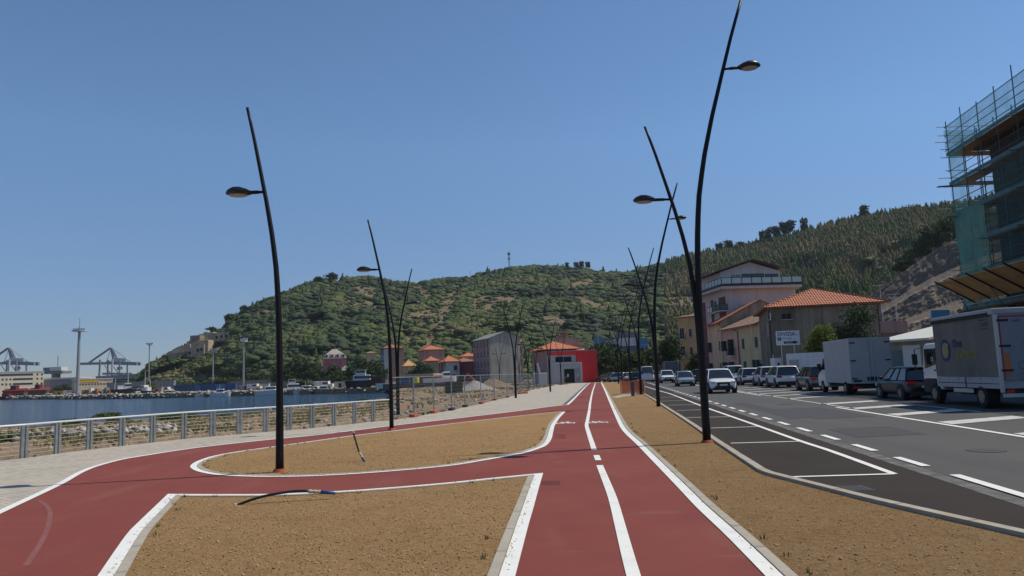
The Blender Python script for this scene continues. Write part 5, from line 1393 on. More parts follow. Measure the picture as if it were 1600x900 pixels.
def car(name, label, p, Y, off, cat='car', L=4.4, Wd=1.84, H=1.62, away=True, kind='suv', clad=True, roofm=None, grille='wide', lit=False, group=None, lane=None, rot=0.0):
    """lane position: off to the right of the road line, Y the near end of the car"""
    yc = Y + L / 2
    root = thing(name, label, cat, RD(off, yc), ROADANG + (0 if away else math.pi) + rot, group)
    hw = Wd / 2
    belt = H * (.615 if kind == 'suv' else .62); zb = .20 if kind != 'suv' else .24
    hood = H * (.60 if kind == 'suv' else .58)
    rear_h = belt + .02
    fr = L / 2
    st = [(-fr, .80, belt * .56, zb + .16), (-fr + .05, .90, belt * .78, zb + .05), (-fr + .22, .97, rear_h, zb), (-fr + .7, 1.0, belt, zb), (-.4, 1.0, belt, zb), (.55, 1.0, belt - .01, zb), (fr - 1.25, .995, hood + .03, zb), (fr - .8, .98, hood, zb), (fr - .35, .95, hood - .07, zb), (fr - .12, .88, hood - .16, zb + .03), (fr - .02, .80, hood - .26, zb + .1), (fr, .76, hood - .36, zb + .14)]
    vs, fs, n = [], [], 12
    for y, ws, zt, z0 in st:
        w = hw * ws; h = zt - z0
        half = [(0.0, z0), (w * .80, z0), (w * .965, z0 + h * .10), (w, z0 + h * .42), (w * .995, z0 + h * .66), (w * .95, z0 + h * .93), (w * .80, zt + .012)]
        ring = half + [(-x, z) for x, z in reversed(half[1:])]
        n = len(ring) + 1
        top = [(0, zt + .03)]
        ring = half + top + [(-x, z) for x, z in reversed(half[1:])]
        n = len(ring)
        vs += [(x, y, z) for x, z in ring]
    for i in range(len(st) - 1):
        for k in range(n): fs.append((i*n+k, i*n+(k+1) % n, (i+1)*n+(k+1) % n, (i+1)*n+k))
    fs += [tuple(range(n - 1, -1, -1)), tuple(range((len(st)-1)*n, len(st)*n))]
    mb = MB(); mb.add(vs, fs)
    mb.build('body', p, root, smooth=True, subsurf=1)
    # cabin
    yr0, yr1 = (-fr + .16, -fr + (.42 if kind != 'van' else .22)); yf0, yf1 = (fr - 1.05, fr - 1.85) if kind != 'van' else (fr - .75, fr - 1.4)
    zr = H - .05
    cs = [(yr0, .90, belt - .03), (yf0, .88, belt - .05)]
    b = [(hw * .93, yr0), (hw * .93, yf0)]; t = [(hw * .74, yr1), (hw * .72, yf1)]
    def corner(k, f):   # k: rear/front, f: 0..1 height
        return (b[k][0] * (1 - f) + t[k][0] * f, b[k][1] * (1 - f) + t[k][1] * f, (belt - .03) * (1 - f) + zr * f)
    mb = MB(); vs = []
    for f in (0, .5, 1.0):
        r, q = corner(0, f), corner(1, f); bow = .05 * (1 - f)
        vs += [(-r[0], r[1], r[2]), (0, r[1] - .05, r[2]), (r[0], r[1], r[2]), (q[0], q[1], q[2]), (0, q[1] + .09, q[2]), (-q[0], q[1], q[2])]
    fs = [tuple(range(5, -1, -1)), (12, 13, 14, 15, 16, 17)]
    for i in range(2):
        for k in range(6): fs.append((i*6+k, i*6+(k+1) % 6, (i+1)*6+(k+1) % 6, (i+1)*6+k))
    mb.add(vs, fs); mb.build('window_glass', m_cglass, root)
    r1, q1 = corner(0, 1), corner(1, 1)
    mb = MB()
    zz = [(-q1[0] * .99, q1[1] + .02, zr - .03), (q1[0] * .99, q1[1] + .02, zr - .03), (r1[0] * 1.0, r1[1] - .06, zr - .03), (-r1[0] * 1.0, r1[1] - .06, zr - .03)]
    m1, m2 = (q1[1] * .6 + r1[1] * .4), (q1[1] * .25 + r1[1] * .75)
    secs = [(q1[1] + .03, q1[0], zr - .02), (q1[1] - .25, q1[0] * 1.01, zr + .035), (m1, r1[0] * 1.02, zr + .055), (m2, r1[0] * 1.02, zr + .05), (r1[1], r1[0] * 1.0, zr + .02), (r1[1] - .16, r1[0] * .96, zr - .02)]
    vs, fs = [], []
    for y, w, z in secs: vs += [(-w - .015, y, z - .07), (-w * .93, y, z - .012), (0, y, z), (w * .93, y, z - .012), (w + .015, y, z - .07)]
    for i in range(len(secs) - 1):
        for k in range(4): fs.append((i*5+k, i*5+k+1, (i+1)*5+k+1, (i+1)*5+k))
    mb.add(vs, fs); rf = mb.build('roof', roofm or p, root, smooth=True)
    so_ = rf.modifiers.new('solid', 'SOLIDIFY'); so_.thickness = .03
    mb = MB()
    for sx in (-1, 1):
        for k in (0, 1):
            A, Bp = corner(k, 0), corner(k, 1); mb = MB(); mb.bar((A[0] * sx * 1.002, A[1], A[2]), (Bp[0] * sx, Bp[1], Bp[2]), .05 if k else .075, .05); mb.build('pillar', p, root)
    mb = MB()
    for sx in (-1, 1):
        for f in (.36, .66) if kind != 'van' else (.45,):
            A = [corner(0, 0)[i] * (1 - f) + corner(1, 0)[i] * f for i in range(3)]; Bp = [corner(0, 1)[i] * (1 - f) + corner(1, 1)[i] * f for i in range(3)]
            mb.bar((A[0] * sx * 1.004, A[1], A[2]), (Bp[0] * sx * 1.005, Bp[1], Bp[2]), .055, .04)
    mb.build('door_pillar_trim', m_clad, root)
    # wheels in dark arches
    wr = .345 if kind == 'suv' else .32
    for y in (fr - .86, -fr + .80):
        for sx in (-1, 1):
            mb = MB(); mb.tube([(sx * (hw - .25), y, wr + .02), (sx * (hw + .006), y, wr + .02)], wr * 1.24, 22)
            mb.build('wheel_arch', m_clad, root)
            wheel(root, sx * (hw - .10), y, wr, .22, sx)
    if clad:
        mb = MB()
        mb.box(-hw * .985, hw * .985, -fr + .9, fr - .95, zb - .04, zb + .15)
        mb.box(-hw * .9, hw * .9, -fr - .015, -fr + .35, zb, zb + .26); mb.box(-hw * .84, hw * .84, fr - .3, fr + .012, zb, zb + .2)
        mb.build('lower_cladding', m_clad, root, bevel=.03)
    else:
        mb = MB(); mb.box(-hw * .80, hw * .80, -fr - .012, -fr + .3, zb, zb + .16); mb.box(-hw * .75, hw * .75, fr - .3, fr + .012, zb, zb + .16); mb.build('lower_cladding', m_clad, root, bevel=.02)
    # rear
    zt = belt - .12
    for sx in (-1, 1):
        mb = MB(); mb.box(min(sx * hw * .55, sx * hw * .955), max(sx * hw * .55, sx * hw * .955), -fr + .012, -fr + .2, zt - .10, zt + .03); mb.build('tail_lamp', m_brake if lit else m_tail, root, bevel=.02)
    mb = MB(); mb.box(-.26, .26, -fr - .03, -fr - .005, zt - .25, zt - .14); mb.build('rear_plate', m_plate, root)
    # front
    zf = hood - .27
    for sx in (-1, 1):
        mb = MB(); mb.box(min(sx * hw * .52, sx * hw * .88), max(sx * hw * .52, sx * hw * .88), fr - .25, fr - .025, zf - .02, zf + .10); mb.build('headlight', m_lampc, root, bevel=.03)
    mb = MB()
    if grille == 'wide': mb.box(-hw * .46, hw * .46, fr - .1, fr + .025, zf - .20, zf + .05)
    else: mb.box(-hw * .42, hw * .42, fr - .1, fr + .02, zf - .02, zf + .05)
    mb.box(-hw * .62, hw * .62, fr - .1, fr + .022, zb + .10, zb + .27)
    mb.build('grille', m_clad, root, bevel=.02)
    mb = MB(); mb.box(-.26, .26, fr + .015, fr + .035, zb + .28, zb + .39); mb.build('front_plate', m_plate, root)
    for sx in (-1, 1):
        mb = MB(); mb.ellipsoid((sx * (hw + .10), fr - 1.45, belt + .06), (.10, .06, .075), 10, 6); mb.bar((sx * hw * .93, fr - 1.42, belt), (sx * (hw + .06), fr - 1.44, belt + .04), .04); mb.build('mirror', p if not roofm else roofm, root, smooth=True)
    return root
LN = 13.72
QG = 'cars queuing along the far kerb'
car('car', 'dark blue hatchback with lit tail lamps queued between the two trucks', p_blue, 32.3, LN, L=4.25, Wd=1.78, H=1.47, kind='hatch', clad=False, group=QG, lit=True)
car('car', 'grey suv in the queue right in front of the white box van', p_grey, 48.2, LN + .1, L=4.4, group=QG, lit=True)
car('car', 'white suv with wide black rear bumper queued ahead of the grey suv', p_white, 57.5, LN, L=4.6, Wd=1.86, H=1.68, group=QG)
car('car', 'small boxy white suv queued ahead of the larger white suv', p_white, 63.8, LN, L=4.25, Wd=1.8, H=1.68, group=QG)
car('car', 'white hatchback with a rounded tail in the queue before the terrace houses', p_white, 69.8, LN - .55, L=4.25, Wd=1.8, H=1.60, group=QG)
car('minivan', 'white minivan with a dark rear window at the head of the white cars', p_white, 76.3, LN - .95, L=4.7, Wd=1.85, H=1.9, kind='van', cat='van', group=QG)
car('car', 'black car half hidden by the lamp pole further along the queue', p_black, 84, 10.3, L=4.4, group=QG)
car('car', 'dark car behind the silver hatchback further down the road', p_black, 92, 9.6, L=4.4, H=1.5, kind='hatch', group=QG)
OG = 'cars driving towards the viewer'
car('car', 'white suv with black grille driving up the near lane beside the lamp pole', p_white, 49.6, 7.45, L=4.5, Wd=1.85, H=1.64, away=False, clad=False, group=OG)
car('car', 'silver hatchback following the white suv with the black grille', p_silver, 74, 7.45, L=4.0, Wd=1.75, H=1.5, away=False, kind='hatch', clad=False, grille='narrow', group=OG)
car('car', 'white suv with dark lower bumper coming behind the silver hatchback', p_white, 96, 7.3, L=4.3, Wd=1.85, H=1.65, away=False, group=OG)

# vans and lorries
def lorry_wheels(root, hw, ys, r, dual):
    for y in ys:
        for sx in (-1, 1): wheel(root, sx * (hw - .16), y, r, .26 if y not in dual else .42, sx, .55)
m_boxw = mat('van_box_panel', (0.40, 0.395, 0.395), .45, .06, 1.2); m_chassis = mat('chassis_dark', (0.02, 0.02, 0.021), .8, 0); m_alu = mat('aluminium_trim', (0.42, 0.43, 0.44), .4, .05, metal=.4)
# white box van: origin at its tail
def box_van(label, Y, off, Lb=4.9, Wd=2.1, H=3.05, name='box_van', mbox=m_boxw, cab=p_white, z0=.62):
    root = thing(name, label, 'van', RD(off + Wd / 2, Y), ROADANG, None)
    hw = Wd / 2
    mb = MB(); mb.box(-hw, hw, 0, Lb, z0, H); bx = mb.build('cargo_box', mbox, root, bevel=.02)
    mb = MB()
    for x in (-hw, hw): mb.box(x - .03, x + .03, -.035, .03, z0 - .02, H + .02)
    mb.box(-hw + .031, hw - .031, -.035, .03, H - .06, H + .02); mb.box(-hw + .031, hw - .031, -.035, .03, z0 - .02, z0 + .06); mb.build('rear_frame', m_alu, bx)
    for sx in (-1, 1):
        mb = MB(); mb.box(min(sx * .01, sx * (hw - .04)), max(sx * .01, sx * (hw - .04)), -.03, -.002, z0 + .065, H - .065); d = mb.build('rear_door', mbox, root)
        mb = MB()
        for z in (z0 + .25, (z0 + H) / 2, H - .25):
            mb = MB(); mb.box(min(sx * (hw - .3), sx * (hw - .02)), max(sx * (hw - .3), sx * (hw - .02)), -.05, -.032, z - .035, z + .035); mb.build('hinge', m_clad, d)
        mb = MB(); mb.tube([(sx * .12, -.05, z0 + .1), (sx * .12, -.05, H - .1)], .016, 6); mb.build('lock_rod', m_alu, d)
    mb = MB(); mb.box(-.25, .25, -.055, -.032, z0 + .12, z0 + .34); mb.build('rear_label', m_clad, root); mb = MB(); mb.box(-hw + .1, -hw + .5, -.055, -.032, z0 + .08, z0 + .18); mb.build('rear_label', m_clad, root)
    mb = MB(); mb.box(-hw + .25, hw - .25, .2, Lb + .2, z0 - .2, z0 - .005); mb.box(-hw + .05, hw - .05, -.02, .1, z0 - .3, z0 - .15); mb.build('chassis', m_chassis, root)
    for sx in (-1, 1):
        mb = MB(); mb.box(min(sx * (hw - .4), sx * (hw - .1)), max(sx * (hw - .4), sx * (hw - .1)), -.06, -.022, z0 - .28, z0 - .17); mb.build('tail_lamp', m_brake, root)
    cp = [(Lb + .02, .35), (Lb + 1.9, .35), (Lb + 1.95, .9), (Lb + 1.75, 1.15), (Lb + 1.05, 1.35), (Lb + .55, 2.15), (Lb + .02, 2.2)]
    mb = MB(); mb.xprism(list(reversed(cp)), -.97, .97); mb.build('cab', cab, root, bevel=.06)
    mb = MB(); mb.xprism(list(reversed([(Lb + .25, 1.38), (Lb + .98, 1.38), (Lb + .52, 2.05), (Lb + .25, 2.05)])), -.985, .985); mb.build('window_glass', m_cglass, root)
    for sx in (-1, 1):
        mb = MB(); mb.box(min(sx * .99, sx * 1.24), max(sx * .99, sx * 1.24), Lb + .9, Lb + 1.0, 1.35, 1.75); mb.build('mirror', m_clad, root, bevel=.03)
    lorry_wheels(root, hw - .02, (1.1, Lb + .95), .36, (1.1,))
    return root
box_van('white box van with closed rear doors queued behind the grey suv', 40.0, 12.95)
# lorry with the lettered curtain side
Yt = 24.3; hw = 1.18
lr = thing('curtain_lorry', 'grey curtain sided lorry lettered ONE with a yellow tick badge, nearest in the queue', 'lorry', RD(12.8 + hw, Yt), ROADANG)
m_curt = mat('grey_curtain', (0.145, 0.135, 0.12), .6, .12, .9, .15, 5, streak=.25); m_gwhite = mat('lorry_white', (0.34, 0.345, 0.36), .45, .06, 1.5); m_redt = mat('red_seal', (0.35, 0.02, 0.03), .5, 0)
m_navy = mat('navy_print', (0.02, 0.035, 0.10), .6, 0); m_yel = mat('yellow_print', (0.33, 0.26, 0.045), .6, 0); m_orr = mat('orange_marker', (0.5, 0.13, 0.02), .5, 0)
Lb, z0, H = 4.75, 1.08, 3.3
mb = MB(); vs = []; ny, nz = 40, 8
rgx = np.random.default_rng(4)
for i in range(ny + 1):
    for j in range(nz + 1):
        y = .06 + (Lb - .12) * i / ny; z = z0 + .02 + (H - .16 - z0) * j / nz
        vs.append((-hw - .012 + .012 * math.sin(i * .95) * (1 - j / nz * .6) + .006 * math.sin(i * 2.3 + 1), y, z))
mb.add(vs, [(i*(nz+1)+j, i*(nz+1)+j+1, (i+1)*(nz+1)+j+1, (i+1)*(nz+1)+j) for i in range(ny) for j in range(nz)])
cu_ = mb.build('curtain', m_curt, lr, smooth=True)
mb = MB(); mb.box(-hw + .03, hw, .02, Lb, z0, H - .02); mb.build('cargo_box', m_gwhite, lr)
mb = MB(); mb.xprism([(-.02, H - .14), (Lb + .05, H - .14), (Lb + .05, H + .06), (-.02, H + .06)], -hw - .06, hw + .06); rf = mb.build('roof', m_gwhite, lr, bevel=.03)
mb = MB(); mb.box(-hw - .075, -hw - .062, .3, Lb, H - .19, H - .06); mb.build('curtain_rail', m_chassis, rf)
mb = MB()
for x0, x1 in ((-hw - .035, -hw + .06), (hw - .06, hw + .035)):
    mb = MB(); mb.box(x0, x1, -.06, .05, z0 - .5, H - .142); mb.build('corner_post', m_alu, lr)
mb = MB(); mb.box(-hw - .03, hw + .03, .052, Lb, z0 - .38, z0 - .005)
for k in range(6): mb.box(-hw - .05, -hw - .031, .5 + k * .8, .6 + k * .8, z0 - .12, z0 - .03)
sd = mb.build('side_board', m_gwhite, lr)
mb = MB(); mb.box(-hw - .036, -hw - .031, 2.35, 2.43, z0 - .37, z0 - .01); mb.box(-hw - .034, -hw - .031, .1, Lb - .05, z0 - .235, z0 - .21); mb.build('board_seam', m_chassis, sd)
mb = MB(); mb.box(-hw + .065, hw - .065, -.045, .018, z0 - .1, H - .145); bd = mb.build('rear_door', mat('lorry_door', (0.20, 0.215, 0.25), .5, .06, 1.5), lr)
mb = MB(); mb.box(-hw + .075, -hw + .12, -.055, -.046, z0 - .1, H - .25); mb.box(-hw + .075, hw - .075, -.055, -.046, H - .25, H - .2); mb.build('red_seal', m_redt, bd)
mb = MB()
for z in (1.3, 2.1, 2.95):
    mb = MB(); mb.box(-hw + .02, -hw + .38, -.075, -.056, z - .035, z + .035); mb.build('hinge', m_clad, bd)
mb = MB(); mb.box(.1, .55, -.06, -.046, 1.3, 1.75); mb.build('door_vent', m_clad, bd)
mb = MB(); mb.box(.2, .75, -.062, -.047, 1.12, 1.28); mb.build('door_label', m_clad, bd)
mb = MB(); mb.box(-hw + .16, -hw + .30, -.06, -.046, 1.1, 1.85); mb.build('marker_strip', m_orr, bd)
mb = MB(); mb.add([(-.50 + .13 * math.cos(a), -.05, 1.45 + .13 * math.sin(a)) for a in np.linspace(0, 6.283, 21)[:-1]] + [(-.50 + .115 * math.cos(a), -.05, 1.45 + .115 * math.sin(a)) for a in np.linspace(0, 6.283, 21)[:-1]], [(i, (i+1) % 20, 20 + (i+1) % 20, 20 + i) for i in range(20)]); mb.build('speed_ring', m_navy, bd)
mb = MB(); mb.add([(-.50 + .11 * math.cos(a), -.05, 1.10 + .11 * math.sin(a)) for a in np.linspace(0, 6.283, 21)[:-1]] + [(-.50 + .10 * math.cos(a), -.05, 1.10 + .10 * math.sin(a)) for a in np.linspace(0, 6.283, 21)[:-1]], [(i, (i+1) % 20, 20 + (i+1) % 20, 20 + i) for i in range(20)]); mb.build('speed_ring', m_navy, bd)
text_part('lettering', 'ZAMA', .20, m_navy, bd, (-.10, -.052, 2.03), (R(90), 0, 0))
mb = MB(); mb.box(-.42, .22, -.052, -.047, 2.16, 2.18); mb.box(-.42, .22, -.052, -.047, 1.88, 1.9); mb.build('plate_border', m_navy, bd)
text_part('lettering', '2AM2', .10, m_navy, bd, (-.55, -.052, 2.92), (R(90), 0, 0))
# print on the curtain (reads from the left side: towards the tail is to the right)
def cpos(y, z): return (-hw - .034, y, z)
CR = (R(90), 0, R(-90))
text_part('lettering', 'O', .40, m_navy, lr, cpos(3.02, 2.28), CR, bold=.012); text_part('lettering', 'NE', .28, m_navy, lr, cpos(2.62, 2.245), CR, bold=.008)
text_part('lettering', 'EXPRESS', .34, m_yel, lr, cpos(2.14, 1.86), CR, xscale=1.15)
text_part('lettering', 'ZAMA', .20, mat('faint_print', (0.10, 0.10, 0.105), .7, 0), lr, cpos(.75, 2.86), CR)
mb = MB()
mb.box(-hw - .036, -hw - .033, .5, 1.0, 2.70, 2.725); mb.box(-hw - .036, -hw - .033, .45, 1.05, 3.0, 3.02); mb.build('print_rule', m_clad, lr)
def ringp(r0, r1, m, name, x=-hw - .036):
    mb = MB(); N = 28
    mb.add([(x, 3.80 + r0 * math.cos(a), 2.06 + r0 * 1.12 * math.sin(a)) for a in np.linspace(0, 6.283, N + 1)[:-1]] + [(x, 3.80 + r1 * math.cos(a), 2.06 + r1 * 1.12 * math.sin(a)) for a in np.linspace(0, 6.283, N + 1)[:-1]], [(i, (i+1) % N, N + (i+1) % N, N + i) for i in range(N)])
    return mb.build(name, m, lr)
ringp(.38, .27, m_navy, 'badge_ring'); ringp(.265, .02, mat('badge_grey', (0.24, 0.22, 0.17), .6, 0), 'badge_disc', -hw - .034)
mb = MB(); x = -hw - .040
mb.add([(x, 4.06, 2.12), (x, 3.95, 2.20), (x, 3.84, 2.03), (x, 3.58, 2.36), (x, 3.50, 2.27), (x, 3.83, 1.84)], [(0, 1, 2, 5), (2, 3, 4, 5)]); mb.build('badge_tick', m_yel, lr)
# cab
cp = [(Lb + .12, .55), (Lb + 1.72, .55), (Lb + 1.78, 1.25), (Lb + 1.55, 2.30), (Lb + 1.35, 2.40), (Lb + .12, 2.40)]
mb = MB(); mb.xprism(list(reversed(cp)), -1.02, 1.02); cb = mb.build('cab', p_white, lr, bevel=.06)
mb = MB(); mb.xprism(list(reversed([(Lb + .42, 1.55), (Lb + 1.5, 1.38), (Lb + 1.42, 2.18), (Lb + .42, 2.18)])), -1.04, 1.04); mb.build('window_glass', m_cglass, cb)
mb = MB(); mb.xprism(list(reversed([(Lb + .38, .95), (Lb + .42, .95), (Lb + .42, 2.2), (Lb + .38, 2.2)])), -1.035, 1.035); mb.box(-1.05, 1.05, Lb + .5, Lb + .62, 1.28, 1.34); mb.build('door_seam', m_clad, cb)
mb = MB(); mb.xprism(list(reversed([(Lb + .45, .42), (Lb + 1.74, .42), (Lb + 1.80, .95), (Lb + 1.45, 1.0), (Lb + .5, 1.0)])), -1.045, 1.045); mb.build('lower_cab', m_clad, cb, bevel=.04)
for sx in (-1, 1):
    mb = MB(); mb.tube([(sx * 1.02, Lb + 1.55, 2.25), (sx * 1.30, Lb + 1.7, 2.2), (sx * 1.33, Lb + 1.7, 1.35), (sx * 1.04, Lb + 1.6, 1.2)], .022, 6); a = mb.build('mirror', m_clad, lr)
    mb = MB(); mb.box(min(sx * 1.22, sx * 1.42), max(sx * 1.22, sx * 1.42), Lb + 1.66, Lb + 1.76, 1.55, 2.0); mb.build('mirror_glass', m_clad, a, bevel=.02)
text_part('lettering', 'DI', .24, m_trim, lr, (-1.046, Lb + .72, 1.75), CR)
mb = MB(); mb.box(-hw + .3, hw - .3, .1, Lb + .5, .62, z0 - .4); mb.box(-hw + .02, -hw + .5, 2.1, 3.0, .45, z0 - .4); mb.build('chassis', m_chassis, lr)
mb = MB(); mb.box(-hw - .02, -hw + .02, 1.95, 3.45, .52, .66); mb.build('side_guard', m_alu, lr); mb = MB(); mb.box(-hw + .04, hw - .04, -.05, .06, .42, .54); mb.build('underrun_bar', m_alu, lr)
mb = MB(); mb.box(-hw + .1, hw - .1, -.02, .04, .55, .67); lb_ = mb.build('tail_beam', m_chassis, lr)
for sx in (-1, 1):
    mb = MB(); mb.box(min(sx * (hw - .35), sx * (hw - .12)), max(sx * (hw - .35), sx * (hw - .12)), -.05, -.022, .56, .66); mb.build('tail_lamp', m_brake, lr)
lorry_wheels(lr, hw - .02, (1.35, Lb + .55), .40, (1.35,))
# far vehicles
fv = box_van('grey box lorry far down the road before the dark tree', 124, 9.0, 4.8, 2.2, 3.1, name='box_lorry', mbox=mat('dusty_panel', (0.16, 0.155, 0.15), .6, .1), cab=p_grey)
car('delivery_van', 'white delivery van far down the road beside the lamp poles', p_white, 108, 5.2, cat='van', L=5.0, Wd=2.0, H=2.3, kind='van', clad=False)
for k, (px, Yp, pt, lab, hh) in enumerate(((948, 128, p_grey, 'grey car parked beyond the end of the red path, by the pavilion corner', 1.5), (957, 133, p_black, 'black car parked beyond the path end next to the grey one', 1.5), (964, 126, p_silver, 'silver car parked beyond the planting strip', 1.5), (993, 128, p_black, 'black car parked behind the road lamps', 1.5), (984, 140, p_white, 'white car far off between the road lamp poles', 1.5))):
    q = at(px, Yp); car('car', lab, pt, Yp, q[0] - .13 * Yp, L=4.2, H=hh, kind='hatch', clad=False, group='cars parked beyond the path', rot=.9 if k < 3 else 0)
# ------------------------------------------------------------------ scaffolding on the shell building
m_tubeg = mat('scaffold_tube', (0.075, 0.085, 0.085), .5, .15, metal=.3); m_deck = mat('scaffold_plank', (0.26, 0.155, 0.085), .85, .2, 1.5); m_teal = mat('teal_toe_board', (0.075, 0.155, 0.165), .6, .15)
def net_mat(name, c, dens):
    m, n, l, b = node_mat(name)
    b.inputs['Base Color'].default_value = (*c, 1); b.inputs['Roughness'].default_value = .8
    t = n.new('ShaderNodeBsdfTransparent'); mx = n.new('ShaderNodeMixShader')
    g = n.new('ShaderNodeNewGeometry'); z = n.new('ShaderNodeTexNoise'); z.inputs['Scale'].default_value = .8; z.inputs['Detail'].default_value = 4; l.new(g.outputs['Position'], z.inputs['Vector'])
    r = n.new('ShaderNodeMapRange'); r.inputs['From Min'].default_value = .3; r.inputs['From Max'].default_value = .7; r.inputs['To Min'].default_value = dens * .7; r.inputs['To Max'].default_value = min(1, dens * 1.3); l.new(z.outputs['Fac'], r.inputs['Value'])
    l.new(r.outputs[0], mx.inputs[0]); l.new(t.outputs[0], mx.inputs[1]); l.new(b.outputs[0], mx.inputs[2]); l.new(mx.outputs[0], n['Material Output'].inputs['Surface'])
    MATS[name] = m
    return m
m_net = net_mat('green_net', (0.13, 0.36, 0.29), .58); m_net2 = net_mat('pale_net', (0.15, 0.40, 0.34), .40)
sf = thing('scaffolding', 'tall tube scaffolding with green netting and tan sloped canopy beside the road', 'scaffolding', RD(23.2, 47.8), ROADANG + math.pi / 2)
# local frame: x runs back towards the viewer along the road (negative y of the road), so build in world and parent
def sw(off, y, z): return RD(off + 1.5, y, z)
SF_INV = (Matrix.Translation(sf.location) @ Matrix.Rotation(sf.rotation_euler.z, 4, 'Z')).inverted()
def part_w(mb, name, m, parent=None, **k):
    o = mb.build(name, m, None, **k); o.parent = parent or sf; o.matrix_parent_inverse = SF_INV
    return o
LV = [2.8, 4.9, 7.0, 9.0, 11.1, 13.2, 15.2]
YS = [47.8 - 2.05 * k for k in range(17)]
rs = random.Random(3)
for k, y in enumerate(YS):
    for off in (21.7, 22.65):
        mb = MB(); top = 17.4 + rs.uniform(0, .7) if off < 22 else 16.4
        mb.tube([sw(off, y, 0), sw(off + rs.uniform(-.03, .03), y, top)], .032, 6); part_w(mb, 'standard', m_tubeg)
for off in (23.6, 24.6, 25.8):
    mb = MB(); mb.tube([sw(off, 47.8, 0), sw(off, 47.8, 17.2)], .03, 6); part_w(mb, 'standard', m_tubeg)
for j, z in enumerate(LV):
    mb = MB(); a, b, c, d = sw(21.68, 47.8, 0), sw(21.68, YS[-1], 0), sw(22.7, YS[-1], 0), sw(22.7, 47.8, 0)
    mb.prism([(p.x, p.y) for p in (b, c, d, a)], z - .05, z); part_w(mb, 'deck', m_deck)
    mb = MB(); a, b, c, d = sw(21.68, 46.9, 0), sw(26.2, 46.9, 0), sw(26.2, 47.8, 0), sw(21.68, 47.8, 0)
    mb.prism([(p.x, p.y) for p in (a, b, c, d)], z - .055, z - .005); part_w(mb, 'deck', m_deck)
    mb = MB(); mb.bar(sw(21.64, 48.0, z + .12), sw(21.64, YS[-1], z + .12), .03, .24); part_w(mb, 'toe_board', m_teal)
    for dz in ((.45, .95, 1.4, 2.0) if j == len(LV) - 1 else (.5, 1.0)):
        mb = MB(); e = rs.uniform(.3, 1.0)
        mb.tube([sw(21.7, 47.8 + e * .5, z + dz), sw(21.7, YS[-1], z + dz)], .025, 6); part_w(mb, 'guard_rail', m_tubeg)
        mb = MB(); mb.tube([sw(21.7 - rs.uniform(.3, 1.2), 47.8, z + dz), sw(26.2, 47.8, z + dz)], .025, 6); part_w(mb, 'guard_rail', m_tubeg)
    mb = MB()
    mb.tube([sw(21.7, 47.9, z - .08), sw(21.7, YS[-1], z - .08)], .028, 6); part_w(mb, 'ledger', m_tubeg)
    for k, y in enumerate(YS):
        if k % 2 == 0:
            mb = MB(); mb.tube([sw(21.3 - rs.uniform(0, .3), y, z - .11), sw(23.1, y, z - .11)], .025, 6); part_w(mb, 'transom', m_tubeg)
mb = MB(); mb.bar(sw(20.6, 47.5, 13.05), sw(22.4, 47.5, 13.12), .25, .06); part_w(mb, 'loose_plank', m_tubeg)
mb = MB(); mb.bar(sw(20.9, 47.5, 11.0), sw(22.6, 47.5, 10.95), .25, .06); part_w(mb, 'loose_plank', m_tubeg)
for k in (3, 8, 13):
    mb = MB(); mb.tube([sw(21.62, YS[k + 1], 7.2), sw(21.62, YS[k + 1] - 4.1 * .9, 15.3)], .025, 6); part_w(mb, 'brace', m_alu)
def netp(name, m, q):
    mb = MB(); vs = []; n = 14
    for i in range(n + 1):
        for j in range(n + 1):
            u, v = i / n, j / n
            p = (q[0] * (1 - u) + q[1] * u) * (1 - v) + (q[3] * (1 - u) + q[2] * u) * v
            w = .06 * math.sin(u * 19 + v * 3) * math.sin(v * 12 + 1)
            vs.append(p + RPERP * w)
    mb.add(vs, [(i*(n+1)+j, (i+1)*(n+1)+j, (i+1)*(n+1)+j+1, i*(n+1)+j+1) for i in range(n) for j in range(n)])
    part_w(mb, name, m)
netp('green_netting', m_net, [sw(21.6, 47.75, 4.9), sw(21.6, 43.9, 4.9), sw(21.6, 43.9, 11.2), sw(21.6, 47.75, 11.2)])
netp('green_netting', m_net, [sw(21.66, 47.95, 4.8), sw(25.9, 47.95, 4.8), sw(25.9, 47.95, 11.5), sw(21.66, 47.95, 11.5)])
netp('pale_netting', m_net2, [sw(21.6, 47.75, 11.2), sw(21.6, 45.8, 11.2), sw(21.6, 45.8, 15.2), sw(21.6, 47.75, 15.2)])
m_net3 = net_mat('teal_net', (0.06, 0.17, 0.15), .26)
for z0_, z1_ in ((4.9, 7.0), (7.0, 9.0), (9.0, 11.1), (11.2, 13.1)):
    netp('teal_netting', m_net3, [sw(21.62, 43.9 if z0_ < 11 else 45.8, z0_ + .02), sw(21.62, YS[-1], z0_ + .02), sw(21.62, YS[-1], z1_ - .02), sw(21.62, 43.9 if z0_ < 11 else 45.8, z1_ - .02)])
netp('pale_netting', m_net2, [sw(21.6, 47.75, 15.3), sw(21.6, YS[-1], 15.3), sw(21.6, YS[-1], 17.2), sw(21.6, 47.75, 17.2)])
netp('pale_netting', m_net2, [sw(21.6, 47.95, 15.3), sw(25.9, 47.95, 15.3), sw(25.9, 47.95, 17.0), sw(21.6, 47.95, 17.0)])
mb = MB()
a0, b0 = (21.6, 5.35), (19.5, 6.55)
vs = [sw(a0[0], 46.6, a0[1]), sw(a0[0], YS[-1], a0[1]), sw(b0[0], YS[-1], b0[1]), sw(b0[0], 46.6, b0[1])]
vs += [v + Vector((0, 0, .04)) for v in vs]
mb.add(vs, [(0, 1, 2, 3), (7, 6, 5, 4), (0, 4, 5, 1), (1, 5, 6, 2), (2, 6, 7, 3), (3, 7, 4, 0)]); cn = part_w(mb, 'canopy', mat('canopy_board', (0.52, 0.31, 0.13), .8, .18, 1.2, .2, 9))
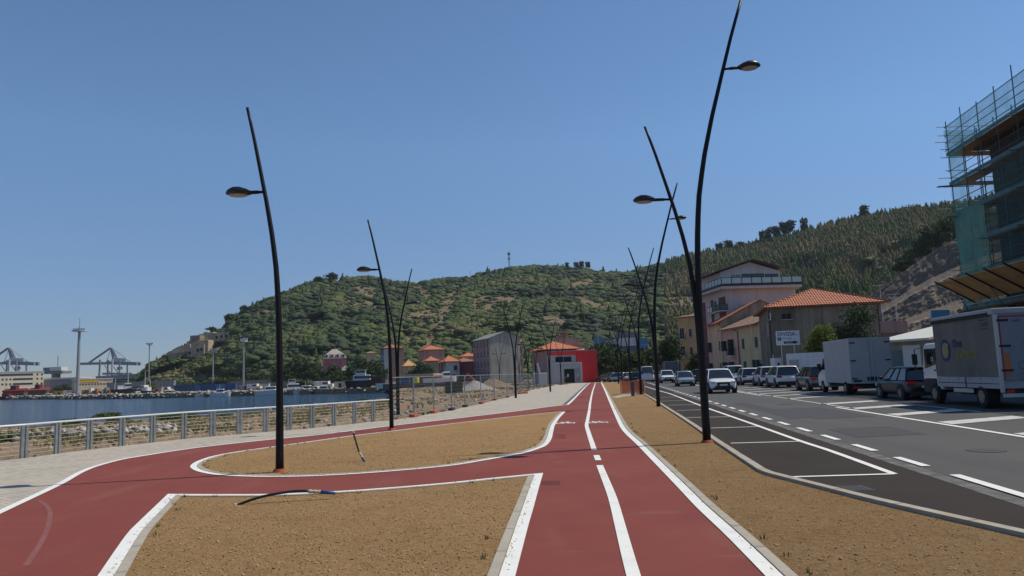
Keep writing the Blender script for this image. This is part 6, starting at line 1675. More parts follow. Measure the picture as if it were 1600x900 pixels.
for k in range(16):
    y = 46.4 - 2.05 * k
    mb = MB(); mb.bar(sw(a0[0] + .1, y, a0[1] - .11), sw(b0[0] - .25, y, b0[1] + .1), .07); part_w(mb, 'canopy_rafter', m_chassis)
    if k % 2 == 0:
        mb = MB(); mb.tube([sw(21.65, y, 4.0), sw(20.6, y, 5.85)], .025, 6); part_w(mb, 'canopy_strut', m_tubeg)
mb = MB(); mb.tube([sw(21.5, 47, 5.15), sw(21.5, YS[-1], 5.15)], .03, 6); part_w(mb, 'ledger', m_alu)
# blue advertising panel on the scaffold's end, on posts of its own
bs = thing('sign_board', 'blue sign board behind the lorry roof under the tan canopy', 'sign', RD(22.4, 48.6), 0)
mb = MB(); mb.box(-1.1, .15, 0, .05, 3.9, 5.0); bp_ = mb.build('panel', mat('sky_blue_sign', (0.13, 0.40, 0.60), .5, .05), bs)
mb = MB(); mb.box(-1.05, -1.0, .06, .11, 0, 4.9); mb.build('post', m_tubeg, bs); mb = MB(); mb.box(.05, .1, .06, .11, 0, 4.9); mb.build('post', m_tubeg, bs)
text_part('lettering', 'OLMARES', .26, m_trim, bs, (-.45, -.004, 4.25), (R(90), 0, 0))

# ------------------------------------------------------------------ parking sign
p0 = at(1235, 66); ds = thing('parking_sign', 'white sign lettered DIVIZIA with blue arrow on two posts by the grey house', 'sign', (p0[0], p0[1], 0), ROADANG * .1)
w2, zt, zb_ = 1.05, 4.78, 3.52
mb = MB(); mb.box(-w2, w2, -.03, .03, zb_, zt); pn = mb.build('panel', mat('sign_white', (0.66, 0.68, 0.72), .5, .03), ds, bevel=.008)
for x in (-.62, .52):
    mb = MB(); mb.tube([(x, .07, 0), (x, .07, zt - .1)], .045, 8); mb.build('post', m_alu, ds)
m_sblue = mat('sign_blue', (0.022, 0.05, 0.16), .5, 0)
text_part('lettering', 'DIVIZIA', .46, m_sblue, ds, (-.13, -.034, 4.50), (R(90), 0, 0), bold=.006, xscale=1.02)
text_part('lettering', 'srl', .14, m_sblue, ds, (.84, -.034, 4.42), (R(90), 0, 0))
mb = MB(); mb.box(-.95, -.62, -.036, -.031, 3.95, 4.25); ps = mb.build('parking_symbol', m_sblue, ds)
text_part('lettering', 'P', .30, m_trim, ds, (-.78, -.040, 4.10), (R(90), 0, 0), bold=.002)
text_part('lettering', 'Parcheggio', .20, m_sblue, ds, (-.08, -.034, 4.12), (R(90), 0, 0))
mb = MB(); mb.add([(-.4, -.034, 3.66), (.5, -.034, 3.66), (.5, -.034, 3.58), (.92, -.034, 3.76), (.5, -.034, 3.94), (.5, -.034, 3.86), (-.4, -.034, 3.86)], [(0, 1, 5, 6), (2, 3, 4)]); mb.build('arrow', m_sblue, ds)
text_part('lettering', 'INGRESSO', .12, m_trim, ds, (.05, -.040, 3.76), (R(90), 0, 0))

# ------------------------------------------------------------------ steel railing on the promenade
m_galv = mat('galvanised_steel', (0.27, 0.29, 0.30), .45, .15, 6, metal=.5); m_cable = mat('steel_cable', (0.42, 0.41, 0.39), .6, 0, metal=.1); m_handr = mat('handrail_steel', (0.72, 0.73, 0.73), .3, 0, metal=.3)
rail = thing('railing', 'steel cable railing with paired flat posts along the edge of the promenade', 'railing', (FENCE[2].x, FENCE[2].y, 0))
def rl_part(mb, name, m, parent=None, **k):
    o = mb.build(name, m, None, **k); o.parent = parent or rail; o.matrix_parent_inverse = Matrix.Translation(-rail.location); return o
HT = .86
fp = []
for i in range(len(FENCE) - 1): fp.append(FENCE[i])
fp.append(FENCE[-1])
for i, p in enumerate(fp):
    d = ((fp[min(i + 1, len(fp) - 1)] - fp[max(i - 1, 0)])).normalized(); nrm = Vector((-d.y, d.x))
    for s in (-1, 1):
        mb = MB(); c = p + d * s * .058
        q = [c + d * .036 + nrm * .03, c + d * .036 - nrm * .03, c - d * .036 - nrm * .03, c - d * .036 + nrm * .03]
        mb.prism([(v.x, v.y) for v in reversed(q)], -.1, HT - .03); rl_part(mb, 'post', m_galv)
def line3(z, pts, r, n=6):
    mb = MB(); mb.tube([(p.x, p.y, z) for p in pts], r, n); return mb
rl_part(line3(HT, fp, .028, 8), 'handrail', m_handr)
for k in range(7): rl_part(line3(.10 + k * .108, fp, .0058, 5), 'cable', m_cable)
# ------------------------------------------------------------------ temporary mesh fence
m_wire = net_mat('fence_mesh', (0.30, 0.30, 0.29), .20)
feet_m = mat('orange_foot', (0.42, 0.085, 0.035), .7, .15); feet_d = mat('dark_foot', (0.045, 0.045, 0.045), .9)
FG = 'mesh panels of the site fence'
labs = ['beside the railing end', 'second from the railing end', 'third from the railing end, before the dumpster', 'fourth from the railing end', 'before the gravel heap', 'just past the gravel heap', 'seventh from the railing end', 'eighth from the railing end', 'ninth, near the tall forked lamp', 'tenth, past the tall forked lamp', 'last in the row, before the pavilion']
ft = TEMP
for i in range(len(ft) - 1):
    a, b = ft[i], ft[i + 1]; L = (b - a).length; ang = math.atan2((b - a).y, (b - a).x)
    t = thing('site_fence', 'wire mesh site fence panel ' + labs[i], 'fence panel', (a.x, a.y, 0), ang, FG)
    h = 1.78
    mb = MB(); mb.tube([(.03, 0, .04), (.03, 0, h)], .024, 6); mb.tube([(L - .03, 0, .04), (L - .03, 0, h)], .024, 6); mb.tube([(.03, 0, h), (L - .03, 0, h)], .02, 6); mb.tube([(.03, 0, .16), (L - .03, 0, .16)], .02, 6)
    mb.build('frame', m_galv, t)
    mb = MB()
    n1 = int(L / .1)
    for k in range(1, n1): mb.tube([(L * k / n1, .0, .16), (L * k / n1, 0, h)], .0022, 3, False)
    for k in range(1, 9): mb.tube([(.03, 0, .16 + (h - .16) * k / 9), (L - .03, 0, .16 + (h - .16) * k / 9)], .0025, 3, False)
    mb.build('mesh', m_galv, t)
flab = ['by the railing end', 'second along the fence', 'third along the fence', 'fourth along the fence', 'before the gravel heap', 'past the gravel heap', 'seventh along the fence', 'eighth along the fence', 'under the tall forked lamp', 'in the cluster past the tall forked lamp', 'before the pavilion side']
for i in range(1, len(ft)):
    p = ft[i]; d = (ft[min(i + 1, len(ft) - 1)] - ft[i - 1]).normalized(); dk = i in (3, 4)
    mb = MB(); mb.prism([(-.38, -.13), (.38, -.13), (.42, 0), (.38, .13), (-.38, .13), (-.42, 0)], 0, .12)
    o = mb.build('ballast_block', feet_d if dk else feet_m, None, loc=(p.x, p.y, .003), rot=math.atan2(d.y, d.x) + .1, bevel=.02)
    tag(o, ('dark rubber' if dk else 'orange plastic') + ' fence foot ' + flab[i - 1], 'fence foot', 'feet of the site fence')
for k, (px, py, lab) in enumerate(((817, 615, 'orange plastic block lying loose beside the tall forked lamp'), (823, 611.5, 'orange plastic block lying behind the loose one by the forked lamp'))):
    mb = MB(); mb.prism([(-.45, -.16), (.45, -.16), (.5, 0), (.45, .16), (-.45, .16), (-.5, 0)], 0, .14); o = mb.build('ballast_block', feet_m, None, loc=G(px, py, .003), rot=.5 + k, bevel=.02); tag(o, lab, 'fence foot', 'feet of the site fence')
# ------------------------------------------------------------------ bollard and orange mesh in the planting strip
b0 = G(989, 619)
bo = thing('bollard', 'grey square bollard in front of the orange plastic mesh', 'bollard', b0, ROADANG)
mb = MB(); mb.box(-.12, .12, -.1, .1, 0, .95); mb.build('body', mat('bollard_grey', (0.085, 0.09, 0.095), .6, .1), bo, bevel=.015)
mb = MB(); mb.box(-.13, .13, -.11, .11, .952, 1.0); mb.build('cap', mat('bollard_cap', (0.13, 0.135, 0.14), .5), bo, bevel=.01)
om = thing('barrier_mesh', 'orange plastic barrier mesh around a pit in the planting strip', 'barrier', G(986, 616.5), ROADANG)
m_om = net_mat('orange_mesh', (0.62, 0.16, 0.07), .62)
cs = [(-.75, -.5), (.95, -.6), (1.1, 1.6), (-.6, 1.8)]
for i in range(4):
    a, b = Vector(cs[i]), Vector(cs[(i + 1) % 4])
    mb = MB(); n = 8
    vs = [(a.x + (b.x - a.x) * k / n, a.y + (b.y - a.y) * k / n, z - .08 * math.sin(k / n * math.pi) * (z > .5)) for k in range(n + 1) for z in (.05, 1.05)]
    mb.add(vs, [(2*k, 2*k+2, 2*k+3, 2*k+1) for k in range(n)]); mb.build('mesh_side', m_om, om)
    mb = MB(); mb.tube([(a.x, a.y, 0), (a.x, a.y, 1.1)], .015, 6); mb.build('stake', m_galv, om)
# ------------------------------------------------------------------ loose conduits in the soil
m_cond = mat('black_conduit', (0.015, 0.015, 0.017), .5, .1); m_tape = mat('pale_tape', (0.48, 0.40, 0.29), .8, .2, 40); m_bluec = mat('blue_conduit', (0.02, 0.075, 0.20), .5, .1)
def conduit(label, px, pts, rr, wrap, blue):
    t = thing('conduit', label, 'conduit', (0, 0, 0)); t.location = pts[0]
    o = Vector(pts[0]); q = [Vector(p) - o for p in pts]
    def smooth3(q, k=6):
        out = []
        for i in range(len(q) - 1):
            p0 = q[i - 1] if i else q[i] * 2 - q[i + 1]; p3 = q[i + 2] if i + 2 < len(q) else q[i + 1] * 2 - q[i]
            for j in range(k):
                s = j / k; out.append(.5 * ((2 * q[i]) + (q[i+1] - p0) * s + (2 * p0 - 5 * q[i] + 4 * q[i+1] - p3) * s * s + (3 * q[i] - p0 - 3 * q[i+1] + p3) * s ** 3))
        return out + [q[-1]]
    s = smooth3(q)
    mb = MB(); mb.tube(s, rr, 10); mb.build('pipe', m_cond, t, smooth=True)
    d = (q[-1] - q[-2]).normalized()
    e = q[-1]
    mb = MB(); k = 9; pp = [e - d * .10 + d * wrap * i / k for i in range(k + 1)]
    mb.tube(pp, [rr * (1.15 + .45 * ((i * 7) % 3) / 2) for i in range(k + 1)], 10); mb.build('tape_wrap', m_tape, t, smooth=True)
    mb = MB(); mb.tube([e - d * .1 + d * wrap * .9, e - d * .1 + d * (wrap + blue * .5), e - d * .1 + d * (wrap + blue) - Vector((0, 0, .01))], [rr * 1.35, rr * 1.45, rr * 1.0], 10); mb.build('end_cap', m_bluec, t, smooth=True)
    mb = MB(); mb.ellipsoid((0, 0, .01), (rr * 1.6, rr * 1.6, rr * 1.3), 8, 6); mb.build('ground_plug', m_tape, t, smooth=True)
a = G(368, 790); b = G(492, 782)
conduit('black conduit arching over the lower soil bed with tape wrap and blue end', 0, [a, a.lerp(b, .28) + Vector((0, 0, .09)), a.lerp(b, .55) + Vector((0, 0, .135)), a.lerp(b, .8) + Vector((0, 0, .15)), b + Vector((0, 0, .125))], .019, .19, .20)
a = G(552, 687); b = G(565, 722)
conduit('short black conduit standing up from the middle of the rounded soil bed', 0, [b + Vector((-.19, .1, .60)), b + Vector((-.15, .08, .48)), b + Vector((-.06, .03, .22)), b + Vector((0, 0, .12))], .018, .14, .10)
# ------------------------------------------------------------------ harbour on the far side of the water
ZQ = -0.4
def hp(px, Y, z=ZQ): x, y = at(px, Y); return Vector((x, y, z))
def sc(px, Y): return Y / FOC      # metres for one pixel at this distance
m_crane = mat('crane_grey', (0.18, 0.21, 0.245), .6, .1); m_crane2 = mat('crane_pale', (0.42, 0.45, 0.48), .6, .05)
def zz(px, py, Y): return P(px, py, Y).z
# container cranes
def crane(label, px0, Y, flip=False):
    def q(px, py, dy=0.0): p = P(px, py, Y); p.y += dy; return p
    t = thing('container_crane', label, 'crane', (hp(px0, Y).x, Y, 0.0), 0, 'container cranes at the terminal')
    T = Matrix.Translation(-Vector(t.location)); D = px0 - 179
    def bar(name, m, a, b, w, dys=(0.0,), h=None):
        for dy in dys:
            mb = MB(); mb.T = T; mb.bar(q(a[0] + D, a[1], dy), q(b[0] + D, b[1], dy), w, h); mb.build(name, m, t)
    d2 = (-9.0, 9.0)
    bar('leg', m_crane, (163, 562), (161, 596), 1.6, d2); bar('leg', m_crane2, (182, 562), (181, 596), 1.7, d2); bar('leg', m_crane, (193, 563), (193, 596), 1.4, d2)
    bar('boom', m_crane, (125, 568.5), (172, 567.5), 2.2, (-4, 4), 2.8); bar('girder', m_crane, (170, 567), (217, 568.5), 3.2, (-4, 4), 4.0)
    bar('machinery_house', m_crane2, (176, 562), (198, 562.5), 4.5, (0,), 4)
    bar('mast', m_crane, (173.5, 543.5), (178, 563), 1.3, (-1.2, 1.2)); bar('mast', m_crane, (174, 543.5), (184, 562), 1.1, (-1.2, 1.2))
    bar('stay', m_crane, (173, 543.5), (139, 567), 1.2, (-1.2, 1.2)); bar('stay', m_crane2, (174, 543.5), (205, 566), .4, (-1.2, 1.2)); bar('stay', m_crane2, (173.5, 544), (166, 566), .5, (0,))
    bar('cross_beam', m_crane, (167, 584), (200, 584), 2.4, d2); bar('brace', m_crane, (168, 568), (179, 584), .8, d2); bar('brace', m_crane, (179, 584), (186, 596), .8, d2); bar('cab', m_crane, (184, 576), (190, 575), 3.5)
crane('whole grey container crane with its long boom out, behind the yellow edged warehouse', 179, 900)
crane('container crane cut by the picture edge behind the cream office block', 19.5, 880)
# office block, warehouse, sheds, control tower
m_cream = plaster('cream_office', (0.78, 0.69, 0.50), .1, .06)
YO = 360
def turned(pxL, pxR, YL, ang=R(38)):
    a = Vector(at(pxL, YL)); q = Vector((math.cos(ang), math.sin(ang))); k = (pxR - 800) / FOC
    return a, a + q * ((k * a.y - a.x) / (q.x - k * q.y))
oa, ob_ = turned(-60, 67.5, 432)
of = Bld('office_block', 'cream four storey office block with dark ribbon windows on the far quay', oa, ob_, 12, zz(30, 581.5, 452), m_cream, 'office block', base=0)
YO = 452
def opx(px): return (turned(-60, px, 432)[1] - oa).length
for row, (yt, yb_) in enumerate(((584, 587.3), (591, 594), (598.5, 601.6))):
    z0_, z1_ = zz(30, yb_, YO), zz(30, yt, YO)
    for a, b in ((19.5, 50.5),) if row else ((-8, 50.5),):
        of.win('front', (opx(a) + opx(b)) / 2, z0_, opx(b) - opx(a), z1_ - z0_, None, sill=False, fr=.2, frame=m_trim, name='ribbon_window')
    for px in (57.5, 64.5) + ((3.5, 9.5, 15.5) if row else ()): of.win('front', opx(px), z0_, 1.0, z1_ - z0_, None, sill=False)
of.box('parapet', m_trim, -.2, of.w + .2, -.2, 16, of.h, of.h + .5)
YW = 410
wh = Bld('warehouse', 'long cream warehouse with a yellow roof edge on the far quay', *turned(118, 175, 385), 10, zz(150, 592.8, 396), plaster('cream_wh', (0.56, 0.47, 0.35), .1), 'warehouse')
wh.box('yellow_band', mat('yellow_band', (0.60, 0.36, 0.03), .6), .3, wh.w * .62, -.15, -.01, wh.h - 1.5, wh.h); wh.box('roof', m_trim, -.2, wh.w + .2, -.3, 14.2, wh.h, wh.h + .35)
for k in range(12): wh.win('front', wh.w * (k + .6) / 12.5, wh.h - 3.0, .8, .9, None, sill=False)
sd_ = Bld('terminal_shed', 'long grey terminal shed behind the round tree on the far quay', at(66, 460), at(122, 460), 14, zz(90, 592.5, 460), plaster('shed_grey', (0.22, 0.235, 0.25), .1), 'shed'); sd_.box('roof', m_trim, -.3, sd_.w + .3, -.4, 14.4, sd_.h, sd_.h + .9)
ct = thing('control_tower', 'small control tower with white cabin on a grey deck beyond the sheds', 'tower', hp(88, 520), 0)
u = 520 / FOC; zc = lambda py: zz(88, py, 520) - ZQ
mb = MB(); mb.box(-3 * u, 3 * u, -3, 3, 0, zc(584)); mb.build('shaft', m_crane, ct)
mb = MB(); mb.xprism([(-5, zc(584)), (5, zc(584)), (6, zc(580)), (-6, zc(580))], -14 * u, 17 * u); mb.build('deck', m_crane, ct)
mb = MB(); mb.box(-5 * u, 13 * u, -4, 4, zc(579.5), zc(573.5)); mb.build('cabin', m_trim, ct); mb = MB(); mb.box(-15 * u, -5.2 * u, -4, 4, zc(580), zc(574)); mb.build('annex', m_crane, ct)
mb = MB(); mb.tube([(2 * u, 0, zc(573)), (2 * u, 0, zc(556))], .25, 6); mb.build('aerial', m_crane, ct)
# lighting masts
m_mast = mat('mast_grey', (0.30, 0.32, 0.33), .5, .05, metal=.2)
def mast(label, px, pyb, pyt, Y, r, kind='ring', aer=0):
    p = hp(px, Y); t = thing('light_mast', label, 'light mast', p, 0, 'tall masts on the far quay'); h = zz(px, pyt, Y) - ZQ
    mb = MB(); mb.tube([(0, 0, 0), (0, 0, h)], [r, r * .62], 10); mb.build('pole', m_mast, t)
    mb = MB()
    if kind == 'ring': mb.tube([(0, 0, h - 2.2), (0, 0, h - 1.9), (0, 0, h - 1.4)], [r, r * 3.6, r * 3.6], 12); mb.box(-r * 3.2, r * 3.2, -.4, .4, h - 1.35, h - .4)
    else:
        mb.bar((0, 0, h - 1.2), (-r * 4, 0, h), r); mb.bar((0, 0, h - 1.2), (r * 4, 0, h), r); mb.box(-r * 5, r * 5, -.3, .3, h, h + .4)
    mb.build('floodlight_head', m_crane2, t)
    if aer: mb = MB(); mb.tube([(0, 0, h), (0, 0, h + aer)], .12, 6); mb.build('aerial', m_crane, t)
mast('thickest tall grey mast with a floodlight ring and aerial left of the crane', 122, 606, 512, 372, .95, 'ring', 5)
mast('thin mast with a forked top at the foot of the fort hill', 232.8, 592, 537, 420, .42, 'fork')
mast('plain thin mast behind the blue containers', 332.8, 600, 546, 330, .36, 'fork')
mast('mast with a floodlight ring at the end of the blue containers', 380.5, 598, 527.5, 325, .46, 'ring')
# blue containers in a row
m_cblue = mat('container_blue', (0.028, 0.085, 0.20), .55, .15, .4); m_cblue2 = mat('container_blue_pale', (0.05, 0.16, 0.33), .55, .15, .4)
clabs = ['first of the row beside the bright bush', 'second of the row', 'pale and short, third of the row', 'fourth of the row', 'fifth of the row', 'pale, last of the row under the ring mast']
edges = [(272, 290, m_cblue), (290, 304, m_cblue), (304.5, 312.5, m_cblue2), (313, 336, m_cblue), (337, 352, m_cblue2), (352.5, 368, m_cblue)]
YC = 300
for k, (a, b, m) in enumerate(edges):
    L = (b - a) * YC / FOC; p = hp(a, YC, zz(a, 611, YC)); h = zz(a, 602.2 - (b - 290) * .035, YC) - p.z
    t = thing('container', 'blue shipping container, ' + clabs[k], 'container', p, 0, 'blue containers on the quay')
    mb = MB(); n = max(4, int(L / .35)); pts = []
    for i in range(n): pts += [(L * i / n, 0), (L * (i + .3) / n, .06), (L * (i + .7) / n, .06)]
    pts += [(L, 0), (L, 2.4), (0, 2.4)]; mb.prism(pts, 0, h); mb.build('body', m, t)
    mb = MB(); mb.box(-.02, L + .02, -.05, -.01, h - .15, h + .02); mb.box(-.02, L + .02, -.05, -.01, 0, .15); mb.build('frame', m, t)
# fort on the headland
m_fort = plaster('fort_masonry', (0.46, 0.365, 0.26), .4, .22, .25); m_fort2 = plaster('fort_dark_masonry', (0.30, 0.25, 0.19), .4, .22, .25)
ft_ = thing('hill_fort', 'ruined stone fort in terraces on the headland slope', 'fort', hill_pt(300, 545), 0)
def fwall(pxs, pyt, pyb, m, name, dep=14, slots=0):
    pa, pb = hill_pt(pxs[0], pyb[0]), hill_pt(pxs[1], pyb[1]); Yf = min(pa.y, pb.y) - 2
    a, b = P(pxs[0], pyb[0] + 3, Yf), P(pxs[1], pyb[1] + 3, Yf); ta, tb_ = P(pxs[0], pyt[0], Yf), P(pxs[1], pyt[1], Yf)
    o = Vector(ft_.location); D = Vector((0, dep, 0))
    vs = [v - o for v in (a, b, b + D, a + D, ta, tb_, tb_ + D, ta + D)]
    mb = MB(); mb.add(vs, [(0, 3, 2, 1), (4, 5, 6, 7), (0, 1, 5, 4), (1, 2, 6, 5), (2, 3, 7, 6), (3, 0, 4, 7)]); w_ = mb.build(name, m, ft_)
    for k in range(slots):
        f = (k + .7) / (slots + .4); c = (ta.lerp(tb_, f) * .55 + a.lerp(b, f) * .45) - o
        mb = MB(); mb.box(c.x - .7, c.x + .7, c.y - .25, c.y + 1, c.z - .9, c.z + .9); mb.build('gun_port', m_dark, w_)
fwall((333, 359), (520.5, 518.5), (534, 528), m_fort, 'upper_bastion', 16, 3); fwall((325, 333.5), (521.5, 520.5), (545, 539), m_fort2, 'bastion_flank', 12)
fwall((297, 312), (524.5, 523.5), (536, 531), m_fort2, 'ridge_wall', 10); fwall((311, 333), (522.5, 518.5), (528, 524), m_fort, 'ridge_wall', 10)
fwall((298, 325), (537, 530.5), (556, 549), m_fort, 'ramp_wall', 16); fwall((292, 307), (543.5, 542), (560, 557), m_fort, 'lower_bastion', 16, 2); fwall((305, 319), (538, 537), (557, 552), m_fort, 'middle_bastion', 16, 2)
fwall((263, 290), (553.5, 549), (562, 560), m_fort2, 'lower_wall', 10); fwall((262, 297), (550, 537), (556, 546), m_fort, 'terrace_wall', 10)
# antenna mast and small mast on the ridge
q = on_ridge(796, 2); am = thing('lattice_mast', 'tall lattice radio mast on the middle ridge', 'radio mast', q, 0); hh = 32 * 700 / FOC * .95
mb = MB()
for x, y in ((-.8, -.8), (.8, -.8), (0, .9)): mb.bar((x, y, -2), (x * .5, y * .5, hh), .28)
for k in range(9): mb.bar((-.8, -.8, hh * k / 9), (.75, -.75, hh * (k + 1) / 9), .15); mb.bar((.8, -.8, hh * k / 9), (0, .85, hh * (k + 1) / 9), .15)
mb.build('lattice', m_crane, am)
mb = MB(); mb.box(-1.4, 1.4, -.5, .5, hh * .85, hh * .95); mb.box(-1.2, 1.2, -.5, .5, hh * .62, hh * .68); mb.tube([(0, 0, hh), (0, 0, hh * 1.15)], .12, 5); mb.build('aerials', m_crane, am)
q = on_ridge(734.5, 2); am2 = thing('ridge_pole', 'thin pole where the bare track meets the ridge', 'pole', q, 0); mb = MB(); mb.tube([(0, 0, -1), (0, 0, 7)], .16, 6); mb.build('shaft', m_crane, am2); mb = MB(); mb.bar((-.7, 0, 6), (.7, 0, 6), .15); mb.build('crossarm', m_crane, am2)

# boats
m_hullw = mat('white_hull', (0.66, 0.66, 0.64), .4, .05); m_hulld = mat('dark_hull', (0.025, 0.028, 0.035), .5, .1); m_hullr = mat('red_hull', (0.17, 0.018, 0.022), .6, .2); m_rust = mat('rusty_deck', (0.30, 0.15, 0.075), .8, .3, 1.0); m_cabw = mat('cabin_white', (0.62, 0.62, 0.60), .5, .05)
def hull(mb, L, B, H, sheer=.35, stern=.7, T=-.4):
    st = [(-.5, stern), (-.35, .95), (0, 1), (.25, .9), (.40, .58), (.47, .25), (.5, .03)]
    vs, fs = [], []
    for x, w in st:
        zt = H * (1 + sheer * max(0, x) * 2)
        vs += [(x * L, -w * B / 2, zt), (x * L * .94, -w * B / 2 * .7, T), (x * L * .94, w * B / 2 * .7, T), (x * L, w * B / 2, zt)]
    n = len(st)
    for i in range(n - 1):
        for k in range(4): fs.append((i*4+k, (i+1)*4+k, (i+1)*4+(k+1) % 4, i*4+(k+1) % 4))
    fs += [(0, 1, 2, 3), tuple((n-1)*4 + k for k in (3, 2, 1, 0))]
    mb.add(vs, fs)
def boat(label, px, Y, L, B, H, mh, kind, rot=0.0, z=ZW, group='boats in the harbour'):
    t = thing('boat', label, 'boat', hp(px, Y, z), rot, group)
    mb = MB(); hull(mb, L, B, H); mb.build('hull', mh, t)
    mb = MB(); hull(mb, L * 1.004, B * 1.01, H * 1.0); 
    if kind == 'motor':
        mb = MB(); mb.xprism([(-B * .3, H), (B * .3, H), (B * .24, H + 1.3), (-B * .24, H + 1.3)], -L * .18, L * .16); c = mb.build('cabin', m_cabw, t, bevel=.1)
        mb = MB(); mb.xprism([(-B * .295, H + .5), (B * .295, H + .5), (B * .262, H + 1.05), (-B * .262, H + 1.05)], -L * .14, L * .162); mb.build('window', m_pane, c)
        mb = MB(); mb.tube([(-L * .05, 0, H + 1.3), (-L * .05, 0, H + 2.6)], .04, 5); mb.build('aerial', m_trim, t)
    if kind == 'fly':
        mb = MB(); mb.xprism([(-B * .34, H), (B * .34, H), (B * .28, H + 1.6), (-B * .28, H + 1.6)], -L * .3, L * .12); c = mb.build('cabin', m_cabw, t, bevel=.1)
        mb = MB(); mb.xprism([(-B * .345, H + .6), (B * .345, H + .6), (B * .305, H + 1.3), (-B * .305, H + 1.3)], -L * .27, L * .124); mb.build('window', m_pane, c)
        mb = MB(); mb.box(-L * .26, L * .02, -B * .28, B * .28, H + 2.9, H + 3.05); 
        for x in (-L * .25, L * .0):
            for y in (-B * .26, B * .26): mb.bar((x, y, H + 1.6), (x, y, H + 2.9), .12)
        mb.build('flybridge_roof', m_cabw, t); mb = MB(); mb.box(-L * .24, 0, -B * .27, B * .27, H + 1.6, H + 2.2); mb.build('flybridge', m_cabw, t)
    if kind == 'fishing':
        mb = MB(); mb.box(-L * .02, L * .22, -B * .3, B * .3, H, H + 2.3); c = mb.build('wheelhouse', m_cabw, t, bevel=.08)
        mb = MB(); mb.box(-L * .01, L * .225, -B * .305, B * .305, H + 1.2, H + 1.9); mb.build('window', m_pane, c)
        mb = MB(); mb.box(-L * .25, -L * .03, -B * .28, B * .28, H, H + 1.5); mb.build('deckhouse', m_cabw, t)
        mb = MB(); mb.tube([(L * .1, 0, H + 2.3), (L * .1, 0, H + 8)], [.14, .07], 6); mb.bar((L * .02, 0, H + 6), (L * .18, 0, H + 6), .08); mb.tube([(-L * .35, 0, H), (-L * .32, 0, H + 4.5)], .1, 6); mb.build('mast', m_trim, t)
        mb = MB(); hull(mb, L * 1.01, B * 1.02, H * .16, T=.0); o = mb.build('rubbing_strake', m_trim, t); o.location.z = H * .86
    if kind == 'tug':
        mb = MB(); mb.box(-L * .1, L * .2, -B * .3, B * .3, H, H + 1.8); c = mb.build('wheelhouse', m_hullr, t)
        mb = MB(); mb.box(-L * .09, L * .205, -B * .305, B * .305, H + .8, H + 1.4); mb.build('window', m_pane, c)
        mb = MB(); mb.tube([(-L * .3, 0, H), (-L * .3, 0, H + 1.4)], .4, 8); mb.build('funnel', m_hullr, t)
    return t
boat('low dark red workboat cut by the picture edge on the water', 14, 398, 12, 4, 1.4, m_hullr, 'tug', math.pi)
boat('black hulled fishing boat with white wheelhouse beside the rusty barge', 196, 300, 10.5, 4.6, 3.4, m_hulld, 'fishing', .5)
boat('small white boat moored in front of the black fishing boat', 216, 280, 5.5, 2.2, 1.0, m_hullw, 'motor', 1.2)
boat('second dark working boat moored just past the fishing boat', 229, 298, 8, 3.5, 2.4, m_hulld, 'fishing', 2.6)
boat('white motor boat with open deck moored at the container quay', 266, 262, 9, 2.8, 1.2, m_hullw, 'motor', .15)
boat('white sport boat with a low cabin just left of the big lamp pole', 423, 229, 9.5, 3.0, 1.4, m_hullw, 'motor', .1)
boat('white boat with a tall flybridge roof behind the lamp pole', 462, 232, 8.5, 3.4, 1.7, m_hullw, 'fly', .3)
boat('white motor boat with dark windows beside the flybridge boat', 479, 226, 8, 3.0, 1.3, m_hullw, 'motor', -.2)
boat('little white boat at the rocky point past the motor boats', 493, 224, 5.5, 2.2, 1.0, m_hullw, 'motor', 2.9)
boat('dark hulled motor yacht laid up on the quay before the trees', 571, 214, 11.5, 3.8, 1.9, m_hulld, 'fly', .1, -.2)
boat('white open boat laid up on the shore behind the railing end', 604, 186, 5.5, 2.0, .9, m_hullw, 'none', .2, -.1)
boat('long white rowing boat lying on the bank before the tan shed', 682, 172, 6.5, 2.2, .8, m_hullw, 'none', .1, .9)
boat('white launch lying on the bank beside the dumpster', 697, 168, 5.0, 2.0, .9, m_hullw, 'motor', .3, .8)
boat('white cabin boat lying along the quay below the ring mast', 345, 232, 6.5, 2.4, 1.1, m_hullw, 'motor', .05)
boat('small white open boat at the quay between the cabin boat and the deck boat', 318, 240, 5.0, 1.9, .8, m_hullw, 'none', .1)
boat('white launch moored left of the rusty barge on the far quay', 112, 318, 6.5, 2.3, 1.1, m_hullw, 'motor', .3)
boat('low dark boat moored by the quay between the launch and the red workboat', 78, 345, 8, 2.8, 1.2, m_hulld, 'motor', .2)
boat('dark boat with white cabin at the point past the little white boat', 505, 222, 6.5, 2.4, 1.1, m_hulld, 'motor', .2)
bg_ = thing('work_barge', 'rusty work barge with orange gear moored before the warehouse', 'barge', hp(153, 306, ZW), .15)
mb = MB(); mb.prism([(-6.2, -2.5), (5.6, -2.5), (6.4, 0), (5.6, 2.5), (-6.2, 2.5)], -.4, 2.2); mb.build('hull', m_rust, bg_)
mb = MB(); mb.box(-9, 6, -3.2, -2.6, -.3, .25); mb.build('pontoon', m_hulld, bg_)
for k in range(9):
    mb = MB(); x = -5 + k * 1.2; mb.box(x, x + .8, -1.8, 1.5, 2.2, 2.9 + (k * 37 % 5) * .35); mb.build('deck_gear', [m_rust, mat('orange_gear', (0.45, 0.13, 0.05), .7), m_trim, m_crane][k % 4], bg_)
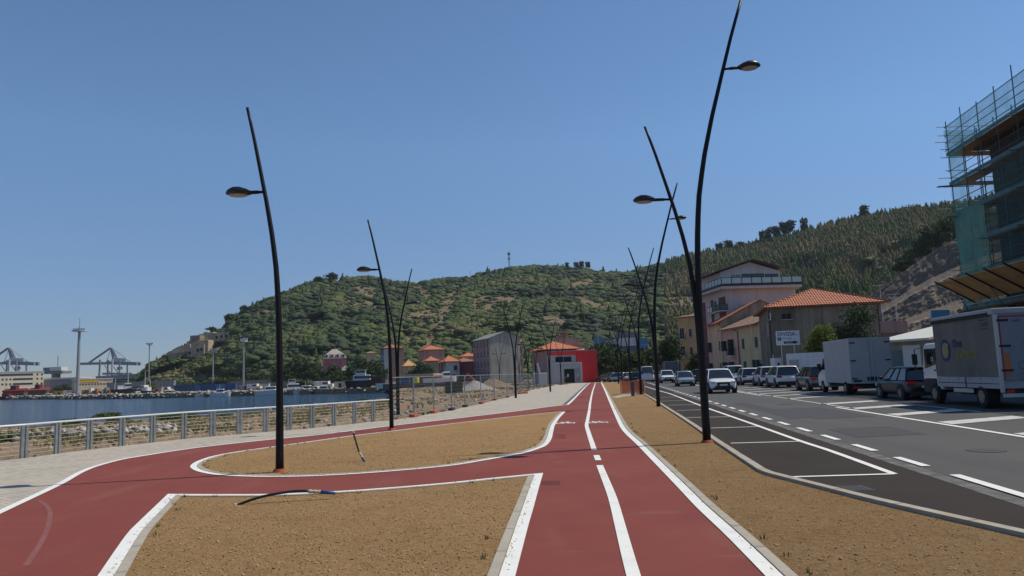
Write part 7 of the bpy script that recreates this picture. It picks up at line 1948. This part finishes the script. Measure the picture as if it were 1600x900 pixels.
# red sheds and awnings on the far quay
for px, w_, Y, lab, m in ((27, 34, 422, 'dark red awning roof over a quay stall before the cream office block', m_hullr), (64, 30, 415, 'pale red roofed shed on the far quay past the office block', mat('faded_red', (0.22, 0.055, 0.06), .7))):
    u_ = Y / FOC; L = w_ * u_; t = thing('quay_shed', lab, 'shed', hp(px - w_ / 2, Y), 0)
    mb = MB(); mb.xprism([(-3, 2.6), (3, 2.6), (3, 3.2), (0, 4.4), (-3, 3.2)], 0, L); mb.build('roof', m, t)
    mb = MB(); mb.box(.3, L - .3, -2.6, 2.6, 0, 2.6); mb.build('wall', mat('shed_dark_brown', (0.12, 0.07, 0.055), .9), t)  # walls in a plain dark brown
    mb = MB(); mb.box(L * .3, L * .55, -1.5, 1.5, 3.6, 6.2); mb.build('lantern', mat('dark_red_cabin', (0.15, 0.02, 0.025), .7), t)
# clutter on the quay: small parked vans, huts, heaps
rq = random.Random(5)
quay = [(95, 405, 'yellow digger like machine', (0.5, 0.33, 0.03)), (110, 385, 'white van', (.6, .6, .58)), (116, 378, 'pale grey hut', (.45, .45, .43)), (137, 380, 'grey van', (.3, .32, .33)), (50, 418, 'white skiff cover', (.6, .6, .56)), (150, 384, 'pale container hut', (.5, .48, .42)), (247, 312, 'tan hut', (.4, .33, .24)), (262, 316, 'white camper van', (.6, .6, .58)), (268, 330, 'grey hut', (.33, .33, .33)),
        (386, 292, 'grey machine hut', (.28, .29, .3)), (398, 288, 'white van by the fence', (.62, .62, .6)), (410, 292, 'white low hut', (.6, .6, .57)), (500, 240, 'cream camper', (.58, .55, .47)), (508, 236, 'white van', (.65, .65, .62)), (520, 240, 'tan hut', (.42, .35, .27)), (532, 238, 'pale hut', (.5, .46, .4)), (551, 236, 'rusty cabin', (.35, .17, .08)), (352, 318, 'white lorry roofs', (.6, .6, .58))]
for k, (px, Y, lab, c) in enumerate(quay):
    w_ = rq.uniform(3.2, 5.5); h_ = rq.uniform(1.6, 2.4); p = hp(px, Y)
    nm = 'van' if 'van' in lab or 'camper' in lab else 'hut'
    t = thing('quay_' + nm, lab + [' standing on the far quay left of the warehouse', ' on the far quay before the warehouse', ' on the quay by the blue containers', ' on the far quay behind the moored boats'][0 if px < 105 else 1 if px < 200 else 2 if px < 385 else 3] + (f', {["near the water", "further back"][k % 2]}'), nm, p, rq.uniform(-.3, .3))
    m = mat('quay_tone_%d' % k, c, .7, .1)
    mb = MB(); 
    if nm == 'van': mb.xprism([(-1, .35), (1, .35), (1, h_), (-1, h_)], -w_ / 2, w_ * .25); mb.xprism([(-1, .35), (1, .35), (1, h_ * .62), (-1, h_ * .62)], w_ * .25, w_ / 2)
    else: mb.box(-w_ / 2, w_ / 2, -1.2, 1.2, 0, h_)
    b = mb.build('body', m, t, bevel=.05)
    mb = MB()
    if nm == 'van':
        mb.box(-w_ * .1, w_ * .22, -1.02, 1.02, h_ * .58, h_ * .85); mb.build('window', m_pane, t)
        for x in (-w_ * .3, w_ * .3): mb = MB(); mb.tube([(x, -1.03, .34), (x, 1.03, .34)], .34, 12); mb.build('wheel', m_tyre, t)
    else:
        mb.box(-w_ / 2 - .15, w_ / 2 + .15, -1.35, 1.35, h_, h_ + .15); mb.build('roof', m_trim if k % 2 else m_slate, t)
        mb = MB(); mb.box(-.4, .4, -1.23, -1.19, 0, 1.5); mb.build('door', m_dark, t)
# long terminal wall with a pale line behind the quay
tw = Bld('terminal_wall', 'long grey terminal wall running behind the quay below the fort hill', at(168, 340), at(272, 340), 2, zz(220, 596, 340), plaster('wall_grey', (0.25, 0.26, 0.265), .2), 'wall')
tw2 = Bld('terminal_wall', 'grey boundary wall behind the blue containers below the wooded slope', at(275, 345), at(452, 315), 1, zz(330, 596.5, 345), plaster('wall_grey2', (0.22, 0.22, 0.215), .2), 'wall')
bw = Bld('jetty_bridge', 'low jetty bridge on piles beyond the crane at the foot of the headland', at(150, 700), at(232, 640), 6, zz(200, 586, 700), m_crane, 'jetty')
_sx, _sy = to_pixel(SHORE_PTS[:, 0], SHORE_PTS[:, 1], SHORE_PTS[:, 2])
def shore_at(px, py):
    return Vector(SHORE_PTS[int(np.argmin((_sx - px) ** 2 + (_sy - py) ** 2 * 4))])
# boulders along the far shore and rubble on the near one: nobody could count them
def stones(name, pts, smin, smax, m, seed, flat=.6):
    rg = np.random.default_rng(seed); n = len(pts)
    base = np.array([(1,0,0),(-1,0,0),(0,1,0),(0,-1,0),(0,0,1),(0,0,-1)], float); F0 = np.array([(0,2,4),(2,1,4),(1,3,4),(3,0,4),(2,0,5),(1,2,5),(3,1,5),(0,3,5)])
    s = rg.uniform(smin, smax, n) ** 1.0
    V = base[None] * (s[:, None, None] * rg.uniform(.6, 1.3, (n, 6, 1))) + rg.normal(0, .12, (n, 6, 3)) * s[:, None, None]
    V[:, :, 2] *= flat
    a = rg.uniform(0, 6.28, n); c, q = np.cos(a)[:, None], np.sin(a)[:, None]
    X = V[:, :, 0] * c - V[:, :, 1] * q; Yq = V[:, :, 0] * q + V[:, :, 1] * c
    V = np.stack([X, Yq, V[:, :, 2]], -1) + np.asarray(pts)[:, None]
    F = (F0[None] + (np.arange(n) * 6)[:, None, None]).reshape(-1, 3)
    o = np_mesh(name, V.reshape(-1, 3), F, m, None, np.repeat(rg.random(n), 8)); tag(o, kind='stuff'); return o
def stone_mat(name, c0, c1):
    m, n, l, b = node_mat(name); a = n.new('ShaderNodeAttribute'); a.attribute_name = 'tint'; r = n.new('ShaderNodeValToRGB')
    r.color_ramp.elements[0].color = (*c0, 1); r.color_ramp.elements[1].color = (*c1, 1); l.new(a.outputs['Fac'], r.inputs[0]); l.new(r.outputs[0], b.inputs['Base Color']); b.inputs['Roughness'].default_value = .95; MATS[name] = m; return m
m_rock = stone_mat('boulders', (0.13, 0.115, 0.095), (0.48, 0.44, 0.38)); m_clod = stone_mat('clods', (0.20, 0.12, 0.06), (0.50, 0.36, 0.22)); m_rub = stone_mat('rubble', (0.12, 0.09, 0.06), (0.42, 0.36, 0.28))
rg = np.random.default_rng(8)
fl = [np.array((p.x, p.y)) for p in FARSH]
pts = []
for i in range(2, len(fl) - 1):
    n = int(np.linalg.norm(fl[i + 1] - fl[i]) * 5)
    for _ in range(n):
        q = fl[i] + (fl[i + 1] - fl[i]) * rg.random(); pts.append((q[0] + rg.normal(0, .6), q[1] + rg.uniform(-.8, 6), -1.5 + rg.uniform(0, 1.4)))
stones('shore_boulders', pts, .25, .9, m_rock, 1)
idx = rg.integers(0, len(SHORE_PTS), 1100); q = SHORE_PTS[idx] + rg.normal(0, .5, (1100, 3)) * np.array((1, 1, 0.02)); keep = (q[:, 2] > -2)
stones('shore_rubble', q[keep], .03, .14, m_rub, 2, .9)
cl = []
for k, (px, py, s) in enumerate(((162, 676, 1.2), (170, 679, 1), (150, 680, 1), (455, 634, .6), (470, 632, .8), (510, 628, .7), (180, 678, .8))):
    c = shore_at(px, py)
    for _ in range(70): cl.append((c.x + rg.normal(0, 2.2 * s), c.y + rg.normal(0, 1.2 * s), c.z + rg.uniform(-.05, .25)))
stones('rubble_heap', cl, .07, .26, m_rock, 3, .85)
# ------------------------------------------------------------------ building site things
def mound(name, label, px, Y, w, h, m, seed, cat='heap'):
    rg = np.random.default_rng(seed); n1, n2 = 26, 14; V = []
    for i in range(n1):
        for j in range(n2):
            a = 2 * math.pi * i / n1; r = j / (n2 - 1); z = h * max(0, (1 - r) ** 1.15) * (1 + rg.normal(0, .05)) if j else h * .96
            V.append((math.cos(a) * r * w / 2 * (1 + .15 * math.sin(3 * a + seed)), math.sin(a) * r * w / 2 * .8, z - .1 + rg.normal(0, .03)))
    F = [(i*n2+j, ((i+1) % n1)*n2+j, ((i+1) % n1)*n2+j+1, i*n2+j+1) for i in range(n1) for j in range(n2 - 1)]
    o = np_mesh(name, V, [f for f in F], m, None, None, True); o.location = hp(px, Y, 0); tag(o, label, cat); return o
m_gravel = layered('grey_gravel', (0.34, 0.32, 0.29), [(4, 6, .4, .7, (0.24, 0.22, 0.2), .7, None)], rough=1, bumps=[(12, 4, .05, None)])
mound('gravel_heap', 'grey gravel heap on the building site behind the mesh fence', 741, 92, 5.6, 1.35, m_gravel, 1)
mound('soil_heap', 'tan soil heap beside the gravel on the building site', 768, 112, 7, 1.5, m_dirt, 2)
mound('soil_heap', 'low brown earth heap on the site behind the railing end', 650, 70, 5, .7, m_dirt, 3)
dm_ = thing('skip', 'dark green waste skip on the building site behind the mesh fence', 'skip', hp(708, 84, -.05), .15)
mb = MB(); mb.xprism([(-.9, 0), (.9, 0), (1.1, 1.25), (-1.1, 1.25)], -.95, .95); mb.build('body', mat('skip_green', (0.028, 0.042, 0.036), .6, .2), dm_, bevel=.03)
mb = MB(); mb.box(-1.0, 1.0, -1.15, -1.1, 1.18, 1.28); mb.box(-1.0, 1.0, 1.1, 1.15, 1.18, 1.28); mb.build('rim', m_chassis, dm_)
rb = Bld('quay_wall', 'dark rough stone bank wall below the boats and sheds', at(598, 160), at(722, 150), 3, .75, plaster('dark_stone', (0.13, 0.115, 0.10), .4, .3), 'wall')
ex = thing('mini_excavator', 'small orange excavator parked behind the waste skip', 'excavator', hp(716, 96, -.05), .4)
mb = MB(); mb.box(-.8, .8, -.9, -.45, 0, .5); mb.build('track', m_clad, ex, bevel=.1); mb = MB(); mb.box(-.8, .8, .45, .9, 0, .5); mb.build('track', m_clad, ex, bevel=.1)
mb = MB(); mb.box(-.9, .4, -.7, .7, .55, 1.1); mb.build('body', mat('digger_orange', (0.45, 0.10, 0.04), .5), ex, bevel=.06); mb = MB(); mb.box(-.2, .6, -.5, .3, 1.1, 2.0); mb.build('cab', m_cglass, ex, bevel=.05)
mb = MB(); mb.tube([(.4, .4, .9), (1.4, .4, 2.1), (2.3, .4, 1.3), (2.4, .4, .5)], .11, 8); mb.build('arm', mat('digger_orange', (0.45, 0.10, 0.04)), ex)
for k, (px, Y, lab) in enumerate(((593, 196, 'yellow buoy like drum at the harbour corner by the moored yacht'), (650.5, 150, 'yellow drum on the dark bank wall behind the mesh fence'))):
    t = thing('drum', lab, 'drum', hp(px, Y, -.4 if k == 0 else .8), 0); mb = MB(); mb.tube([(0, 0, 0), (0, 0, .1), (0, 0, 1.0), (0, 0, 1.1)], [.5, .55, .55, .5], 14); mb.build('body', mat('drum_yellow', (0.60, 0.52, 0.03), .5), t)
    mb = MB(); mb.tube([(0, 0, 1.1), (0, 0, 1.14)], .3, 12); mb.build('lid', m_clad, t)
# rubble, planks and weeds strewn over the site ground
D0 = np.array([(p[0], p[1]) for p in dirt]); lo, hi = D0.min(0), D0.max(0)
X = rg.uniform(-18, 12, 26000); Yv = rg.uniform(30, 190, 26000); k = inside(dirt, X, Yv); X, Yv = X[k], Yv[k]
sn2 = fbm2((60, 160), [((8, 18), 1), ((20, 50), .7)], 33)[np.clip(((X + 18) * 2).astype(int), 0, 59), np.clip(((Yv - 30)).astype(int), 0, 159)]
k = sn2 > .25
stones('site_rubble', np.stack([X[k], Yv[k], np.full(k.sum(), -.05)], 1)[:1500], .04, .26, m_rub, 12)
k = sn2 < -.35
tufts_pts = np.stack([X[k], Yv[k], np.full(k.sum(), -.05)], 1)[:1500]
# white panels and a cabin near the pavilion
pn_ = thing('site_cabin', 'white site cabin panel standing before the faded pink wall', 'site cabin', hp(848, 108, 0), .1)
mb = MB(); mb.box(-.55, .55, -.4, .4, 0, 1.9); mb.build('body', m_cabw, pn_, bevel=.03); mb = MB(); mb.box(-.35, .1, -.42, -.402, .1, 1.6); mb.build('door', m_trim, pn_)
lp_ = thing('leaning_board', 'long white board leaning by the site cabin before the pavilion', 'board', hp(843, 106, 0), 0); mb = MB(); mb.bar((.4, 0, 0), (-.25, .3, 3.3), .28, .05); mb.build('board', m_cabw, lp_)
# street poles by the rock slope
for px, Yq, pyt, lab in ((1382, 100, 446, 'thin grey lamp post with a double head before the rock slope'), (1404, 98, 460, 'thin grey lamp post behind the pink balustrade')):
    t = thing('lamp_post', lab, 'lamp post', hp(px + 5, Yq, 0), 0); h = zz(px, pyt, Yq)
    mb = MB(); mb.tube([(0, 0, 0), (0, 0, h)], [.09, .05], 8); mb.build('pole', m_alu, t); mb = MB(); mb.bar((-1.0, 0, h), (.7, 0, h + .1), .14, .08); mb.build('lamp_head', m_alu, t)
for px, Yq, pyt, lab in ((937, 180, 497, 'slim pole with a lamp on the slope beyond the pavilion'), (1009, 170, 539, 'blue sign pole by the trees at the far road end')):
    t = thing('lamp_post', lab, 'lamp post', hp(px, Yq, 0), 0); h = zz(px, pyt, Yq); mb = MB(); mb.tube([(0, 0, 0), (0, 0, h)], [.14, .09], 8); mb.build('pole', m_mast, t); mb = MB(); mb.box(-.8, .8, -.1, .1, h, h + .25); mb.build('lamp_head', m_mast, t)

# ------------------------------------------------------------------ nearer trees and bushes
TG = 'trees at the foot of the hill'
for k, (px, Y, h, w_, lab) in enumerate(((455, 275, 13, 13, 'broad dark tree left of the pink mansard house'), (478, 268, 12, 13, 'full green tree in front of the pink mansard house corner'), (436, 285, 10, 12, 'green tree just past the big lamp pole at the hill foot'), (500, 258, 8, 10, 'rounded lighter tree before the pink mansard walls'), (515, 256, 8.5, 10, 'bright rounded tree below the pink mansard house'),
        (560, 255, 11, 12, 'dark pine like tree between the mansard house and the yellow house'), (548, 248, 8, 9, 'lower dark tree before the grey roofed hut'), (578, 232, 9, 10, 'dark tree behind the laid up yacht'), (592, 228, 8, 8, 'tree against the blue grey block of flats'), (655, 200, 7, 8, 'dark tree in front of the low tan house'), (668, 196, 6, 6, 'smaller tree beside the tan shed roof'), (530, 244, 6, 9, 'low spreading tree by the quay fence'), (610, 262, 11, 9, 'tree rising behind the blue grey block'))):
    tree('broad_tree', 'broad', hp(px, Y), h, w_, lab, group=TG, leaf=.62, n=1500, mleaf=m_pine if k % 3 == 0 else m_leaf, seed=31, trunk=.3)
for k, (px, w_, h, lab) in enumerate(((330, 17, 5.5, 'first dark hedge tree behind the container row wall'), (350, 16, 6, 'second dark tree along the wall behind the containers'), (372, 15, 6, 'third dark tree along the wall, at the ring mast'), (393, 16, 7, 'fourth dark tree along the wall, past the ring mast'), (412, 15, 8, 'fifth dark tree along the wall, next to the big lamp pole'), (313, 14, 4, 'low shrub at the start of the tree row by the wall'))):
    tree('broad_tree', 'broad', hp(px, 335), h, w_, lab, group='tree row behind the terminal wall')
tree('round_tree', 'roundbig', hp(101, 420), 6.0, 11, 'dark round tree between the office block and the warehouse', leaf=.5, n=900, mleaf=m_pine, seed=41)
tree('bright_tree', 'brt', hp(236, 310), 4.6, 6, 'bright green round bush tree beside the blue containers', leaf=.4, n=900, mleaf=m_lime, seed=42); tree('bright_tree', 'brt', hp(292, 330), 4.2, 4.6, 'small bright bush behind the blue container row')
tree('round_tree', 'roundbig', hp(203, 500), 5, 12, 'dark shrub at the foot of the headland beyond the boats')
# street side
tree('street_tree', 'st', hp(1046, 139, 0), 9.2, 5.4, 'dark dense street tree before the ochre house', leaf=.34, n=2600, mleaf=m_pine, seed=51, trunk=.3, z0f=.1)
tree('street_tree', 'st', hp(1090, 142, 0), 5.5, 4.4, 'dark low tree before the brick apartment block')
for k, (px, Y, h, w_, lab) in enumerate(((945, 160, 7, 7, 'dark tree right beside the red pavilion wall'), (958, 168, 8, 8, 'dark tree behind the red pavilion, second from its wall'), (972, 172, 7.5, 7, 'dark tree below the white sided shed'), (987, 158, 5.5, 5, 'pale green tree between the road lamp poles'), (996, 160, 6, 5, 'light green tree at the end of the road'), (1014, 170, 7, 7, 'dark tree before the blue clad shed end'), (935, 175, 9, 8, 'tall dark tree behind the pavilion roof'))):
    tree('park_tree', 'park' + ('l' if k in (3, 4) else 'd'), hp(px, Y, 0), h, w_, lab, group='trees at the end of the road', leaf=.42, n=1500, mleaf=m_leaf if k in (3, 4) else m_pine, seed=60 + k, trunk=.22, z0f=.12)
tree('bay_bush', 'bay', hp(1289, 65, 0), 5.6, 3.4, 'bright yellow green bush behind the white box van', cat='bush', leaf=.17, n=3200, mleaf=m_lime, seed=71, trunk=.12, z0f=.08)
tree('olive_tree', 'olive', hp(1346, 70, 0), 7.6, 5.6, 'large dark olive green bush against the grey house', cat='tree', leaf=.15, n=6500, mleaf=m_pine, seed=72, trunk=.2, z0f=.05)
tree('olive_tree', 'olive', hp(1317, 71, 0), 5.9, 3.6, 'smaller dark bush between the bright bush and the large dark one', cat='tree')
for k, (px, py, h, w_, lab) in enumerate(((1455, 392, 8, 7, 'dark pine at the top of the rock slope'), (1470, 386, 9, 8, 'dark broad pine on the slope top by the scaffolding'), (1440, 402, 6, 6, 'dark pine halfway along the slope top'), (1405, 425, 5.5, 5, 'dark tree on the rim of the rock slope'), (1418, 416, 6, 5, 'dark tree on the slope rim, next one up'), (1488, 380, 9, 9, 'dark tree at the slope top behind the scaffolding'))):
    p = P(px, py, 196); tree('slope_pine', 'slopep', (p.x, p.y, p.z - 1.5), h, w_, lab, group='dark pines along the rock slope rim', leaf=.5, n=900, mleaf=m_pine, seed=81)
# shrubs and dry grass on the shore
def tufts(name, pts, h, m, seed, per=7, w=.02):
    rg = np.random.default_rng(seed); n = len(pts); P0 = np.repeat(np.asarray(pts), per, 0); N = len(P0)
    a = rg.uniform(0, 6.28, N); L = h * rg.uniform(.5, 1.3, N); lean = rg.uniform(.1, .7, N)
    d = np.stack([np.cos(a), np.sin(a), np.zeros(N)], 1); s = np.stack([-np.sin(a), np.cos(a), np.zeros(N)], 1) * w
    base = P0 + d * .03; tip = base + d * (lean * L)[:, None] + np.array((0, 0, 1)) * L[:, None]
    V = np.stack([base - s, base + s, tip], 1).reshape(-1, 3); F = np.arange(3 * N).reshape(N, 3)
    o = np_mesh(name, V, F, m, None, np.clip(np.repeat(rg.random(n), per) + rg.normal(0, .1, N), 0, 1)); tag(o, kind='stuff'); return o
m_dryg = leaf_mat('dry_grass', [(0.0, (0.10, 0.12, 0.035)), (0.5, (0.23, 0.19, 0.075)), (1.0, (0.42, 0.33, 0.16))], .3)
tufts('site_weeds', tufts_pts, .25, m_dryg, 15, 8, .03)
pn2 = fbm2((len(FENCE) * 6, 90), [((20, 9), 1), ((50, 22), .6)], 12)
n1 = (len(FENCE) - 1) * 6 + 1; n2 = (rows - 1) * 3 + 1
gi, gj = rg.integers(0, n1, 30000), rg.integers(0, n2, 30000)
ok = (gj > 7) & (pn2[np.clip(gi, 0, pn2.shape[0] - 1), np.clip(gj, 0, 89)] > .15) & (gj < n2 * .85)
q = SHORE_PTS[gi * n2 + gj][ok] + rg.normal(0, .25, (ok.sum(), 3)) * np.array((1, 1, 0))
tufts('dry_grass', q[:4800], .22, m_dryg, 5, 8, .03)
for k, (px, py, h, w_, lab) in enumerate(((110, 661, 1.3, 3.4, 'dark low shrub on the shore behind the second railing bay'), (172, 654, 1.6, 3.6, 'dark shrub on the shore near the rubble heap'), (184, 660, 1.2, 2.6, 'dark shrub right beside the rubble heap'), (262, 655, 1.3, 4.2, 'green shrub on the shore between railing posts'), (285, 652, 1.2, 4, 'green shrub on the shore next to the long one'), (345, 652, 1.0, 3.5, 'green shrub behind the railing near the big lamp pole'), (565, 624, .9, 2.6, 'small green shrub at the water edge past the railing middle'), (20, 690, .9, 2.2, 'low olive shrub just behind the first railing bay'))):
    c = shore_at(px, py + 3); tree('shore_shrub', 'shrub', (c.x, c.y, c.z - .05), h * .52, w_ * .9, lab, cat='shrub', group='shrubs on the near shore', leaf=.13, n=1200, mleaf=m_leaf, seed=91, trunk=.05, z0f=.02)
# ------------------------------------------------------------------ clods and weeds on the beds
def scatter(poly, n, seed, ymax):
    rg = np.random.default_rng(seed); A = np.array([(p[0], p[1]) for p in poly]); lo, hi = A.min(0), np.minimum(A.max(0), (99, ymax))
    X = rg.uniform(lo[0], hi[0], n); Yv = lo[1] + (hi[1] - lo[1]) * rg.random(n) ** 1.6
    k = inside(A, X, Yv); return np.stack([X[k], Yv[k], np.full(k.sum(), .012)], 1)
allp = [scatter(w_bot, 16000, 1, 14), scatter(isle_in, 16000, 2, 24), scatter(strip, 45000, 3, 30)]
ap_ = np.concatenate(allp); dist = np.hypot(ap_[:, 0], ap_[:, 1])
ap_ = ap_[(rg.random(len(ap_)) < np.clip(7.0 / dist, .15, 1)) & (dist > 2.5)]
stones('soil_clods', ap_, .004, .015, m_clod, 4, .8)
big = ap_[rg.random(len(ap_)) < .006]; stones('soil_lumps', big, .012, .032, m_clod, 5, .7)
m_weed = leaf_mat('weeds', [(0.0, (0.04, 0.06, 0.02)), (1.0, (0.14, 0.15, 0.05))], .3)
wl = [w_bot[i] for i in range(0, len(w_bot), 1)]; pts = []
for L, d_ in ((w_bot, .24), (w_isle, .22), (w_right, -.26)):
    for p, q in zip(L, offsets(L, -d_ if L is w_bot else (d_ if L is w_isle else .26))):
        if rg.random() < .22 and q.length < 25: pts.append((q.x + rg.normal(0, .04), q.y + rg.normal(0, .04), .01))
tufts('weeds', pts, .05, m_weed, 6, 9, .006)
# person on the far side of the grey suv: only head and shoulders show over its roof
def person(label, p, rot, h=1.68):
    t = thing('person', label, 'person', p, rot)
    J = [(0, 0, .95), (0, .01, 1.15), (0, .01, 1.38), (0, 0, 1.50), (0, .02, 1.60), (.19, 0, 1.40), (.25, -.03, 1.12), (.26, .08, .88), (-.19, 0, 1.40), (-.25, -.03, 1.12), (-.26, .08, .88), (.10, 0, .88), (.11, .02, .48), (.11, -.02, .08), (.12, .12, .04), (-.10, 0, .88), (-.11, .02, .48), (-.11, -.02, .08), (-.12, .12, .04)]
    E = [(0, 1), (1, 2), (2, 3), (3, 4), (2, 5), (5, 6), (6, 7), (2, 8), (8, 9), (9, 10), (0, 11), (11, 12), (12, 13), (13, 14), (0, 15), (15, 16), (16, 17), (17, 18)]
    Rr = [.15, .14, .15, .055, .07, .07, .05, .04, .07, .05, .04, .09, .065, .045, .04, .09, .065, .045, .04]
    me = bpy.data.meshes.new('body'); me.from_pydata(J, E, []); o = bpy.data.objects.new('body', me); COL.objects.link(o); o.parent = t
    md = o.modifiers.new('skin', 'SKIN')
    for v, r in zip(me.skin_vertices[0].data, Rr): v.radius = (r, r * .8)
    me.skin_vertices[0].data[0].use_root = True
    o.modifiers.new('sub', 'SUBSURF').render_levels = 1
    me.materials.append(mat('dark_clothes', (0.03, 0.03, 0.035), .9))
    mb = MB(); mb.ellipsoid((0, .02, 1.60), (.075, .095, .115), 14, 10); mb.ellipsoid((0, .115, 1.59), (.014, .018, .02), 8, 6); hd = mb.build('head', mat('skin_tone', (0.38, 0.22, 0.15), .6), t, smooth=True)
    mb = MB(); mb.ellipsoid((0, -.005, 1.635), (.085, .10, .10), 14, 10, -.15); mb.build('hair', mat('dark_hair', (0.012, 0.010, 0.009), .7), t, smooth=True)
    return t
person('person with dark hair standing on the far side of the grey suv', RD(15.75, 48.9), 1.2)
# ------------------------------------------------------------------ summer haze
mb = MB(); mb.box(-2450, 2450, -260, 2950, -3.2, 330)
hm = bpy.data.materials.new('haze'); hm.use_nodes = True
hn_ = hm.node_tree.nodes; hn_.remove(hn_['Principled BSDF'])
pvn = hn_.new('ShaderNodeVolumePrincipled'); pvn.inputs['Color'].default_value = (0.78, 0.86, 1.0, 1); pvn.inputs['Density'].default_value = 0.00008; pvn.inputs['Anisotropy'].default_value = 0.2
hm.node_tree.links.new(pvn.outputs[0], hn_['Material Output'].inputs['Volume'])
tag(mb.build('haze', hm), kind='stuff')
SC.cycles.volume_bounces = 0
